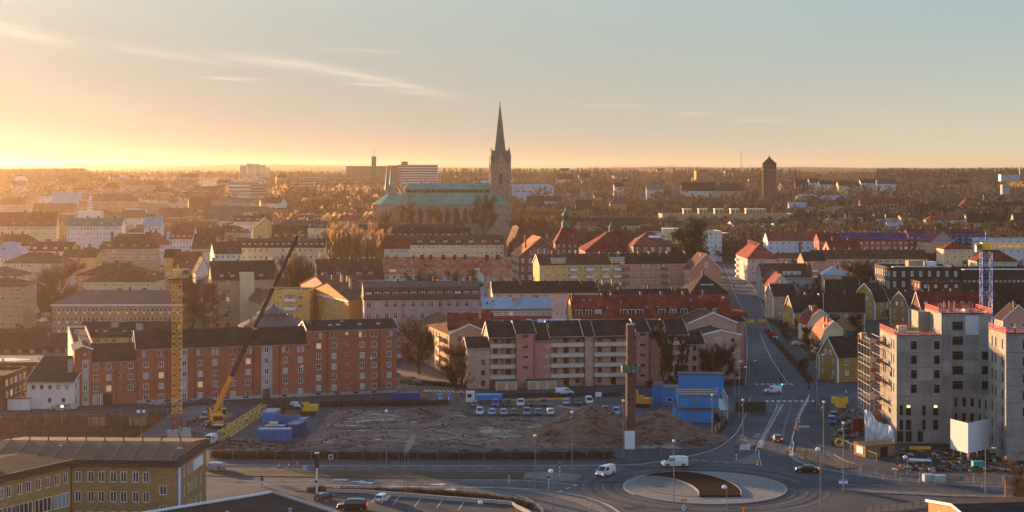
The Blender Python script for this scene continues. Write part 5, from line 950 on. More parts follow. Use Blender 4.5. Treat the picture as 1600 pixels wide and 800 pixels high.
# right-hand suburb
for i, (xl, xr, Y, ye, yr, wl_, rf, lb) in enumerate((
    (1322, 1348, 1100, 339, 333, 'pink', 'dark', 'small pink gable among the bare trees right of the gold boxes'),
    (1385, 1410, 1150, 340, 333, 'green', 'dark', 'grey green gable among bare trees'),
    (1408, 1428, 1160, 340, 336, 'tan', 'brown', 'low tan roof among bare trees right of the grey green gable'),
    (1448, 1508, 1130, 344, 337, 'white', 'red', 'long red roofed house with white gable end'),
    (1512, 1560, 1100, 348, 333, 'green', 'dark', 'broad mossy gable in the trees at right'),
    (1585, 1630, 1100, 345, 333, 'green', 'dark', 'pale gable at the right edge under the trees'),
    (1503, 1532, 1500, 322, 309, 'palepink', 'red', 'pink flat fronted villa with red attic in the wood at right'),
    (1532, 1600, 1480, 322, 316, 'salmon', 'dark', 'long salmon building stretching right of the pink villa'),
    (1345, 1430, 1500, 318, 309, 'darkred', 'darkred', 'dim red roofed block with a small tower in the wood'),
    (1234, 1262, 1250, 326, 316, 'white', 'zinc', 'white villa with mansard roof above the car park'),
    (1262, 1320, 1220, 327, 323, 'white', 'tan', 'low pale building right of the white villa'),
    (1232, 1290, 1090, 338, 332, 'darkred', 'dark', 'dark red long shed below the white villa'),
    (1290, 1330, 1060, 346, 340, 'tan', 'tan', 'grey brown low block right of the tan flat building'),
    (1345, 1370, 1900, 286, 280, 'white', 'dark', 'white manor house with black roof on the rise'),
    (1370, 1400, 1880, 287, 279, 'white', 'slate', 'white manor wing with four chimneys on the rise'),
    (1310, 1325, 1800, 290, 283, 'cream', 'brown', 'cream sunlit villa on the rise'),
    (1325, 1345, 1850, 291, 285, 'cream', 'brown', 'second cream villa on the rise left of the manor'),
    (1281, 1300, 1800, 288, 282, 'white', 'dark', 'white flat villa near the water tower'),
    (1243, 1262, 1850, 288, 280, 'darkbrown', 'dark', 'dark steep roofed house right of the water tower'),
    (1265, 1280, 1900, 285, 279, 'white', 'dark', 'white house with pointed roof right of the water tower'),
    (1065, 1118, 1500, 298, 285, 'white', 'dark', 'white and tan apartment row in front of the tower block'),
    (1118, 1165, 1520, 298, 286, 'tan', 'brown', 'tan apartment row right of the white and tan one'),
    (1010, 1036, 1650, 296, 287, 'white', 'tan', 'bright white villa above the park trees'),
    (960, 975, 1700, 292, 286, 'white', 'dark', 'white cottage above the park trees'),
    (870, 895, 1800, 280, 272, 'white', 'dark', 'white villa cluster house on the skyline slope'),
    (905, 920, 1850, 279, 271, 'white', 'dark', 'white tower-like villa on the skyline slope'),
    (800, 815, 1500, 297, 288, 'white', 'zinc', 'white house just right of the cathedral tower'),
    (815, 865, 1600, 293, 287, 'paleblue', 'zinc', 'long pale school-like building right of the cathedral tower'),
    (800, 830, 1400, 309, 300, 'white', 'zinc', 'white gabled house below the pale long building'),
    (823, 850, 1300, 322, 306, 'tan', 'dark', 'villa with lit gables among the trees right of the cathedral'),
    (900, 925, 1300, 329, 313, 'grey', 'dark', 'greyish house deep in the trees above the school turret'),
    (890, 1000, 1120, 352, 341, 'yellow', 'dark', 'yellow long building with dark roof behind the school turret'),
    (960, 985, 1150, 352, 341, 'yellow', 'dark', 'yellow cube house left of the curved office'),
    (990, 1020, 1080, 350, 340, 'ochre', 'dark', 'ochre house with gable by the curved office'))):
    s = b(lb, xl, xr, Y, ye, yr, 12, wl_, rf, ang=random.uniform(-6, 8), kind='hip' if i % 3 == 0 and xr-xl > 28 else 'gable', rows=2, cols=max(2, int((xr-xl)/6)), win=(1.4, 1.6, 1, 0), st=3.2, name='town_house', cat='house')
    if xr-xl > 18: s.chimneys([(random.uniform(.15, .85), .5, 1.2) for _ in range(2)], w=1.2)
# ================================================================ landmarks
# ---- cathedral
Yk = 1250; kx = X(590, Yk); kb = terr(kx+30, Yk+12)-1; mpp = Yk/F
ct = empty('cathedral', (kx, Yk, kb), R(5), 'long medieval cathedral with green copper roofs and one slender spire', 'cathedral')
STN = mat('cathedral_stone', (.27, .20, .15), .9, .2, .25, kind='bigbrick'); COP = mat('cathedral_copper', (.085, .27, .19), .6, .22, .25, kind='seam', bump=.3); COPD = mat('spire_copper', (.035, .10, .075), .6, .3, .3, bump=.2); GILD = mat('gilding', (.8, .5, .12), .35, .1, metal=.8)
def kz(py): return Z(py, Yk)-kb
def kx_(px): return (px-590)*mpp
zb, zt = 0, kz(319.5); L0, L1 = kx_(612), kx_(772)
bb = MB(); bb.box(L0, kx_(800), 0, 32, -3, zt, STN); bb.build('aisle_wall', ct)
bb = MB()
for (y0, za, y1, z1_) in ((-.8, zt-.3, 9, kz(301.5)),): 
    bb.mesh([(L0-2, y0, za), (kx_(800), y0, za), (kx_(775), y1, z1_), (L0+8, y1, z1_), (L0-2, 32-y0, za), (kx_(800), 32-y0, za), (kx_(775), 32-y1, z1_), (L0+8, 32-y1, z1_)], [(0, 1, 2, 3), (5, 4, 7, 6), (4, 0, 3, 7), (1, 5, 6, 2)], COP)
bb.build('aisle_roof', ct)
C0, C1 = kx_(633), kx_(775)
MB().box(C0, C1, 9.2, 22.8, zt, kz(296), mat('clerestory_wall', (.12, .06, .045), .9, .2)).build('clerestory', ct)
bb = MB(); a, z0, z1_ = 8.2, kz(296.5), kz(286.5); bb.mesh([(C0-1.5, a, z0), (C1, a, z0), (C1, 16, z1_), (C0+3.5, 16, z1_), (C0-1.5, 32-a, z0), (C1, 32-a, z0)], [(0, 1, 2, 3), (5, 4, 3, 2), (4, 0, 3), (0, 4, 5, 1)], COP); bb.build('main_roof', ct)
# ambulatory at the east end
cx = kx_(610); bb = MB(); bb.lathe([(15.5, -3), (15.5, zt)], STN, 10, (cx+2, 16), ph=.5); bb.build('choir_wall', ct)
bb = MB(); bb.lathe([(16.6, zt-.2), (16.6, zt), (3, kz(301)), (.5, kz(299))], COP, 10, (cx+2, 16), ph=.5); bb.build('choir_roof', ct)
for px, tp in ((604.5, 256), (611, 257)):
    x = kx_(px); bb = MB(); bb.box(x-1.4, x+1.4, 9, 11.8, kz(303), kz(297), STN); bb.lathe([(1.9, kz(297)), (1.2, kz(285)), (.15, kz(tp+4)), (.05, kz(tp))], COP, 8, (x, 10.4)); bb.lathe([(.5, kz(tp+3)), (.5, kz(tp+2))], GILD, 6, (x, 10.4)); bb.build('choir_spire', ct)
for i, px in enumerate((622, 636, 650, 664, 678, 692, 706, 720, 734, 748, 762)):
    x = kx_(px); bb = MB(); bb.box(x-.7, x+.7, -2.4, -.01, -3, zt-2.5, STN); bb.mesh([(x-.7, -2.4, zt-2.5), (x+.7, -2.4, zt-2.5), (x+.7, -.01, zt-.6), (x-.7, -.01, zt-.6)], [(0, 1, 2, 3)], COP); bb.build('buttress', ct)
def lancet(x, y, z0, w, hh, T=None, m=BLACKV, name='window', par=ct, fr=STN):
    pts = [(-w/2, 0), (w/2, 0), (w/2, hh*.68), (w*.3, hh*.87), (0, hh), (-w*.3, hh*.87), (-w/2, hh*.68)]; Q = (T or Matrix.Identity(4)) @ TR(x, y, z0) @ Matrix.Rotation(R(90), 4, 'X')
    f = MB(); f.prism([(a*1.18, c*1.04-.15) for a, c in pts], -.01, .12, fr, Q); o = f.build(name, par); g_ = MB(); g_.prism(pts, .125, .16, m, Q); [g_.box(-w*.03+dx, w*.03+dx, .05, hh*.9, .165, .2, fr, Q) for dx in (-w*.17, w*.17)]; g_.build('pane', o)
for i in range(11): lancet(kx_(629+14*i), 0, zt-15, 3.2, 12.5)
for a in (198, 234, 270): 
    aa = R(a); T = TR(cx+2, 16, 0, aa) @ TR(14.9, 0, 0, math.pi/2); lancet(0, 0, zt-15, 3, 12, T)
for i in range(14): bb = MB(); x = C0+3+i*(C1-C0-5)/14; bb.box(x, x+1.6, 9.1, 9.19, zt+ (kz(301.5)-zt)+.3, kz(297), BLACKV); bb.build('clerestory_window', ct)
# tower
tx = kx_(770.5); tw = 13.8; ty = 9; ztw = kz(252)
bb = MB(); bb.box(tx, tx+tw, ty, ty+tw, -3, ztw, STN); bb.build('tower', ct)
for dx in (0, tw):
    for dy in (0, tw):
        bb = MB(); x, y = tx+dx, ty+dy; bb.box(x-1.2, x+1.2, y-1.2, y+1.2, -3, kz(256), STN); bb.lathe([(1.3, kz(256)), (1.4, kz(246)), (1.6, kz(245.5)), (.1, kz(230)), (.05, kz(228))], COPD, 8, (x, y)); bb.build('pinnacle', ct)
for T in (TR(tx, ty), TR(tx, ty+tw, 0, -math.pi/2), TR(tx+tw, ty, 0, math.pi/2)):
    bb = MB(); Q = T @ Matrix.Rotation(R(90), 4, 'X'); bb.prism([(1.2, kz(257)), (tw-1.2, kz(257)), (tw/2, kz(237))], -2.5, .3, STN, Q); bb.prism([(.6, kz(257)), (1.4, kz(257)), (tw/2, kz(238)), (tw-1.4, kz(257)), (tw-.6, kz(257)), (tw/2, kz(234.5))], -3, .55, COPD, Q); bb.build('tower_gable', ct)
    lancet(tw/2, 0, kz(286.5), 2.9, kz(271)-kz(286.5), T); 
    for d in (-1.6, 0, 1.6): lancet(tw/2+d, 0, kz(296), .7, 3.2, T)
    o = MB().lathe([(1.9, .3), (1.9, .55)], GILD, 24, T=T @ TR(tw/2, 0, kz(262)) @ Matrix.Rotation(R(90), 4, 'X')).build('clock_face', ct)
    Q = T @ TR(tw/2, 0, kz(262)) @ Matrix.Rotation(R(90), 4, 'X'); MB().lathe([(1.5, .56), (1.5, .6)], BLACKV, 24, T=Q).build('dial', o); hm = MB(); hm.box(-.08, .08, -.1, 1.35, .62, .66, GILD, Q); hm.box(-.1, .8, -.1, .1, .62, .66, GILD, Q); hm.build('clock_hand', o)
for k in range(3): MB().box(tx-.4, tx+tw+.4, ty-.4, ty+tw+.4, kz((268, 292, 306)[k]), kz((268, 292, 306)[k])+.6, STN).build('string_course', ct)
c0 = (tx+tw/2, ty+tw/2)
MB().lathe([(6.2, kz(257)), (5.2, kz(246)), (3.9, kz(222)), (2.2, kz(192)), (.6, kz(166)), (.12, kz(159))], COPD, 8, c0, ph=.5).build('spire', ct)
bb = MB(); bb.bar((*c0, kz(160)), (*c0, kz(153)), .12, GILD); bb.lathe([(.55, kz(159)), (.7, kz(158)), (.3, kz(157))], GILD, 8, c0); bb.box(c0[0]-.8, c0[0]+.8, c0[1]-.1, c0[1]+.1, kz(155.8), kz(155.2), GILD); bb.build('spire_cross', ct)
for i in range(8): a = i*math.pi/4; bb = MB(); bb.bar((c0[0]+5.9*math.cos(a+.39), c0[1]+5.9*math.sin(a+.39), kz(256)), (c0[0]+.6*math.cos(a+.39), c0[1]+.6*math.sin(a+.39), kz(166)), .16, COP); bb.build('spire_rib', ct)
# ---- water tower
Yt = 1700; xt = X(1202, Yt); bz = terr(xt, Yt); wt = empty('water_tower', (xt, Yt, bz), 0, 'octagonal brick water tower with pointed roof standing above the trees', 'water tower')
def tz(py): return Z(py, Yt)-bz
TB = mat('tower_brick', (.22, .115, .075), .9, .2, .3, kind='brick'); r_ = 7.6
MB().lathe([(r_*.94, -2), (r_*.94, tz(266)), (r_, tz(265.5)), (r_, tz(256.5))], TB, 8, ph=.5).build('tower_shaft', wt)
MB().lathe([(r_+.6, tz(256.8)), (r_+.5, tz(256)), (.9, tz(246)), (.8, tz(244.5)), (.1, tz(243))], roofm('dark'), 8, ph=.5).build('roof', wt)
for i in range(8):
    a = math.pi/4*i+math.pi/8*0; T = TR(0, 0, 0, a+math.pi/8*2) @ TR(r_*.925, 0, 0, math.pi/2)
    a2 = math.pi/8*(2*i+1)+math.pi/8
    T = TR(0, 0, 0, math.pi/4*i+math.pi/4) @ TR(r_*math.cos(math.pi/8), 0, 0, math.pi/2)
    for d in (-1.6, 0, 1.6): MB().box(d-.5, d+.5, -.1, .02, tz(263.5), tz(258), BLACKV, T).build('window', wt)
    for k in range(4): MB().box(-.5, .5, -.0, .5, tz(270+5*k), tz(268.5+5*k), BLACKV, T @ TR(0, .02)).build('window', wt)
    MB().bar((r_*.96*math.cos(math.pi/4*i+math.pi/8), r_*.96*math.sin(math.pi/4*i+math.pi/8), -2), (r_*.96*math.cos(math.pi/4*i+math.pi/8), r_*.96*math.sin(math.pi/4*i+math.pi/8), tz(257)), .5, TB).build('pier', wt)
# ---- slabs far away
def slab(label, xl, xr, Y, yt, yb, floors, wall, band_, D=16, ang=0, name='tower_block', cat='tower block', vert=False, root=None, cols=0):
    while root is None and Y < 3300 and Z(yt, Y)-terr(X(xl, Y), Y) > floors*3.8+4: Y *= 1.02
    P0 = (X(xl, Y), Y); w = X(xr, Y)-X(xl, Y); bz = terr(*P0); root = root or empty(name, (*P0, bz), R(ang), label, cat); M = root.matrix_basis.inverted() @ TR(*P0, bz, R(ang)); zt = Z(yt, Y)-bz; z0 = Z(yb, Y)-bz
    MB().box(0, w, 0, D, -3, zt, wall).build('wall', root, M); MB().box(-.3, w+.3, -.3, D+.3, zt, zt+.6, roofm('dark')).build('roof', root, M)
    st = (zt-z0)/floors
    if vert:
        for i in range(cols): x = w*(i+.5)/cols; MB().box(x-w/cols*.28, x+w/cols*.28, -.12, -.005, z0, zt-1, band_).build('window_strip', root, M)
    else:
        me = MB().box(.5, w-.5, -.12, -.005, 0, st*.5, band_).data('window_band')
        for j in range(floors): put('window_band', me, root, M @ TR(0, 0, z0+st*(j+.25)))
    return root
WGL = mat('far_window_band', (.05, .055, .06), .3, .1, spec=.6); TANW = wallm('tan')
r = slab('long hospital complex with a slim square tower and white window bands on the skyline', 541, 622, 2350, 260, 285, 6, mat('hospital_brown', (.22, .15, .11), .9, .1), WGL, 20, 2, name='hospital', cat='hospital')
slab('', 622, 684, 2280, 258, 285, 7, wallm('white'), mat('hospital_band', (.16, .075, .06), .8, .1), 18, 2, root=r); slab('', 580.5, 587.5, 2320, 245, 285, 1, mat('hospital_tower', (.25, .15, .10), .9, .1), WGL, 8, 2, root=r, vert=True, cols=2)
slab('', 627, 637, 2290, 253, 260, 1, MATS['hospital_brown'], WGL, 8, 2, root=r); slab('', 607, 622, 2275, 259, 290, 7, MATS['hospital_brown'], WGL, 8, 2, root=r)
P_ = (X(584, 2324), 2324); MB().bar((0, 4, 0), (0, 4, 14), .35, DARK).build('mast', r, r.matrix_basis.inverted() @ TR(*P_, Z(246, 2324)))
for i, (xl, xr, yt) in enumerate(((375, 384, 259), (385, 395, 256), (395.5, 405, 256.5), (405.5, 414, 258.5), (414.5, 421, 262))):
    slab('white striped tower block, %s of the five on the left horizon' % ('first', 'second', 'third', 'fourth', 'last and lowest')[i], xl, xr, 2900+i*25, yt, 276, 8, wallm('white'), WGL, 16, 6, vert=True, cols=5, group=None) if False else slab('white striped tower block, %s of the five on the left horizon' % ('first', 'second', 'third', 'fourth', 'last and lowest')[i], xl, xr, 2900+i*25, yt, 276, 8, wallm('white'), WGL, 16, 6, vert=True, cols=5)
slab('pale tower block with rooftop masts left of the water tower', 1088, 1109, 2300, 267, 284, 7, wallm('tan'), WGL, 18, 4); 
slab('bright white stepped office building in the haze', 357, 405, 1750, 284, 302, 3, wallm('white'), WGL, 30, 3, name='office_building', cat='office')
slab('brown office wing beside the white stepped one', 391, 416, 1730, 288, 306, 4, TANW, WGL, 20, 3, name='office_building', cat='office')
slab('cream office block with glazed corner at the edge of the park', 454, 490, 1650, 281, 300, 4, wallm('cream'), WGL, 30, 3, name='office_building', cat='office')
slab('long pale office with blue roof edge above the park trees', 475, 508, 1900, 277, 284, 2, wallm('paleblue'), WGL, 30, 3, name='office_building', cat='office')
slab('long low dark hall on the skyline left of the hospital', 483, 560, 2150, 274.5, 282, 2, TANW, WGL, 40, 2, name='hall', cat='hall')
slab('tiny pale factory with two stacks seen between hospital and cathedral', 712, 745, 3800, 268, 273, 1, wallm('white'), WGL, 40, 0, name='factory', cat='factory')
slab('hazy white block above the old town at left', 240, 262, 2100, 287, 310, 5, wallm('white'), WGL, 20, 0)
slab('row of white glazed halls in the haze left of the office', 283, 330, 1900, 295, 306, 3, wallm('white'), WGL, 20, 0, name='hall', cat='hall')
for px, yt, Y, lb in ((1158, 238, 5200, 'thin radio mast on the horizon left of the water tower'), (1104, 262, 2330, 'short mast on the roof of the pale tower block'), (728, 268, 3800, 'thin factory stack between hospital and cathedral')):
    bz = terr(X(px, Y), Y); r = empty('radio_mast', (X(px, Y), Y, bz-2), 0, lb, 'mast'); MB().bar((0, 0, 0), (0, 0, Z(yt, Y)-bz+2), .0006*Y*.45, DARK, 4, .0006*Y*.3).build('mast', r); MB().bar((0, 0, 0), (0, 0, 4), 1.2, CONC).build('mast_base', r)
# ship-like mast and balconies at the left (white telecom mast)
Ys = 1150; r = empty('telecom_mast', (X(139, Ys), Ys, 0), 0, 'white stepped telecom mast on a white block in the left haze', 'mast'); MB().box(-8, 8, 0, 10, 0, Z(330, Ys), wallm('white')).build('base_building', r)
for k in range(6): MB().box(-2+k*.2, 2-k*.2, 1, 5, Z(330-k*4, Ys)+.6, Z(330-k*4, Ys)+1.1, WHITE).build('platform', r)
MB().bar((0, 3, Z(331, Ys)), (0, 3, Z(304, Ys)), .3, WHITE).build('mast', r)
# ---- scattered far houses, one by one
rz_ = random.Random(11); nf = 0; spots = []
adj = ['long', 'small', 'narrow', 'broad', 'low', 'tall', 'plain', 'square']; wn_ = ['cream', 'white', 'tan', 'palepink', 'yellow', 'orange', 'ochre', 'tan', 'orange']; wname = dict(cream='cream', white='white', tan='sand coloured', palepink='pale pink', yellow='yellow', orange='orange', ochre='ochre')
rn_ = ['brown', 'dark', 'red', 'brown', 'slate', 'red', 'zinc', 'dark']; rname = dict(brown='brown', dark='dark', red='red', zinc='light metal', slate='grey')
ZN = [((0, 250), (1350, 2500), 34, 'the haze below the wooded hill'), ((240, 460), (1300, 2300), 34, 'the haze left of the park'), ((430, 620), (960, 1250), 12, 'the streets left of the cathedral choir'),
      ((0, 300), (880, 1250), 26, 'the dense old town at left'), ((300, 560), (1000, 1300), 16, 'the old town below the office blocks'), ((690, 1180), (1900, 3200), 30, 'the suburb behind the cathedral tower'), ((1200, 1600), (1900, 3000), 26, 'the suburb on the right horizon'), ((1230, 1600), (1100, 1800), 26, 'the trees of the right suburb'), ((820, 1180), (1150, 1750), 14, 'the middle distance park woods'), ((1180, 1600), (900, 1050), 10, 'the roofs behind the plain row')]
for (a, c), (y0, y1), n, wh in ZN:
    for i in range(n):
        for _ in range(12):
            px = rz_.uniform(a, c); Y = y0*(y1/y0)**rz_.random()
            if all(abs(px-p)*Y/F > 14 or abs(Y-q) > 18 for p, q in spots): break
        spots.append((px, Y)); wc, rc, ad_ = rz_.choice(wn_), rz_.choice(rn_), rz_.choice(adj)
        Wd2 = {'long': 34, 'small': 11, 'narrow': 9, 'broad': 24, 'low': 18, 'tall': 16, 'plain': 20, 'square': 14}[ad_]; E = {'low': 5, 'tall': 15, 'small': 6}.get(ad_, 9)+rz_.uniform(-1, 2); D = rz_.uniform(9, 13)
        if px < 470 and Y < 1700: E += 3
        if px > 1180: E = min(E, 8)
        lb = f'{ad_} {wname[wc]} house with {rname[rc]} roof in {wh}'; k = 0; near_t = ['near edge of', 'middle of', 'far edge of']
        if lb in USED: lb = f'{ad_} {wname[wc]} house, {rname[rc]} roof, {near_t[min(2, int(3*(Y-y0)/(y1-y0)))]} {wh}'
        while lb in USED and k < 40: k += 1; rc = rz_.choice(rn_); wc = rz_.choice(wn_); ad_ = rz_.choice(adj); lb = f'{ad_} {wname[wc]} house with {rname[rc]} roof in {wh}'
        P0 = (X(px, Y), Y); an_ = R(rz_.uniform(-25, 25)); P1 = (P0[0]+Wd2*math.cos(an_), P0[1]+Wd2*math.sin(an_)); bz = terr(*P0)-.5
        root = empty('town_house' if px < 620 else 'villa', (*P0, bz), an_, lb, 'house'); kd = rz_.choice(('gable', 'gable', 'hip')) if Wd2 > D+2 else 'gable'
        s = Sec(root, P0, P1, D, E, E+rz_.uniform(2.5, 5), wall=wc, roof=rc, kind=kd, rows=max(1, int(E/3.2)) if Y < 1500 else 1, cols=max(2, int(Wd2/(4 if Y < 1500 else 5.5))), win=(1.5, 1.6, 0, 0), st=3.2, base=bz, near=False, left=[], right=[], lowest=-3)
        if Y < 2000: s.chimneys([(rz_.uniform(.2, .8), .5, 1.3)], w=1.1)
# ================================================================ construction site
def lattice(mb, p0, p1, w, hgt, n, m, r=.06, up=None):
    """square lattice girder between two points"""
    p0, p1 = Vector(p0), Vector(p1); d = (p1-p0).normalized(); up = Vector(up or (0, 0, 1)); sd = d.cross(up).normalized(); up = sd.cross(d).normalized()
    c = lambda t, i, j: p0+(p1-p0)*t+sd*(w/2*i)+up*(hgt/2*j)
    for i in (-1, 1):
        for j in (-1, 1): mb.bar(c(0, i, j), c(1, i, j), r*1.5, m, cap=False)
    for k in range(n):
        a, e = k/n, (k+1)/n
        q = [(-1, -1), (1, -1), (1, 1), (-1, 1)]
        for s_ in range(4):
            u, v = q[s_], q[(s_+1) % 4]
            if k % 2: u, v = v, u
            mb.bar(c(a, *u), c(e, *v), r, m, cap=False); mb.bar(c(e, *u), c(e, *v), r*.8, m, cap=False)
    return mb
# yellow crane mast
Ym_ = 360; xm = X(276.5, Ym_); CY = mat('crane_yellow', (.85, .50, .07), .5, .12); CB = mat('crane_blue', (.012, .12, .46), .5, .12)
tc_ = empty('tower_crane', (xm, Ym_, 0), R(12), 'yellow lattice mast of a half erected tower crane by the excavation pit', 'tower crane')
zt_ = Z(436, Ym_); ns = 13; z0_ = 5.2; sh = (zt_-z0_)/ns; mm = lattice(MB(), (0, 0, 0), (0, 0, sh-.05), 2.1, 2.1, 2, CY, .048, up=(0, 1, 0)).data('mast_section')
for i in range(ns): put('mast_section', mm, tc_, TR(0, 0, z0_+i*sh))
CRED = mat('crane_red', (.22, .035, .03), .6, .2); lattice(MB(), (0, 0, 1.6), (0, 0, 5.15), 2.2, 2.2, 3, CRED, .13, up=(0, 1, 0)).build('mast_foot', tc_)
for i, (x, y) in enumerate(((-2.2, -1.5), (.6, -1.5), (-2.2, 1.2), (.6, 1.2))): MB().box(x, x+2.5, y, y+1.6, .02, 1.2+.4*(i % 2), CONCP).build('ballast_block', tc_)
MB().box(-3.2, 3.2, -.3, .3, .02, .5, CRED).build('cross_beam', tc_)
bb = MB(); zt2 = zt_; bb.box(-1.9, 1.9, -1.9, 1.9, zt2, zt2+.25, DARK)
for a in (-1.9, 1.9):
    for z in (.7, 1.2): bb.bar((a, -1.9, zt2+z), (a, 1.9, zt2+z), .05, STEEL); bb.bar((-1.9, a, zt2+z), (1.9, a, zt2+z), .05, STEEL)
bb.build('platform', tc_); bb = MB(); bb.box(-.9, .9, -.9, .9, zt2+.25, zt2+2.2, CY); bb.bar((.2, 0, zt2+2.2), (.2, 0, zt2+3.4), .2, CY); bb.build('slewing_unit', tc_); MB().box(1.2, 2.6, -1.6, .2, zt2+.4, zt2+2.3, STEEL).build('cab', tc_); MB().box(1.3, 2.5, -1.64, -1.61, zt2+1, zt2+2.1, GLASS).build('cab_window', tc_)
# mobile crane
yc_ = 378; xc_ = X(337, yc_); mc_ = empty('mobile_crane', (xc_, yc_, 0), R(-75), 'orange mobile crane with very long black telescopic boom raised over the brick block', 'mobile crane')
Mi = mc_.matrix_basis.inverted(); bb = MB(); bb.box(-6.5, 5, -1.35, 1.35, .9, 1.7, ORG); bb.box(5.0, 7.2, -1.3, 1.3, .8, 3.1, ORG); bb.box(5.0, 7.0, -1.25, 1.25, 3.1, 3.3, ORG); bb.build('carrier', mc_)
MB().box(7.21, 7.26, -1.1, 1.1, 1.9, 2.9, GLASS).build('windscreen', mc_); MB().box(7.2, 7.35, -1.2, 1.2, .8, 1.1, WHITE).build('bumper', mc_)
wmsh = None
def wheelmesh(r, w):
    t = MB().lathe([(r*.93, -w/2), (r, -w/2+.04), (r, w/2-.04), (r*.93, w/2)], mat('tyre_rubber', (.02, .02, .02), .8, .1), 14, T=Matrix.Rotation(R(90), 4, 'X')); m2 = MB().lathe([(r*.58, -w/2-.01), (r*.58, w/2+.01)], mat('wheel_rim', (.28, .28, .29), .4, .1, metal=.6), 10, T=Matrix.Rotation(R(90), 4, 'X')); return t.data('tyre'), m2.data('rim')
cw = wheelmesh(.7, .5)
def addwheels(root, pts, msh):
    for x, y, z in pts: o = put('wheel', msh[0], root, TR(x, y, z)); put('rim', msh[1], o)
addwheels(mc_, [(x, y, .7) for x in (-5.2, -3.4, 1.6, 3.4, 6) for y in (-1.2, 1.2)], cw)
for x in (-6, 4.2):
    bb = MB(); bb.box(x-.25, x+.25, -3.4, 3.4, .55, .9, ORG)
    for y in (-3.3, 3.3): bb.box(x-.12, x+.12, y-.12, y+.12, .1, .6, STEEL); bb.box(x-.5, x+.5, y-.5, y+.5, .02, .12, DARK)
    bb.build('outrigger', mc_)
bb = MB(); bb.box(-3.8, 2, -1.3, 1.3, 1.9, 3.4, ORG); bb.box(-5.6, -3.8, -1.6, 1.6, 1.8, 3.6, mat('counterweight', (.09, .07, .06), .7, .1)); bb.box(.2, 2.2, 1.32, 2.3, 1.9, 3.9, ORG); bb.box(2.2, 2.24, 1.4, 2.2, 2.5, 3.7, GLASS); bb.build('superstructure', mc_)
for i in range(3): bb = MB(); z = 3.42; bb.box(-3+i*1.3, -2+i*1.3, -.9, .9, z, z+.6, DARK); bb.build('winch', mc_)
def wp_(px, py, Y): return Mi @ Vector((X(px, Y), Y, Z(py, Y)))
b0 = wp_(330, 655, 378); b5 = wp_(467, 366, 374); dv = b5-b0
sg = ((0, .235, .78, ORG), (.20, .50, .60, DARK), (.47, .72, .50, DARK), (.70, 1.0, .42, DARK))
for a, e, w_, m in sg: bb = MB(); bb.bar(b0+dv*a, b0+dv*e, w_, m); bb.bar(b0+dv*(e-.008), b0+dv*e, w_*1.25, ORG if m is DARK else m); bb.build('boom_section', mc_)
bb = MB(); bb.bar(b5, b5+Vector((0, 0, -.2))+dv.normalized()*.9, .45, ORG); bb.bar(b5, b5-Vector((0, 0, 1.4)), .3, ORG); bb.build('boom_head', mc_)
MB().bar(wp_(345, 640, 377), b0+dv*.16, .2, STEEL).build('lift_cylinder', mc_); MB().bar(b5-Vector((0, 0, 1.3)), b5-Vector((0, 0, 4.2)), .04, DARK).build('hook_rope', mc_)
# jib section lying on the ground
p0, p1 = G(345, 690), G(412, 645); r = empty('crane_jib_section', (*p0, 0), 0, 'yellow lattice jib section lying on the ground next to the blue containers', 'crane jib'); v = Vector((p1[0]-p0[0], p1[1]-p0[1], 0)); L = v.length; nseg = 8; r.rotation_euler = (0, 0, math.atan2(v.y, v.x))
mm = lattice(MB(), (0, 0, 1.15), (L/nseg-.04, 0, 1.15), 1.6, 1.9, 2, CY, .05).data('jib_bay')
for i in range(nseg): put('jib_bay', mm, r, TR(i*L/nseg, 0, 0))
# blue tower crane behind the concrete frame
Yb_ = 372; xb_ = X(1541, Yb_); bc = empty('tower_crane', (xb_, Yb_, 0), 0, 'blue tower crane with long blue jib and yellow counter jib behind the concrete frame', 'tower crane')
zt_ = Z(392, Yb_); ns = 14; sh = zt_/ns; mm = lattice(MB(), (0, 0, 0), (0, 0, sh-.04), 2.3, 2.3, 2, CB, .07, up=(0, 1, 0)).data('mast_section'); mw = MB(); lattice(mw, (0, 0, 0), (0, 0, sh-.04), 2.28, 2.28, 1, WHITE, .03, up=(0, 1, 0)); mw = mw.data('mast_brace')
for i in range(ns): o = put('mast_section', mm, bc, TR(0, 0, i*sh)); i % 3 == 1 and put('mast_brace', mw, o)
MB().box(-1.6, 1.6, -1.6, 1.6, zt_, zt_+.3, DARK).build('platform', bc); MB().box(-1.1, 1.1, -1.1, 1.1, zt_+.3, zt_+2.0, CY).build('slewing_unit', bc); bb = MB(); bb.box(-2.8, -1.4, -2, -.3, zt_-.2, zt_+1.7, mat('cab_grey', (.3, .32, .2), .5)); bb.build('cab', bc); MB().box(-2.7, -1.5, -2.04, -2.01, zt_+.4, zt_+1.5, GLASS).build('cab_window', bc)
zj = zt_+2.9; jl = Vector((X(1312, 388), 388, Z(366, 388)))-Vector((xb_, Yb_, 0)); j0 = Vector((0, 0, zj)); nj = 10
for i in range(nj): lattice(MB(), j0+(jl-j0)*(i/nj), j0+(jl-j0)*((i+1)/nj-.002), 1.2, 1.5 if i < nj-1 else 1.1, 2, CB, .042).build('jib_section', bc)
for i in range(4): lattice(MB(), (1.2+i*3.4, 0, zt_+1.2), (4.5+i*3.4, 0, zt_+1.2), 1.6, .9, 3, CY, .1).build('counter_jib_section', bc)
MB().box(10.5, 13.5, -.9, .9, zt_-.6, zt_+.6, CONCP).build('ballast_block', bc); bb = MB(); bb.bar((0, 0, zt_+2), (0, 0, zj+1.6), .25, CB); bb.bar((0, 0, zj+1.5), tuple(j0+(jl-j0)*.3+Vector((0, 0, .8))), .05, DARK); bb.build('mast_head', bc)
MB().box(1.35, 2.6, -.9, .7, 8, 11, DBLUE).build('hoist_cabin', bc)
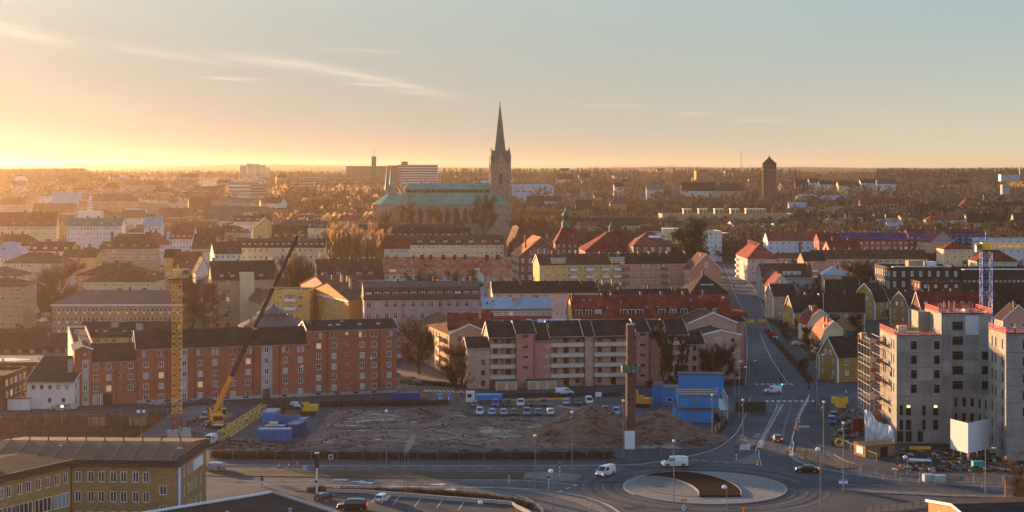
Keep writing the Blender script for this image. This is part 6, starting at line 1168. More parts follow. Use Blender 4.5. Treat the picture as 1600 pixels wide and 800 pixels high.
for k in range(4): MB().box(1.36, 1.5, -.3, .3, 12+k*5, 15+k*5, CY).build('ladder_cage', bc)
# second yellow crane whose counter jib reaches into the picture at top right
Y2 = 400; r = empty('tower_crane', (X(1700, Y2), Y2, 0), 0, 'yellow crane counter jib with grey machinery house reaching in at the top right edge', 'tower crane'); z2 = Z(291, Y2); L2 = X(1562, Y2)-X(1700, Y2)
for i in range(6): lattice(MB(), (L2+2+i*3.35, 0, z2+.6), (L2+2+(i+1)*3.35-.04, 0, z2+.6), 1.6, 1.2, 3, CY, .09).build('counter_jib_section', r)
MB().box(L2, L2+4.6, -1, 1, z2+1.3, z2+2.9, STEEL).build('machinery_house', r); MB().box(L2+.4, L2+2.2, -.9, .9, z2-2, z2+.4, CONCP).build('ballast_block', r)
bb = MB()
for x in range(8): bb.bar((L2+.5*x+4.8, -.9, z2+1.2), (L2+.5*x+4.8, -.9, z2+2.2), .04, STEEL)
bb.bar((L2, -.9, z2+2.2), (L2+12, -.9, z2+2.2), .04, STEEL); bb.bar((L2+5, 0, z2+1.2), (L2+5, 0, z2+5), .1, CY); bb.build('railing', r)
mm = lattice(MB(), (0, 0, 0), (0, 0, z2/15), 2.2, 2.2, 3, CY, .1, up=(0, 1, 0)).data('mast_section'); [put('mast_section', mm, r, TR(0, 0, i*z2/15)) for i in range(15)]
# ---- containers
CORR = mat('container_blue', (.004, .14, .38), .5, .2, 1.5, kind='board'); CORN = mat('container_navy', (.006, .055, .20), .5, .2, 1.5, kind='board'); COUT = mat('container_top', (.35, .37, .38), .7, .2)
def container(px, py, W_, D_, Hh, ang, m, top, label, z=0):
    x, y = G(px, py); r = empty('shipping_container', (x, y, z), R(ang), label, 'container'); bb = MB(); bb.box(0, W_, 0, D_, .1, Hh, m); bb.build('body', r)
    bb = MB(); n = int(W_/.5)
    for i in range(n): xx = .25+i*(W_-.5)/n; bb.box(xx, xx+.22, -.05, -.003, .25, Hh-.2, m)
    n = int(D_/.5)
    for i in range(n): yy = .25+i*(D_-.5)/n; bb.box(W_+.003, W_+.05, yy, yy+.22, .25, Hh-.2, m); bb.box(-.05, -.003, yy, yy+.22, .25, Hh-.2, m)
    o = bb.build('corrugation', r); o['kind'] = 'stuff'
    MB().box(-.04, W_+.04, -.04, D_+.04, Hh, Hh+.08, top).build('roof', r); bb = MB()
    for xx in (0, W_): 
        for yy in (0, D_): bb.box(xx-.08, xx+.08, yy-.08, yy+.08, .0, Hh+.1, m)
    bb.build('corner_post', r); return r
container(403, 690.5, 7.1, 2.6, 2.7, 1, CORR, COUT, 'large blue container nearest the fence with pale dusty roof')
container(447, 682, 2.7, 6.0, 2.7, -12, CORN, CORN, 'navy container with doors towards the bare soil'); container(410, 662, 3.0, 6.0, 2.7, -4, mat('container_sky', (.008, .22, .58), .5, .15, 1.5, kind='board'), COUT, 'bright blue container with white roof next to the jib section')
container(428, 667, 6.0, 2.4, 2.5, -3, CORR, mat('rust_top', (.14, .06, .04), .8, .3), 'blue container with rust coloured roof behind the navy one'); container(413, 674, 4.4, 2.2, 1.2, -4, MATS['container_sky'], COUT, 'low light blue container stub between the others'); container(466, 672, 1.6, 2.4, 2.5, -8, MATS['container_sky'], COUT, 'narrow light blue container end beside the navy one')
container(612, 630, 7.2, 2.5, 2.5, 6, CORN, CORN, 'long navy container behind the hedge near the brick street')
bb = MB().box(0, 1.9, 0, 1.5, 1.3, 2.2, wallm('cream')); x, y = G(420, 675); o = tag(bb.build('crate', None, TR(x, y, 0)), 'cream crate standing on the low light blue container stub', 'crate')
for px, py, w_, h_, m, lb in ((683, 630.5, 1.6, 2.3, MATS['container_sky'], 'light blue utility cabinet with yellow notice near the lorry'), (699, 630.5, .8, 2.4, MATS['container_sky'], 'narrow blue portable toilet near the lorry'), (661, 624.5, .45, 2.0, RED, 'red upright barrier box at the end of the navy container')):
    x, y = G(px, py); r = empty('utility_cabinet', (x, y, 0), 0, lb, 'cabinet'); MB().box(0, w_, 0, 1, 0, h_, m).build('body', r); MB().box(-.05, w_+.05, -.05, 1.05, h_, h_+.08, COUT).build('roof', r); MB().box(w_*.3, w_*.7, -.04, -.003, h_*.45, h_*.7, YEL if w_ > 1 else WHITE).build('notice', r)
# ---- blue site cabins
BC = mat('cabin_blue', (.003, .215, .52), .5, .1, .8); CRF = mat('cabin_roof', (.07, .065, .07), .8, .2)
def cabin(r, x, y, z, W_, D_, Hh, doors, M=None, mods=1):
    MB().box(x, x+W_, y, y+D_, z, z+Hh, BC).build('cabin_body', r); MB().box(x-.12, x+W_+.12, y-.12, y+D_+.12, z+Hh, z+Hh+.14, CRF).build('roof', r)
    for k in range(1, mods): MB().box(x-.1, x+W_+.1, y+k*D_/mods-.05, y+k*D_/mods+.05, z+Hh+.143, z+Hh+.2, WHITE).build('roof_seam', r)
    for kind, u in doors:
        if kind == 'd': MB().box(x+u-.5, x+u+.5, y-.07, y-.003, z+.15, z+2.2, mat('cabin_door', (.10, .19, .27), .6)).build('door', r)
        else: o = MB().box(x+u-.75, x+u+.75, y-.07, y-.003, z+.95, z+2.1, WHITE).build('window', r); MB().box(x+u-.6, x+u+.6, y-.1, y-.073, z+1.08, z+1.97, GLASS).build('pane', o)
    for u in (0.02, W_*.33, W_*.66, W_-.02): MB().box(x+u-.06, x+u+.06, y-.05, y-.002, z+.05, z+Hh-.02, mat('cabin_blue_dark', (.01, .12, .4), .5)).build('panel_joint', r)
x, y = G(1056, 661); r = empty('site_cabins', (x, y, 0), R(-3), 'two storey stack of bright blue site cabins with white outside stairs', 'site cabins')
cabin(r, 0, 0, .1, 9.0, 16, 2.8, [('d', 4.3)]); cabin(r, .9, 4.0, 3.05, 9.4, 15, 2.7, [('d', 4)], mods=4)
WR = mat('white_tube', (.6, .6, .6), .5); bb = MB()
for i in range(6):
    y = 1.5+i*3; 
    for z in (.1, 3.0):
        bb.bar((12.4, y, z), (12.4, y, z+3.0), .06, WR); bb.bar((10.6, y, z), (10.6, y, z+2.9), .05, WR)
    bb.bar((12.4, y, 3.9), (12.4, y+3, 3.9), .05, WR); bb.bar((12.4, y, 6), (12.4, y+3, 6), .05, WR); bb.bar((12.4, y, 1.1), (12.4, y+3, 1.1), .05, WR)
bb.build('stair_frame', r); bb = MB(); bb.box(10.5, 12.4, 1.5, 19.5, 2.95, 3.05, STEEL); bb.build('walkway', r)
for k in range(2): bb = MB(); [bb.box(10.7, 12.3, 2+k*9+i*.45, 2.45+k*9+i*.45, .2+i*.38, .28+i*.38, STEEL) for i in range(8)]; bb.bar((12.35, 2+k*9, 1.2), (12.35, 5.6+k*9, 4.1), .06, WR); bb.build('stair', r)
x, y = G(1034, 634); r = empty('site_cabins', (x, y, 0), R(-8), 'smaller pair of blue site cabins left of the two storey stack', 'site cabins'); cabin(r, 0, 0, .1, 4.0, 9, 4.2, [('w', 2)], mods=2); cabin(r, -2.6, 3, .1, 2.5, 9, 4.4, [], mods=1)
x, y = G(1060, 618); r = empty('site_cabins', (x, y, 0), R(-5), 'rearmost blue site cabin block under the bare poplars', 'site cabins'); cabin(r, 0, 0, .1, 12.0, 7, 5.4, [('w', 3), ('w', 9.5)], mods=2)
# ---- excavators
def excavator(px, py, ang, label, m, s=1, armup=False):
    x, y = G(px, py); r = empty('excavator', (x, y, 0), R(ang), label, 'excavator'); r.scale = (s, s, s)
    for yy in (-1.3, .75): bb = MB(); bb.prism([(-2, .25), (-1.6, 0), (1.6, 0), (2, .25), (2, .65), (1.7, .95), (-1.7, .95), (-2, .65)], yy, yy+.55, DARK, Matrix.Rotation(R(90), 4, 'X') @ TR(0, 0, -.6)); bb.build('track', r)
    bb = MB(); bb.box(-2.4, 1.2, -1.2, 1.2, 1.05, 1.9, m); bb.box(-2.5, -.4, -1.25, 1.25, 1.9, 2.5, m); bb.box(-.2, 1.1, -1.15, -.1, 1.9, 2.9, m); bb.build('body', r)
    MB().box(-.1, 1.13, -1.19, -.15, 2.0, 2.75, GLASS).build('cab_window', r)
    P = [(1, 0, 1.8), (3.0, 0, 4.3), (5.4, 0, 3.9), (6.1, 0, 1.3)] if not armup else [(1, 0, 1.8), (1.6, 0, 4.6), (3.2, 0, 5.6), (4.2, 0, 3)]
    bb = MB(); bb.bar(P[0], P[1], .32, DARK if not armup else m, r2=.28); bb.bar(P[1], P[2], .28, DARK, r2=.22); bb.build('boom', r); MB().bar(P[2], P[3], .24, DARK, r2=.16).build('stick', r)
    bb = MB(); q = Vector(P[3]); bb.prism([(0, 0), (.7, -.2), (.8, -.9), (.1, -1.2), (-.5, -.6)], -.5, .5, DARK, TR(*q) @ Matrix.Rotation(R(90), 4, 'X')); bb.build('bucket', r); MB().bar((1.2, 0, 1.5), (2.4, 0, 3.4), .1, STEEL).build('hydraulic_cylinder', r)
excavator(481, 648, 178, 'yellow excavator with black arm reaching left on the bare soil edge', YEL); excavator(1003, 636, 150, 'orange excavator with raised arm behind the soil heap', ORG, .95, True)
# ---- chimney
Yq = 346; xq = X(985.5, Yq); r = empty('brick_chimney', (xq, Yq, 0), 0, 'tall old brick factory chimney with a verdigris ring platform', 'chimney'); zc_ = Z(508, Yq); CBR = mat('old_chimney_brick', (.15, .062, .042), .9, .25, .8, kind='brick')
for k in range(8): a, e = k/8, (k+1)/8; MB().lathe([(1.05-.17*a, zc_*a+(.0 if k else -.5)), (1.05-.17*e, zc_*e)], CBR, 16).build('shaft_section', r)
MB().lathe([(.95, zc_), (.98, zc_+.3), (.6, zc_+.32)], mat('chimney_cap', (.3, .27, .24), .9), 16).build('cap', r)
VG = mat('verdigris_panels', (.12, .17, .12), .7, .5, 1.2); zp = Z(581, Yq); bb = MB(); bb.lathe([(2.1, zp), (2.15, zp+1.5), (2.0, zp+1.5), (1.95, zp+.1)], VG, 12); bb.lathe([(1.0, zp), (2.1, zp), (2.1, zp+.1), (1.0, zp+.1)], DARK, 12); bb.build('platform', r)
for i in range(12): a = i*math.pi/6; MB().box(-.06, .06, -.06, .06, zp-.1, zp+1.7, DARK, TR(2.12*math.cos(a), 2.12*math.sin(a))).build('platform_post', r)
bb = MB(); bb.bar((-1.15, -.3, .5), (-1.0, -.3, zc_), .05, STEEL); bb.bar((-1.2, -.7, .5), (-1.05, -.7, zc_), .05, STEEL); bb.build('ladder', r)
x, y = G(984, 703); r = empty('sign_board', (x, y, 0), 0, 'blank white board standing at the foot of the brick chimney', 'sign'); MB().box(-1.1, 1.1, -.04, .04, .1, 4.1, WHITE).build('board', r); [MB().box(dx-.06, dx+.06, .05, .17, 0, 4, STEEL).build('post', r) for dx in (-.8, .8)]
# ---- concrete frame building
fb = empty('concrete_building', (X(1401, 351), 351, 0), 0, 'raw concrete building under construction with red edge barriers on its roof decks', 'building'); CW = dict(wall=CONC, roof=mat('deck_pinkish', (.33, .26, .25), .9, .2), kind='flat', near=True, frame=mat('opening_timber', (.17, .13, .09), .85), parapet=.12, wp=(1, 0, 0, 0), pane=BLACKV)
xa, xb2, xc2 = X(1401, 351), X(1471, 351), X(1549, 351); P = lambda x, y: (x, y)
S1, S2_ = (1.35, 1.9, 0, 1), (2.4, 1.9, 0, 1); NR = (.85, 2.3, 0, 0); ff = lambda px: (px-1401)/F*351
zt1, zt2_ = Z(525.5, 351), Z(491, 351)
f1 = [(ff(px), j, S1) for px in (1428, 1464) for j in range(4)]+[(ff(px), -z, NR if n else (1.2, 2.3, 0, 0)) for px, n in ((1408.3, 1), (1419.6, 0), (1443.7, 1), (1462, 0)) for z in (6.15+1, 3.0+1)]+[(ff(px), -1.4, (w_, 2.4, 1, 0)) for px, w_ in ((1406.5, 1.4), (1420, 1.4), (1438, 1.2))]
fx = Sec(fb, P(xa, 351), P(xb2, 351), 16, zt1, None, front=f1, left=[(x, j, (.9, 2.0, 0, 0)) for x in (3.2, 5.2, 11.2, 13.4) for j in range(4)], right=[], st=3.2, top=1.0, **CW)
f2 = [((px-1471)/F*351, j, S2_) for px in (1496.5,) for j in range(5)]+[((1539-1471)/F*351, j, (1.4, 1.9, 0, 0)) for j in (2, 3, 4)]
gx = Sec(fb, P(xb2+.01, 351), P(xc2, 351), 14, zt2_, None, front=f2, left=[(7, 0, (1, 2, 0, 0))], right=[], st=3.25, top=1.6, **CW)
# lift shaft and rear frame
Sec(fb, P(X(1440, 358), 361), P(X(1470.5, 358), 361), 6, Z(490, 358), None, front=[], left=[], right=[], st=3, top=1, **CW)
# floor joints, panel edges
for s_, n in ((fx, 7), (gx, 8)):
    for j in range(n): z = s_.E-.35-3.2*j; o = MB().box(.0, s_.W, -.035, -.003, z-.08, z, mat('joint_dark', (.12, .12, .12), .9)).build('floor_joint', fb, s_.M)
for x in (.02, .37, .68): MB().box(gx.W*x, gx.W*x+.05, -.04, -.003, 12, gx.E, MATS['joint_dark']).build('panel_joint', fb, gx.M)
MB().box(ff(1508)-ff(1471)+.0, ff(1529)-ff(1471), -.06, -.003, zt2_-4.5, zt2_-.3, mat('pale_panel', (.46, .48, .50), .8, .1)).build('wall_panel', fb, gx.M)
for s_, spans, n in ((fx, ((.1, 2.9), (4.7, 7.9)), 6), (gx, ((.1, 2.1), (5.1, 8.3)), 5)):
    for j in range(n):
        for a, e in spans:
            if s_ is fx and j > 3: continue
            z = s_.E-.5-3.2*j-(.2 if s_ is gx else 0); MB().box(a, e, -.03, -.003, z-2.75, z, mat('precast_panel_'+('pale', 'mid', 'dark')[(j*5+int(a*3)) % 3], ((.31, .295, .27), (.26, .248, .228), (.225, .215, .2))[(j*5+int(a*3)) % 3], .9, .18, .5, fine=.12)).build('concrete_panel', fb, s_.M)
# curved wing
cp = [(1487, 349), (1500, 350.2), (1513, 350), (1525, 349), (1536, 346.5), (1545, 343.5), (1551, 340), (1556, 335.5)]
for i in range(len(cp)-1):
    a, c = cp[i], cp[i+1]; A_, C_ = (X(*a), a[1]), (X(*c), c[1]); w_ = (Vector(C_)-Vector(A_)).length
    Sec(fb, A_, C_, 6 if i < 3 else 9, Z(617, 347), None, front=[(w_/2, j, (.85, 2.0, 0, 0)) for j in range(3)], left=[], right=[], st=3.3, top=1.0, **CW)
MB().box(X(1487, 349)-xa, X(1550, 349)-xa, -1.5, -1.35, Z(617, 348)+.1, Z(617, 348)+1.2, mat('rust_mesh', (.15, .06, .045), .8)).build('edge_barrier', fb, TR(0, 3))
# right hand tower
tr_ = Sec(fb, P(X(1572, 329), 329), P(X(1572, 329)+24, 329), 12, Z(522, 329), None, front=[(4.6, j, S2_ if j < 5 else (1.7, 2.0, 0, 0)) for j in range(7)]+[(10.5, j, S2_) for j in range(7)], left=[(x, j, (.9, 2.1, 0, 0)) for x in (2.5, 5, 9.5) for j in range(7)], right=[], st=3.45, top=1.3, **CW)
for j in range(8): MB().box(.0, tr_.W, -.035, -.003, tr_.E-.3-3.45*j-.08, tr_.E-.3-3.45*j, MATS['joint_dark']).build('floor_joint', fb, tr_.M)
for px in (1419.6, 1462): MB().box(ff(px)-.36, ff(px)+.36, .02, .09, 7.9, 9.1, mat('lit_interior', (.4, .3, .15), .5, 0, emit=(1, .66, .2), estr=.8)).build('lit_pane', fb, fx.M)
# red edge barriers: posts and mesh panels
REDM = mat('barrier_red', (.55, .04, .045), .6, .15)
pm_ = MB(); 
for z in (.15, .6, 1.05): pm_.box(0, 2.3, -.03, .03, z-.05, z+.05, REDM)
for i in range(12): pm_.box(i*.2, i*.2+.035, -.01, .01, .15, 1.05, REDM)
pm_.box(0, .08, -.05, .05, -.3, 1.25, REDM); pm_.box(0, 2.3, -.06, -.031, -.15, .18, REDM); pm_ = pm_.data('edge_barrier')
def barrier(s_, k, a, c):
    n = int((c-a)/2.4); [put('edge_barrier', pm_, fb, s_.M @ s_.T[k] @ TR(a+i*2.4, 0, s_.E+.15)) for i in range(n)]
barrier(fx, 'f', 0, fx.W); barrier(fx, 'l', 0, 16); barrier(gx, 'f', 0, gx.W); barrier(gx, 'l', 0, 14); barrier(tr_, 'f', 0, 24); barrier(tr_, 'l', 0, 12); barrier(gx, 'r', 0, 14); barrier(gx, 'b', 0, gx.W); barrier(fx, 'b', 0, fx.W-2)
o = MB().box(2, 7, 9, 9.3, zt1+.3, zt1+1.1, mat('green_form', (.12, .42, .04), .6)).build('green_formwork', fb, fx.M); 
x = xa+1.0; o = tag(MB().box(0, 2, 0, 1.4, 0, 1.5, wallm('cream')).build('crate', None, TR(X(1405, 358), 359, zt1+.0)), 'pale crate on the lower concrete roof deck', 'crate')
for i in range(14): x = xb2+random.uniform(1, 10); y = 351+random.uniform(1, 12); w_ = random.uniform(.5, 2); r = tag(MB().box(0, w_, 0, .5, 0, random.uniform(.3, 1.0), random.choice((WOOD, STEEL, CONCP, REDM, WHITE))).build('material_pile', None, TR(x, y, zt2_+.0, random.uniform(0, 3))), 'building material left lying on the upper concrete deck', 'material pile', 'material on the upper deck')
for x in (1475, 1483, 1491, 1545): MB().bar((X(x, 355), 355, zt2_), (X(x, 355), 355, zt2_+2.6), .06, STEEL).build('starter_bar', fb, fb.matrix_basis.inverted())
# scaffold along the sunlit side
sc_ = empty('scaffold', (X(1341, 372), 372, 0), 0, 'tall scaffold with red boards climbing the sunlit side of the concrete building', 'scaffold'); xl_, xr_ = 0, X(1363, 372)-X(1341, 372); 
for i, x in enumerate((0, 1.6, 3.2)):
    for y in (-12, -9, -6, -3, 0): MB().bar((x, y, 0), (x, y, 21.5+random.uniform(-1, 1.5)), .05, mat('rust_tube', (.16, .08, .055), .7) if (i+int(y)) % 3 else STEEL).build('standard', sc_)
for k in range(10):
    z = 2.1*(k+1); MB().box(0, 3.2, -12, 0, z-.12, z, RUST if k % 4 == 1 else mat('grey_boards', (.16, .14, .12), .9)).build('deck', sc_) if k in (1, 3, 5, 7, 9) else None
    bb = MB(); bb.bar((0, -12, z+1), (0, 0, z+1), .05, STEEL); bb.bar((3.2, -12, z+1), (3.2, 0, z+1), .05, STEEL); bb.bar((0, -12, z+1), (3.2, -12, z+1), .05, STEEL); bb.bar((0, -12, z-.9), (3.2, -12, z+1.1), .05, STEEL); bb.build('guard_rail', sc_)
    if random.random() < .75: u = random.uniform(0, 1.6); MB().box(u, u+1.6, -12.12, -12.06, z-.1, z+random.uniform(.5, 1.1), mat('toe_board_red', (.36, .07, .05), .7, .3)).build('toe_board', sc_)
MB().box(-.6, .8, -6, -4.5, 21.5, 22.8, wallm('tan')).build('hoist_box', sc_)
# white tarpaulin draped over the lower scaffold
def tarp(x, y):
    pass
bb = MB(); nu, nv = 40, 22; vs = []
for j in range(nv+1):
    for i in range(nu+1):
        u, v = i/nu, j/nv; top = 7.2-3.4*u+.5*math.sin(u*9)+.35*mnoise.noise(Vector((u*6, 0, 2))); z = top*v; px = X(1350, 353)+u*(X(1396, 346)-X(1350, 353)); yy = 353-7*u-.5*(1-v)-1.0*math.sin(v*math.pi)*.5
        f_ = .45*mnoise.noise(Vector((u*16, v*3, 0)))+.22*mnoise.noise(Vector((u*34+v*5, v*5, 5))); vs.append((px+f_*.4, yy+f_*1.3, max(.02, z+.25*f_)))
bb.mesh(vs, [(j*(nu+1)+i, j*(nu+1)+i+1, (j+1)*(nu+1)+i+1, (j+1)*(nu+1)+i) for j in range(nv) for i in range(nu)], mat('white_tarpaulin', (.62, .63, .64), .55, .08)); o = bb.build('tarpaulin'); o.data.polygons.foreach_set('use_smooth', [True]*len(o.data.polygons)); tag(o, 'crumpled white tarpaulin hung over the lower corner of the scaffold', 'tarpaulin')
# shed
x, y = G(1353, 716); r = empty('wooden_shed', (x, y, 0), R(22), 'small raw wood shed with white notice board below the tarpaulin', 'shed')
for i in range(24): MB().box(i*.3, i*.3+.27, 0, .1, 0, 2.5, WOOD).build('plank', r)
for i in range(14): MB().box(-.1, 0, i*.3, i*.3+.27, 0, 2.5+.03*i, WOOD).build('plank', r)
MB().box(-.3, 7.5, -.3, 4.4, 2.5, 2.62, mat('shed_roof', (.10, .07, .05), .85, .3, kind='board'), Matrix.Rotation(R(2), 4, 'X')).build('roof', r); MB().box(.1, 7.1, 4.1, 4.2, 0, 2.5, WOOD).build('wall', r); MB().box(7.1, 7.2, 0, 4.1, 0, 2.5, WOOD).build('wall', r); MB().box(3.6, 5.4, -.06, -.01, 0, 2.1, BLACKV).build('door_opening', r)
MB().box(-.16, -.11, .8, 3.2, .7, 2.2, WHITE).build('notice_board', r)
# folded white billboard
r = empty('billboard', (X(1513, 329), 329, 0), 0, 'large blank white billboard folded into a V in front of the concrete building', 'billboard'); a = Vector((X(1485, 335), 335)); c = Vector((X(1513, 329), 329)); e = Vector((X(1545, 335), 335)); Mr = TR(-c.x, -c.y)
BW = mat('billboard_white', (.60, .61, .62), .7, .03); zb1, zb2 = Z(706, 331), Z(659, 331)
for p, q in ((a, c), (c, e)):
    d = (q-p).normalized(); n = Vector((-d.y, d.x))*.08; MB().prism([tuple(p), tuple(q-d*.04), tuple(q-d*.04+n), tuple(p+n)], zb1, zb2, BW, Mr).build('panel', r)
    for t in (.1, .5, .9): k = p+(q-p)*t+n*4; MB().bar((k.x-c.x, k.y-c.y, 0), (k.x-c.x, k.y-c.y, zb2-.3), .12, STEEL).build('post', r)
# debris of the site
rr_ = random.Random(4)
def debris(n, xy, sz, cols, name='debris', hz=.5):
    mb = MB()
    for i in range(n): x, y = xy(rr_); w_, d_, h_ = rr_.uniform(*sz), rr_.uniform(*sz)*.4, rr_.uniform(.08, hz); mb.box(0, w_, 0, d_, .05, .05+h_, rr_.choice(cols), TR(x, y, 0, rr_.uniform(0, 3.1)))
    return tag(mb.build(name), kind='stuff')
dc = [WOOD, CONC, RUST, RUST, LAG, YARD, YARD, YARD, HEAP, DARK, DARK, DARK, mat('plastic_sheet', (.3, .33, .35), .5)]
debris(330, lambda r_: G(r_.uniform(1400, 1600), r_.uniform(706, 738)), (.3, 1.9), dc, hz=.5); debris(160, lambda r_: G(r_.uniform(1305, 1345), r_.uniform(640, 700)), (.3, 1.6), dc, hz=.6); debris(260, lambda r_: G(r_.uniform(340, 455), r_.uniform(688, 716)), (.5, 2.6), [DARK, RUST, DARK, LAG, SOIL], hz=.5); debris(60, lambda r_: G(r_.uniform(290, 330), r_.uniform(650, 690)), (.4, 1.5), dc, hz=.5); debris(50, lambda r_: G(r_.uniform(430, 700), r_.uniform(648, 700)), (.3, 1.2), [STEEL, DARK, CONCP], hz=.3)
debris(70, lambda r_: G(r_.uniform(420, 465), r_.uniform(632, 642)), (.5, 2.4), [RUST, CRED, DARK], hz=.9)
def thing_box(name, px, py, W_, D_, Hh, ang, m, lb, cat, extra=None):
    x, y = G(px, py); r = empty(name, (x, y, 0), R(ang), lb, cat); MB().box(0, W_, 0, D_, .1, Hh, m).build('body', r); MB().box(-.05, W_+.05, -.05, D_+.05, Hh, Hh+.07, extra or m).build('rim', r); return r
thing_box('skip', 1301, 632, 4, 2.2, 1.6, 0, YEL, 'mustard yellow skip in the yard left of the scaffold', 'skip'); thing_box('machine', 1311, 638, 1.8, 3, 2.7, 10, YEL, 'tall yellow compressor box beside the yellow skip', 'machine', DARK); thing_box('site_fence_box', 1333, 675, 2.4, 2, 3.0, 0, mat('rust_red', (.22, .05, .03), .7), 'rust red container box against the tarpaulin', 'container')
thing_box('pallet_stack', 1445, 754, 2, 1.4, 1.4, 8, mat('pale_bag', (.35, .45, .45), .7), 'left pale wrapped pallet by the guard rail', 'pallet'); thing_box('pallet_stack', 1461, 755, 2, 1.4, 1.4, -6, MATS['pale_bag'], 'right pale wrapped pallet by the guard rail', 'pallet'); thing_box('teal_crate', 1521, 731, 2.2, 1.5, 1.2, 0, mat('teal', (.03, .30, .33), .5), 'teal crate lying below the folded billboard', 'crate'); thing_box('yellow_beam', 1422, 703, 4.5, .6, .6, 0, YEL, 'long yellow formwork beam at the foot of the concrete wall', 'beam')
x, y = G(1311, 698); r = empty('hose_reel', (x, y, 0), 0, 'coiled yellow hose ring leaning on the footpath edge', 'hose'); 
bb = MB(); Nn = 20; vs = []; fs = []
for i in range(Nn):
    for j in range(6): a, c = 2*math.pi*i/Nn, 2*math.pi*j/6; rr2 = .75+.25*math.cos(c); vs.append((rr2*math.cos(a), .25*math.sin(c), .95+rr2*math.sin(a))); fs.append((i*6+j, ((i+1) % Nn)*6+j, ((i+1) % Nn)*6+(j+1) % 6, i*6+(j+1) % 6))
bb.mesh(vs, fs, YEL).build('hose_coil', r) 
for px, py, lb in ((1420, 722, 'white sheet roll lying among the debris below the concrete wall'),):
    x, y = G(px, py); r = empty('sheet_roll', (x, y, .2), R(-20), lb, 'roll'); MB().bar((0, 0, .3), (4.5, 0, .3), .3, WHITE, 10).build('roll', r)
# ================================================================ trees
TWG = mat('winter_twigs', (.10, .062, .04), .9, .3, .25, translucent=.35); TWD = mat('dark_twigs', (.06, .042, .032), .9, .3, .3, translucent=.25); TWO = mat('backlit_twigs', (.46, .29, .14), .9, .3, .25, translucent=.6)  # TWO carries the golden backlight of the twigs in its colour
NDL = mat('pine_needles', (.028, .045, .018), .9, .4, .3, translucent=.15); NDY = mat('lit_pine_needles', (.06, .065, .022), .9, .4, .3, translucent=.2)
def slivers(C, Dv, ln, wd, rng):
    """thin triangles at centres C pointing along Dv"""
    n = len(C); up = rng.normal(size=(n, 3)); s = np.cross(Dv, up); s /= np.linalg.norm(s, axis=1)[:, None]+1e-9
    ln = ln*(.6+.8*rng.random((n, 1))); wd = wd*(.6+.8*rng.random((n, 1)))
    V = np.stack([C-s*wd/2, C+s*wd/2, C+Dv*ln], 1).reshape(-1, 3); return V
def trimesh(name, V, m, ms=None, mi=None):
    me = bpy.data.meshes.new(name); n = len(V)//3
    me.vertices.add(n*3); me.vertices.foreach_set('co', V.astype(np.float32).ravel()); me.loops.add(n*3); me.loops.foreach_set('vertex_index', np.arange(n*3, dtype=np.int32))
    me.polygons.add(n); me.polygons.foreach_set('loop_start', np.arange(0, n*3, 3, dtype=np.int32)); me.polygons.foreach_set('loop_total', np.full(n, 3, np.int32)); me.materials.append(m)
    if ms:
        for q in ms: me.materials.append(q)
        me.polygons.foreach_set('material_index', mi)
    me.update(); return me
def bare(kind, seed, ntw, tm, wd, ln=.11):
    """unit-height leafless tree: trunk with limbs, crown of twigs"""
    rng = np.random.default_rng(seed); rd = random.Random(seed); tr = MB(); ends = []
    pop = kind == 'poplar'; lv = 3 if ntw > 2500 else 2
    def grow(p, d, L, r, k):
        segs = 3 if k == 0 else 2; q = p
        for i in range(segs):
            d2 = (d+Vector((rd.gauss(0, .10), rd.gauss(0, .10), .08))).normalized(); e = q+d2*L/segs; tr.bar(q, e, r*(1-i/segs*.45), BARK, 5 if k == 0 else 3, r*(1-(i+1)/segs*.45), cap=False); 
            if k > 0 or i > 0: ends.append((q, e, k))
            q, d = e, d2
            if k < lv and (k > 0 or i >= 0):
                for _ in range(rd.choice((2, 3)) if k else (4 if pop else 3)):
                    a = rd.uniform(0, 2*math.pi); tilt = rd.uniform(.15, .35) if pop else rd.uniform(.55, 1.15)-.12*k
                    sd = Vector((math.cos(a), math.sin(a), 0)); nd = (d*math.cos(tilt)+sd*math.sin(tilt)).normalized(); nd.z = max(nd.z, .15); grow(q-d*L/segs*rd.uniform(0, .6), nd.normalized(), L*(rd.uniform(.42, .62) if not pop else rd.uniform(.34, .5)), r*.42, k+1)
    grow(Vector((0, 0, -.02)), Vector((0, 0, 1)), .62 if not pop else .82, .022 if not pop else .014, 0)
    E = [x for x in ends if x[2] >= 1]; w_ = np.array([1.0 if x[2] == lv else .5 for x in E]); idx = rng.choice(len(E), ntw, p=w_/w_.sum())
    A_ = np.array([tuple(x[0]) for x in E])[idx]; B__ = np.array([tuple(x[1]) for x in E])[idx]; t = rng.random((ntw, 1)); C = A_+(B__-A_)*t; Dv = (B__-A_); Dv /= np.linalg.norm(Dv, axis=1)[:, None]+1e-9
    Dv = Dv+rng.normal(size=(ntw, 3))*(.55 if not pop else .22)+np.array([0, 0, .35 if not pop else .6]); Dv /= np.linalg.norm(Dv, axis=1)[:, None]; C = C+Dv*rng.random((ntw, 1))*ln*.6
    V = slivers(C, Dv, ln, wd, rng); mx = np.percentile(V[:, 2], 99.5); V /= mx; tv = [(x/mx, y/mx, z/mx) for x, y, z in tr.v]; tr.v = tv
    return tr.data('trunk'), trimesh('crown', V, tm)
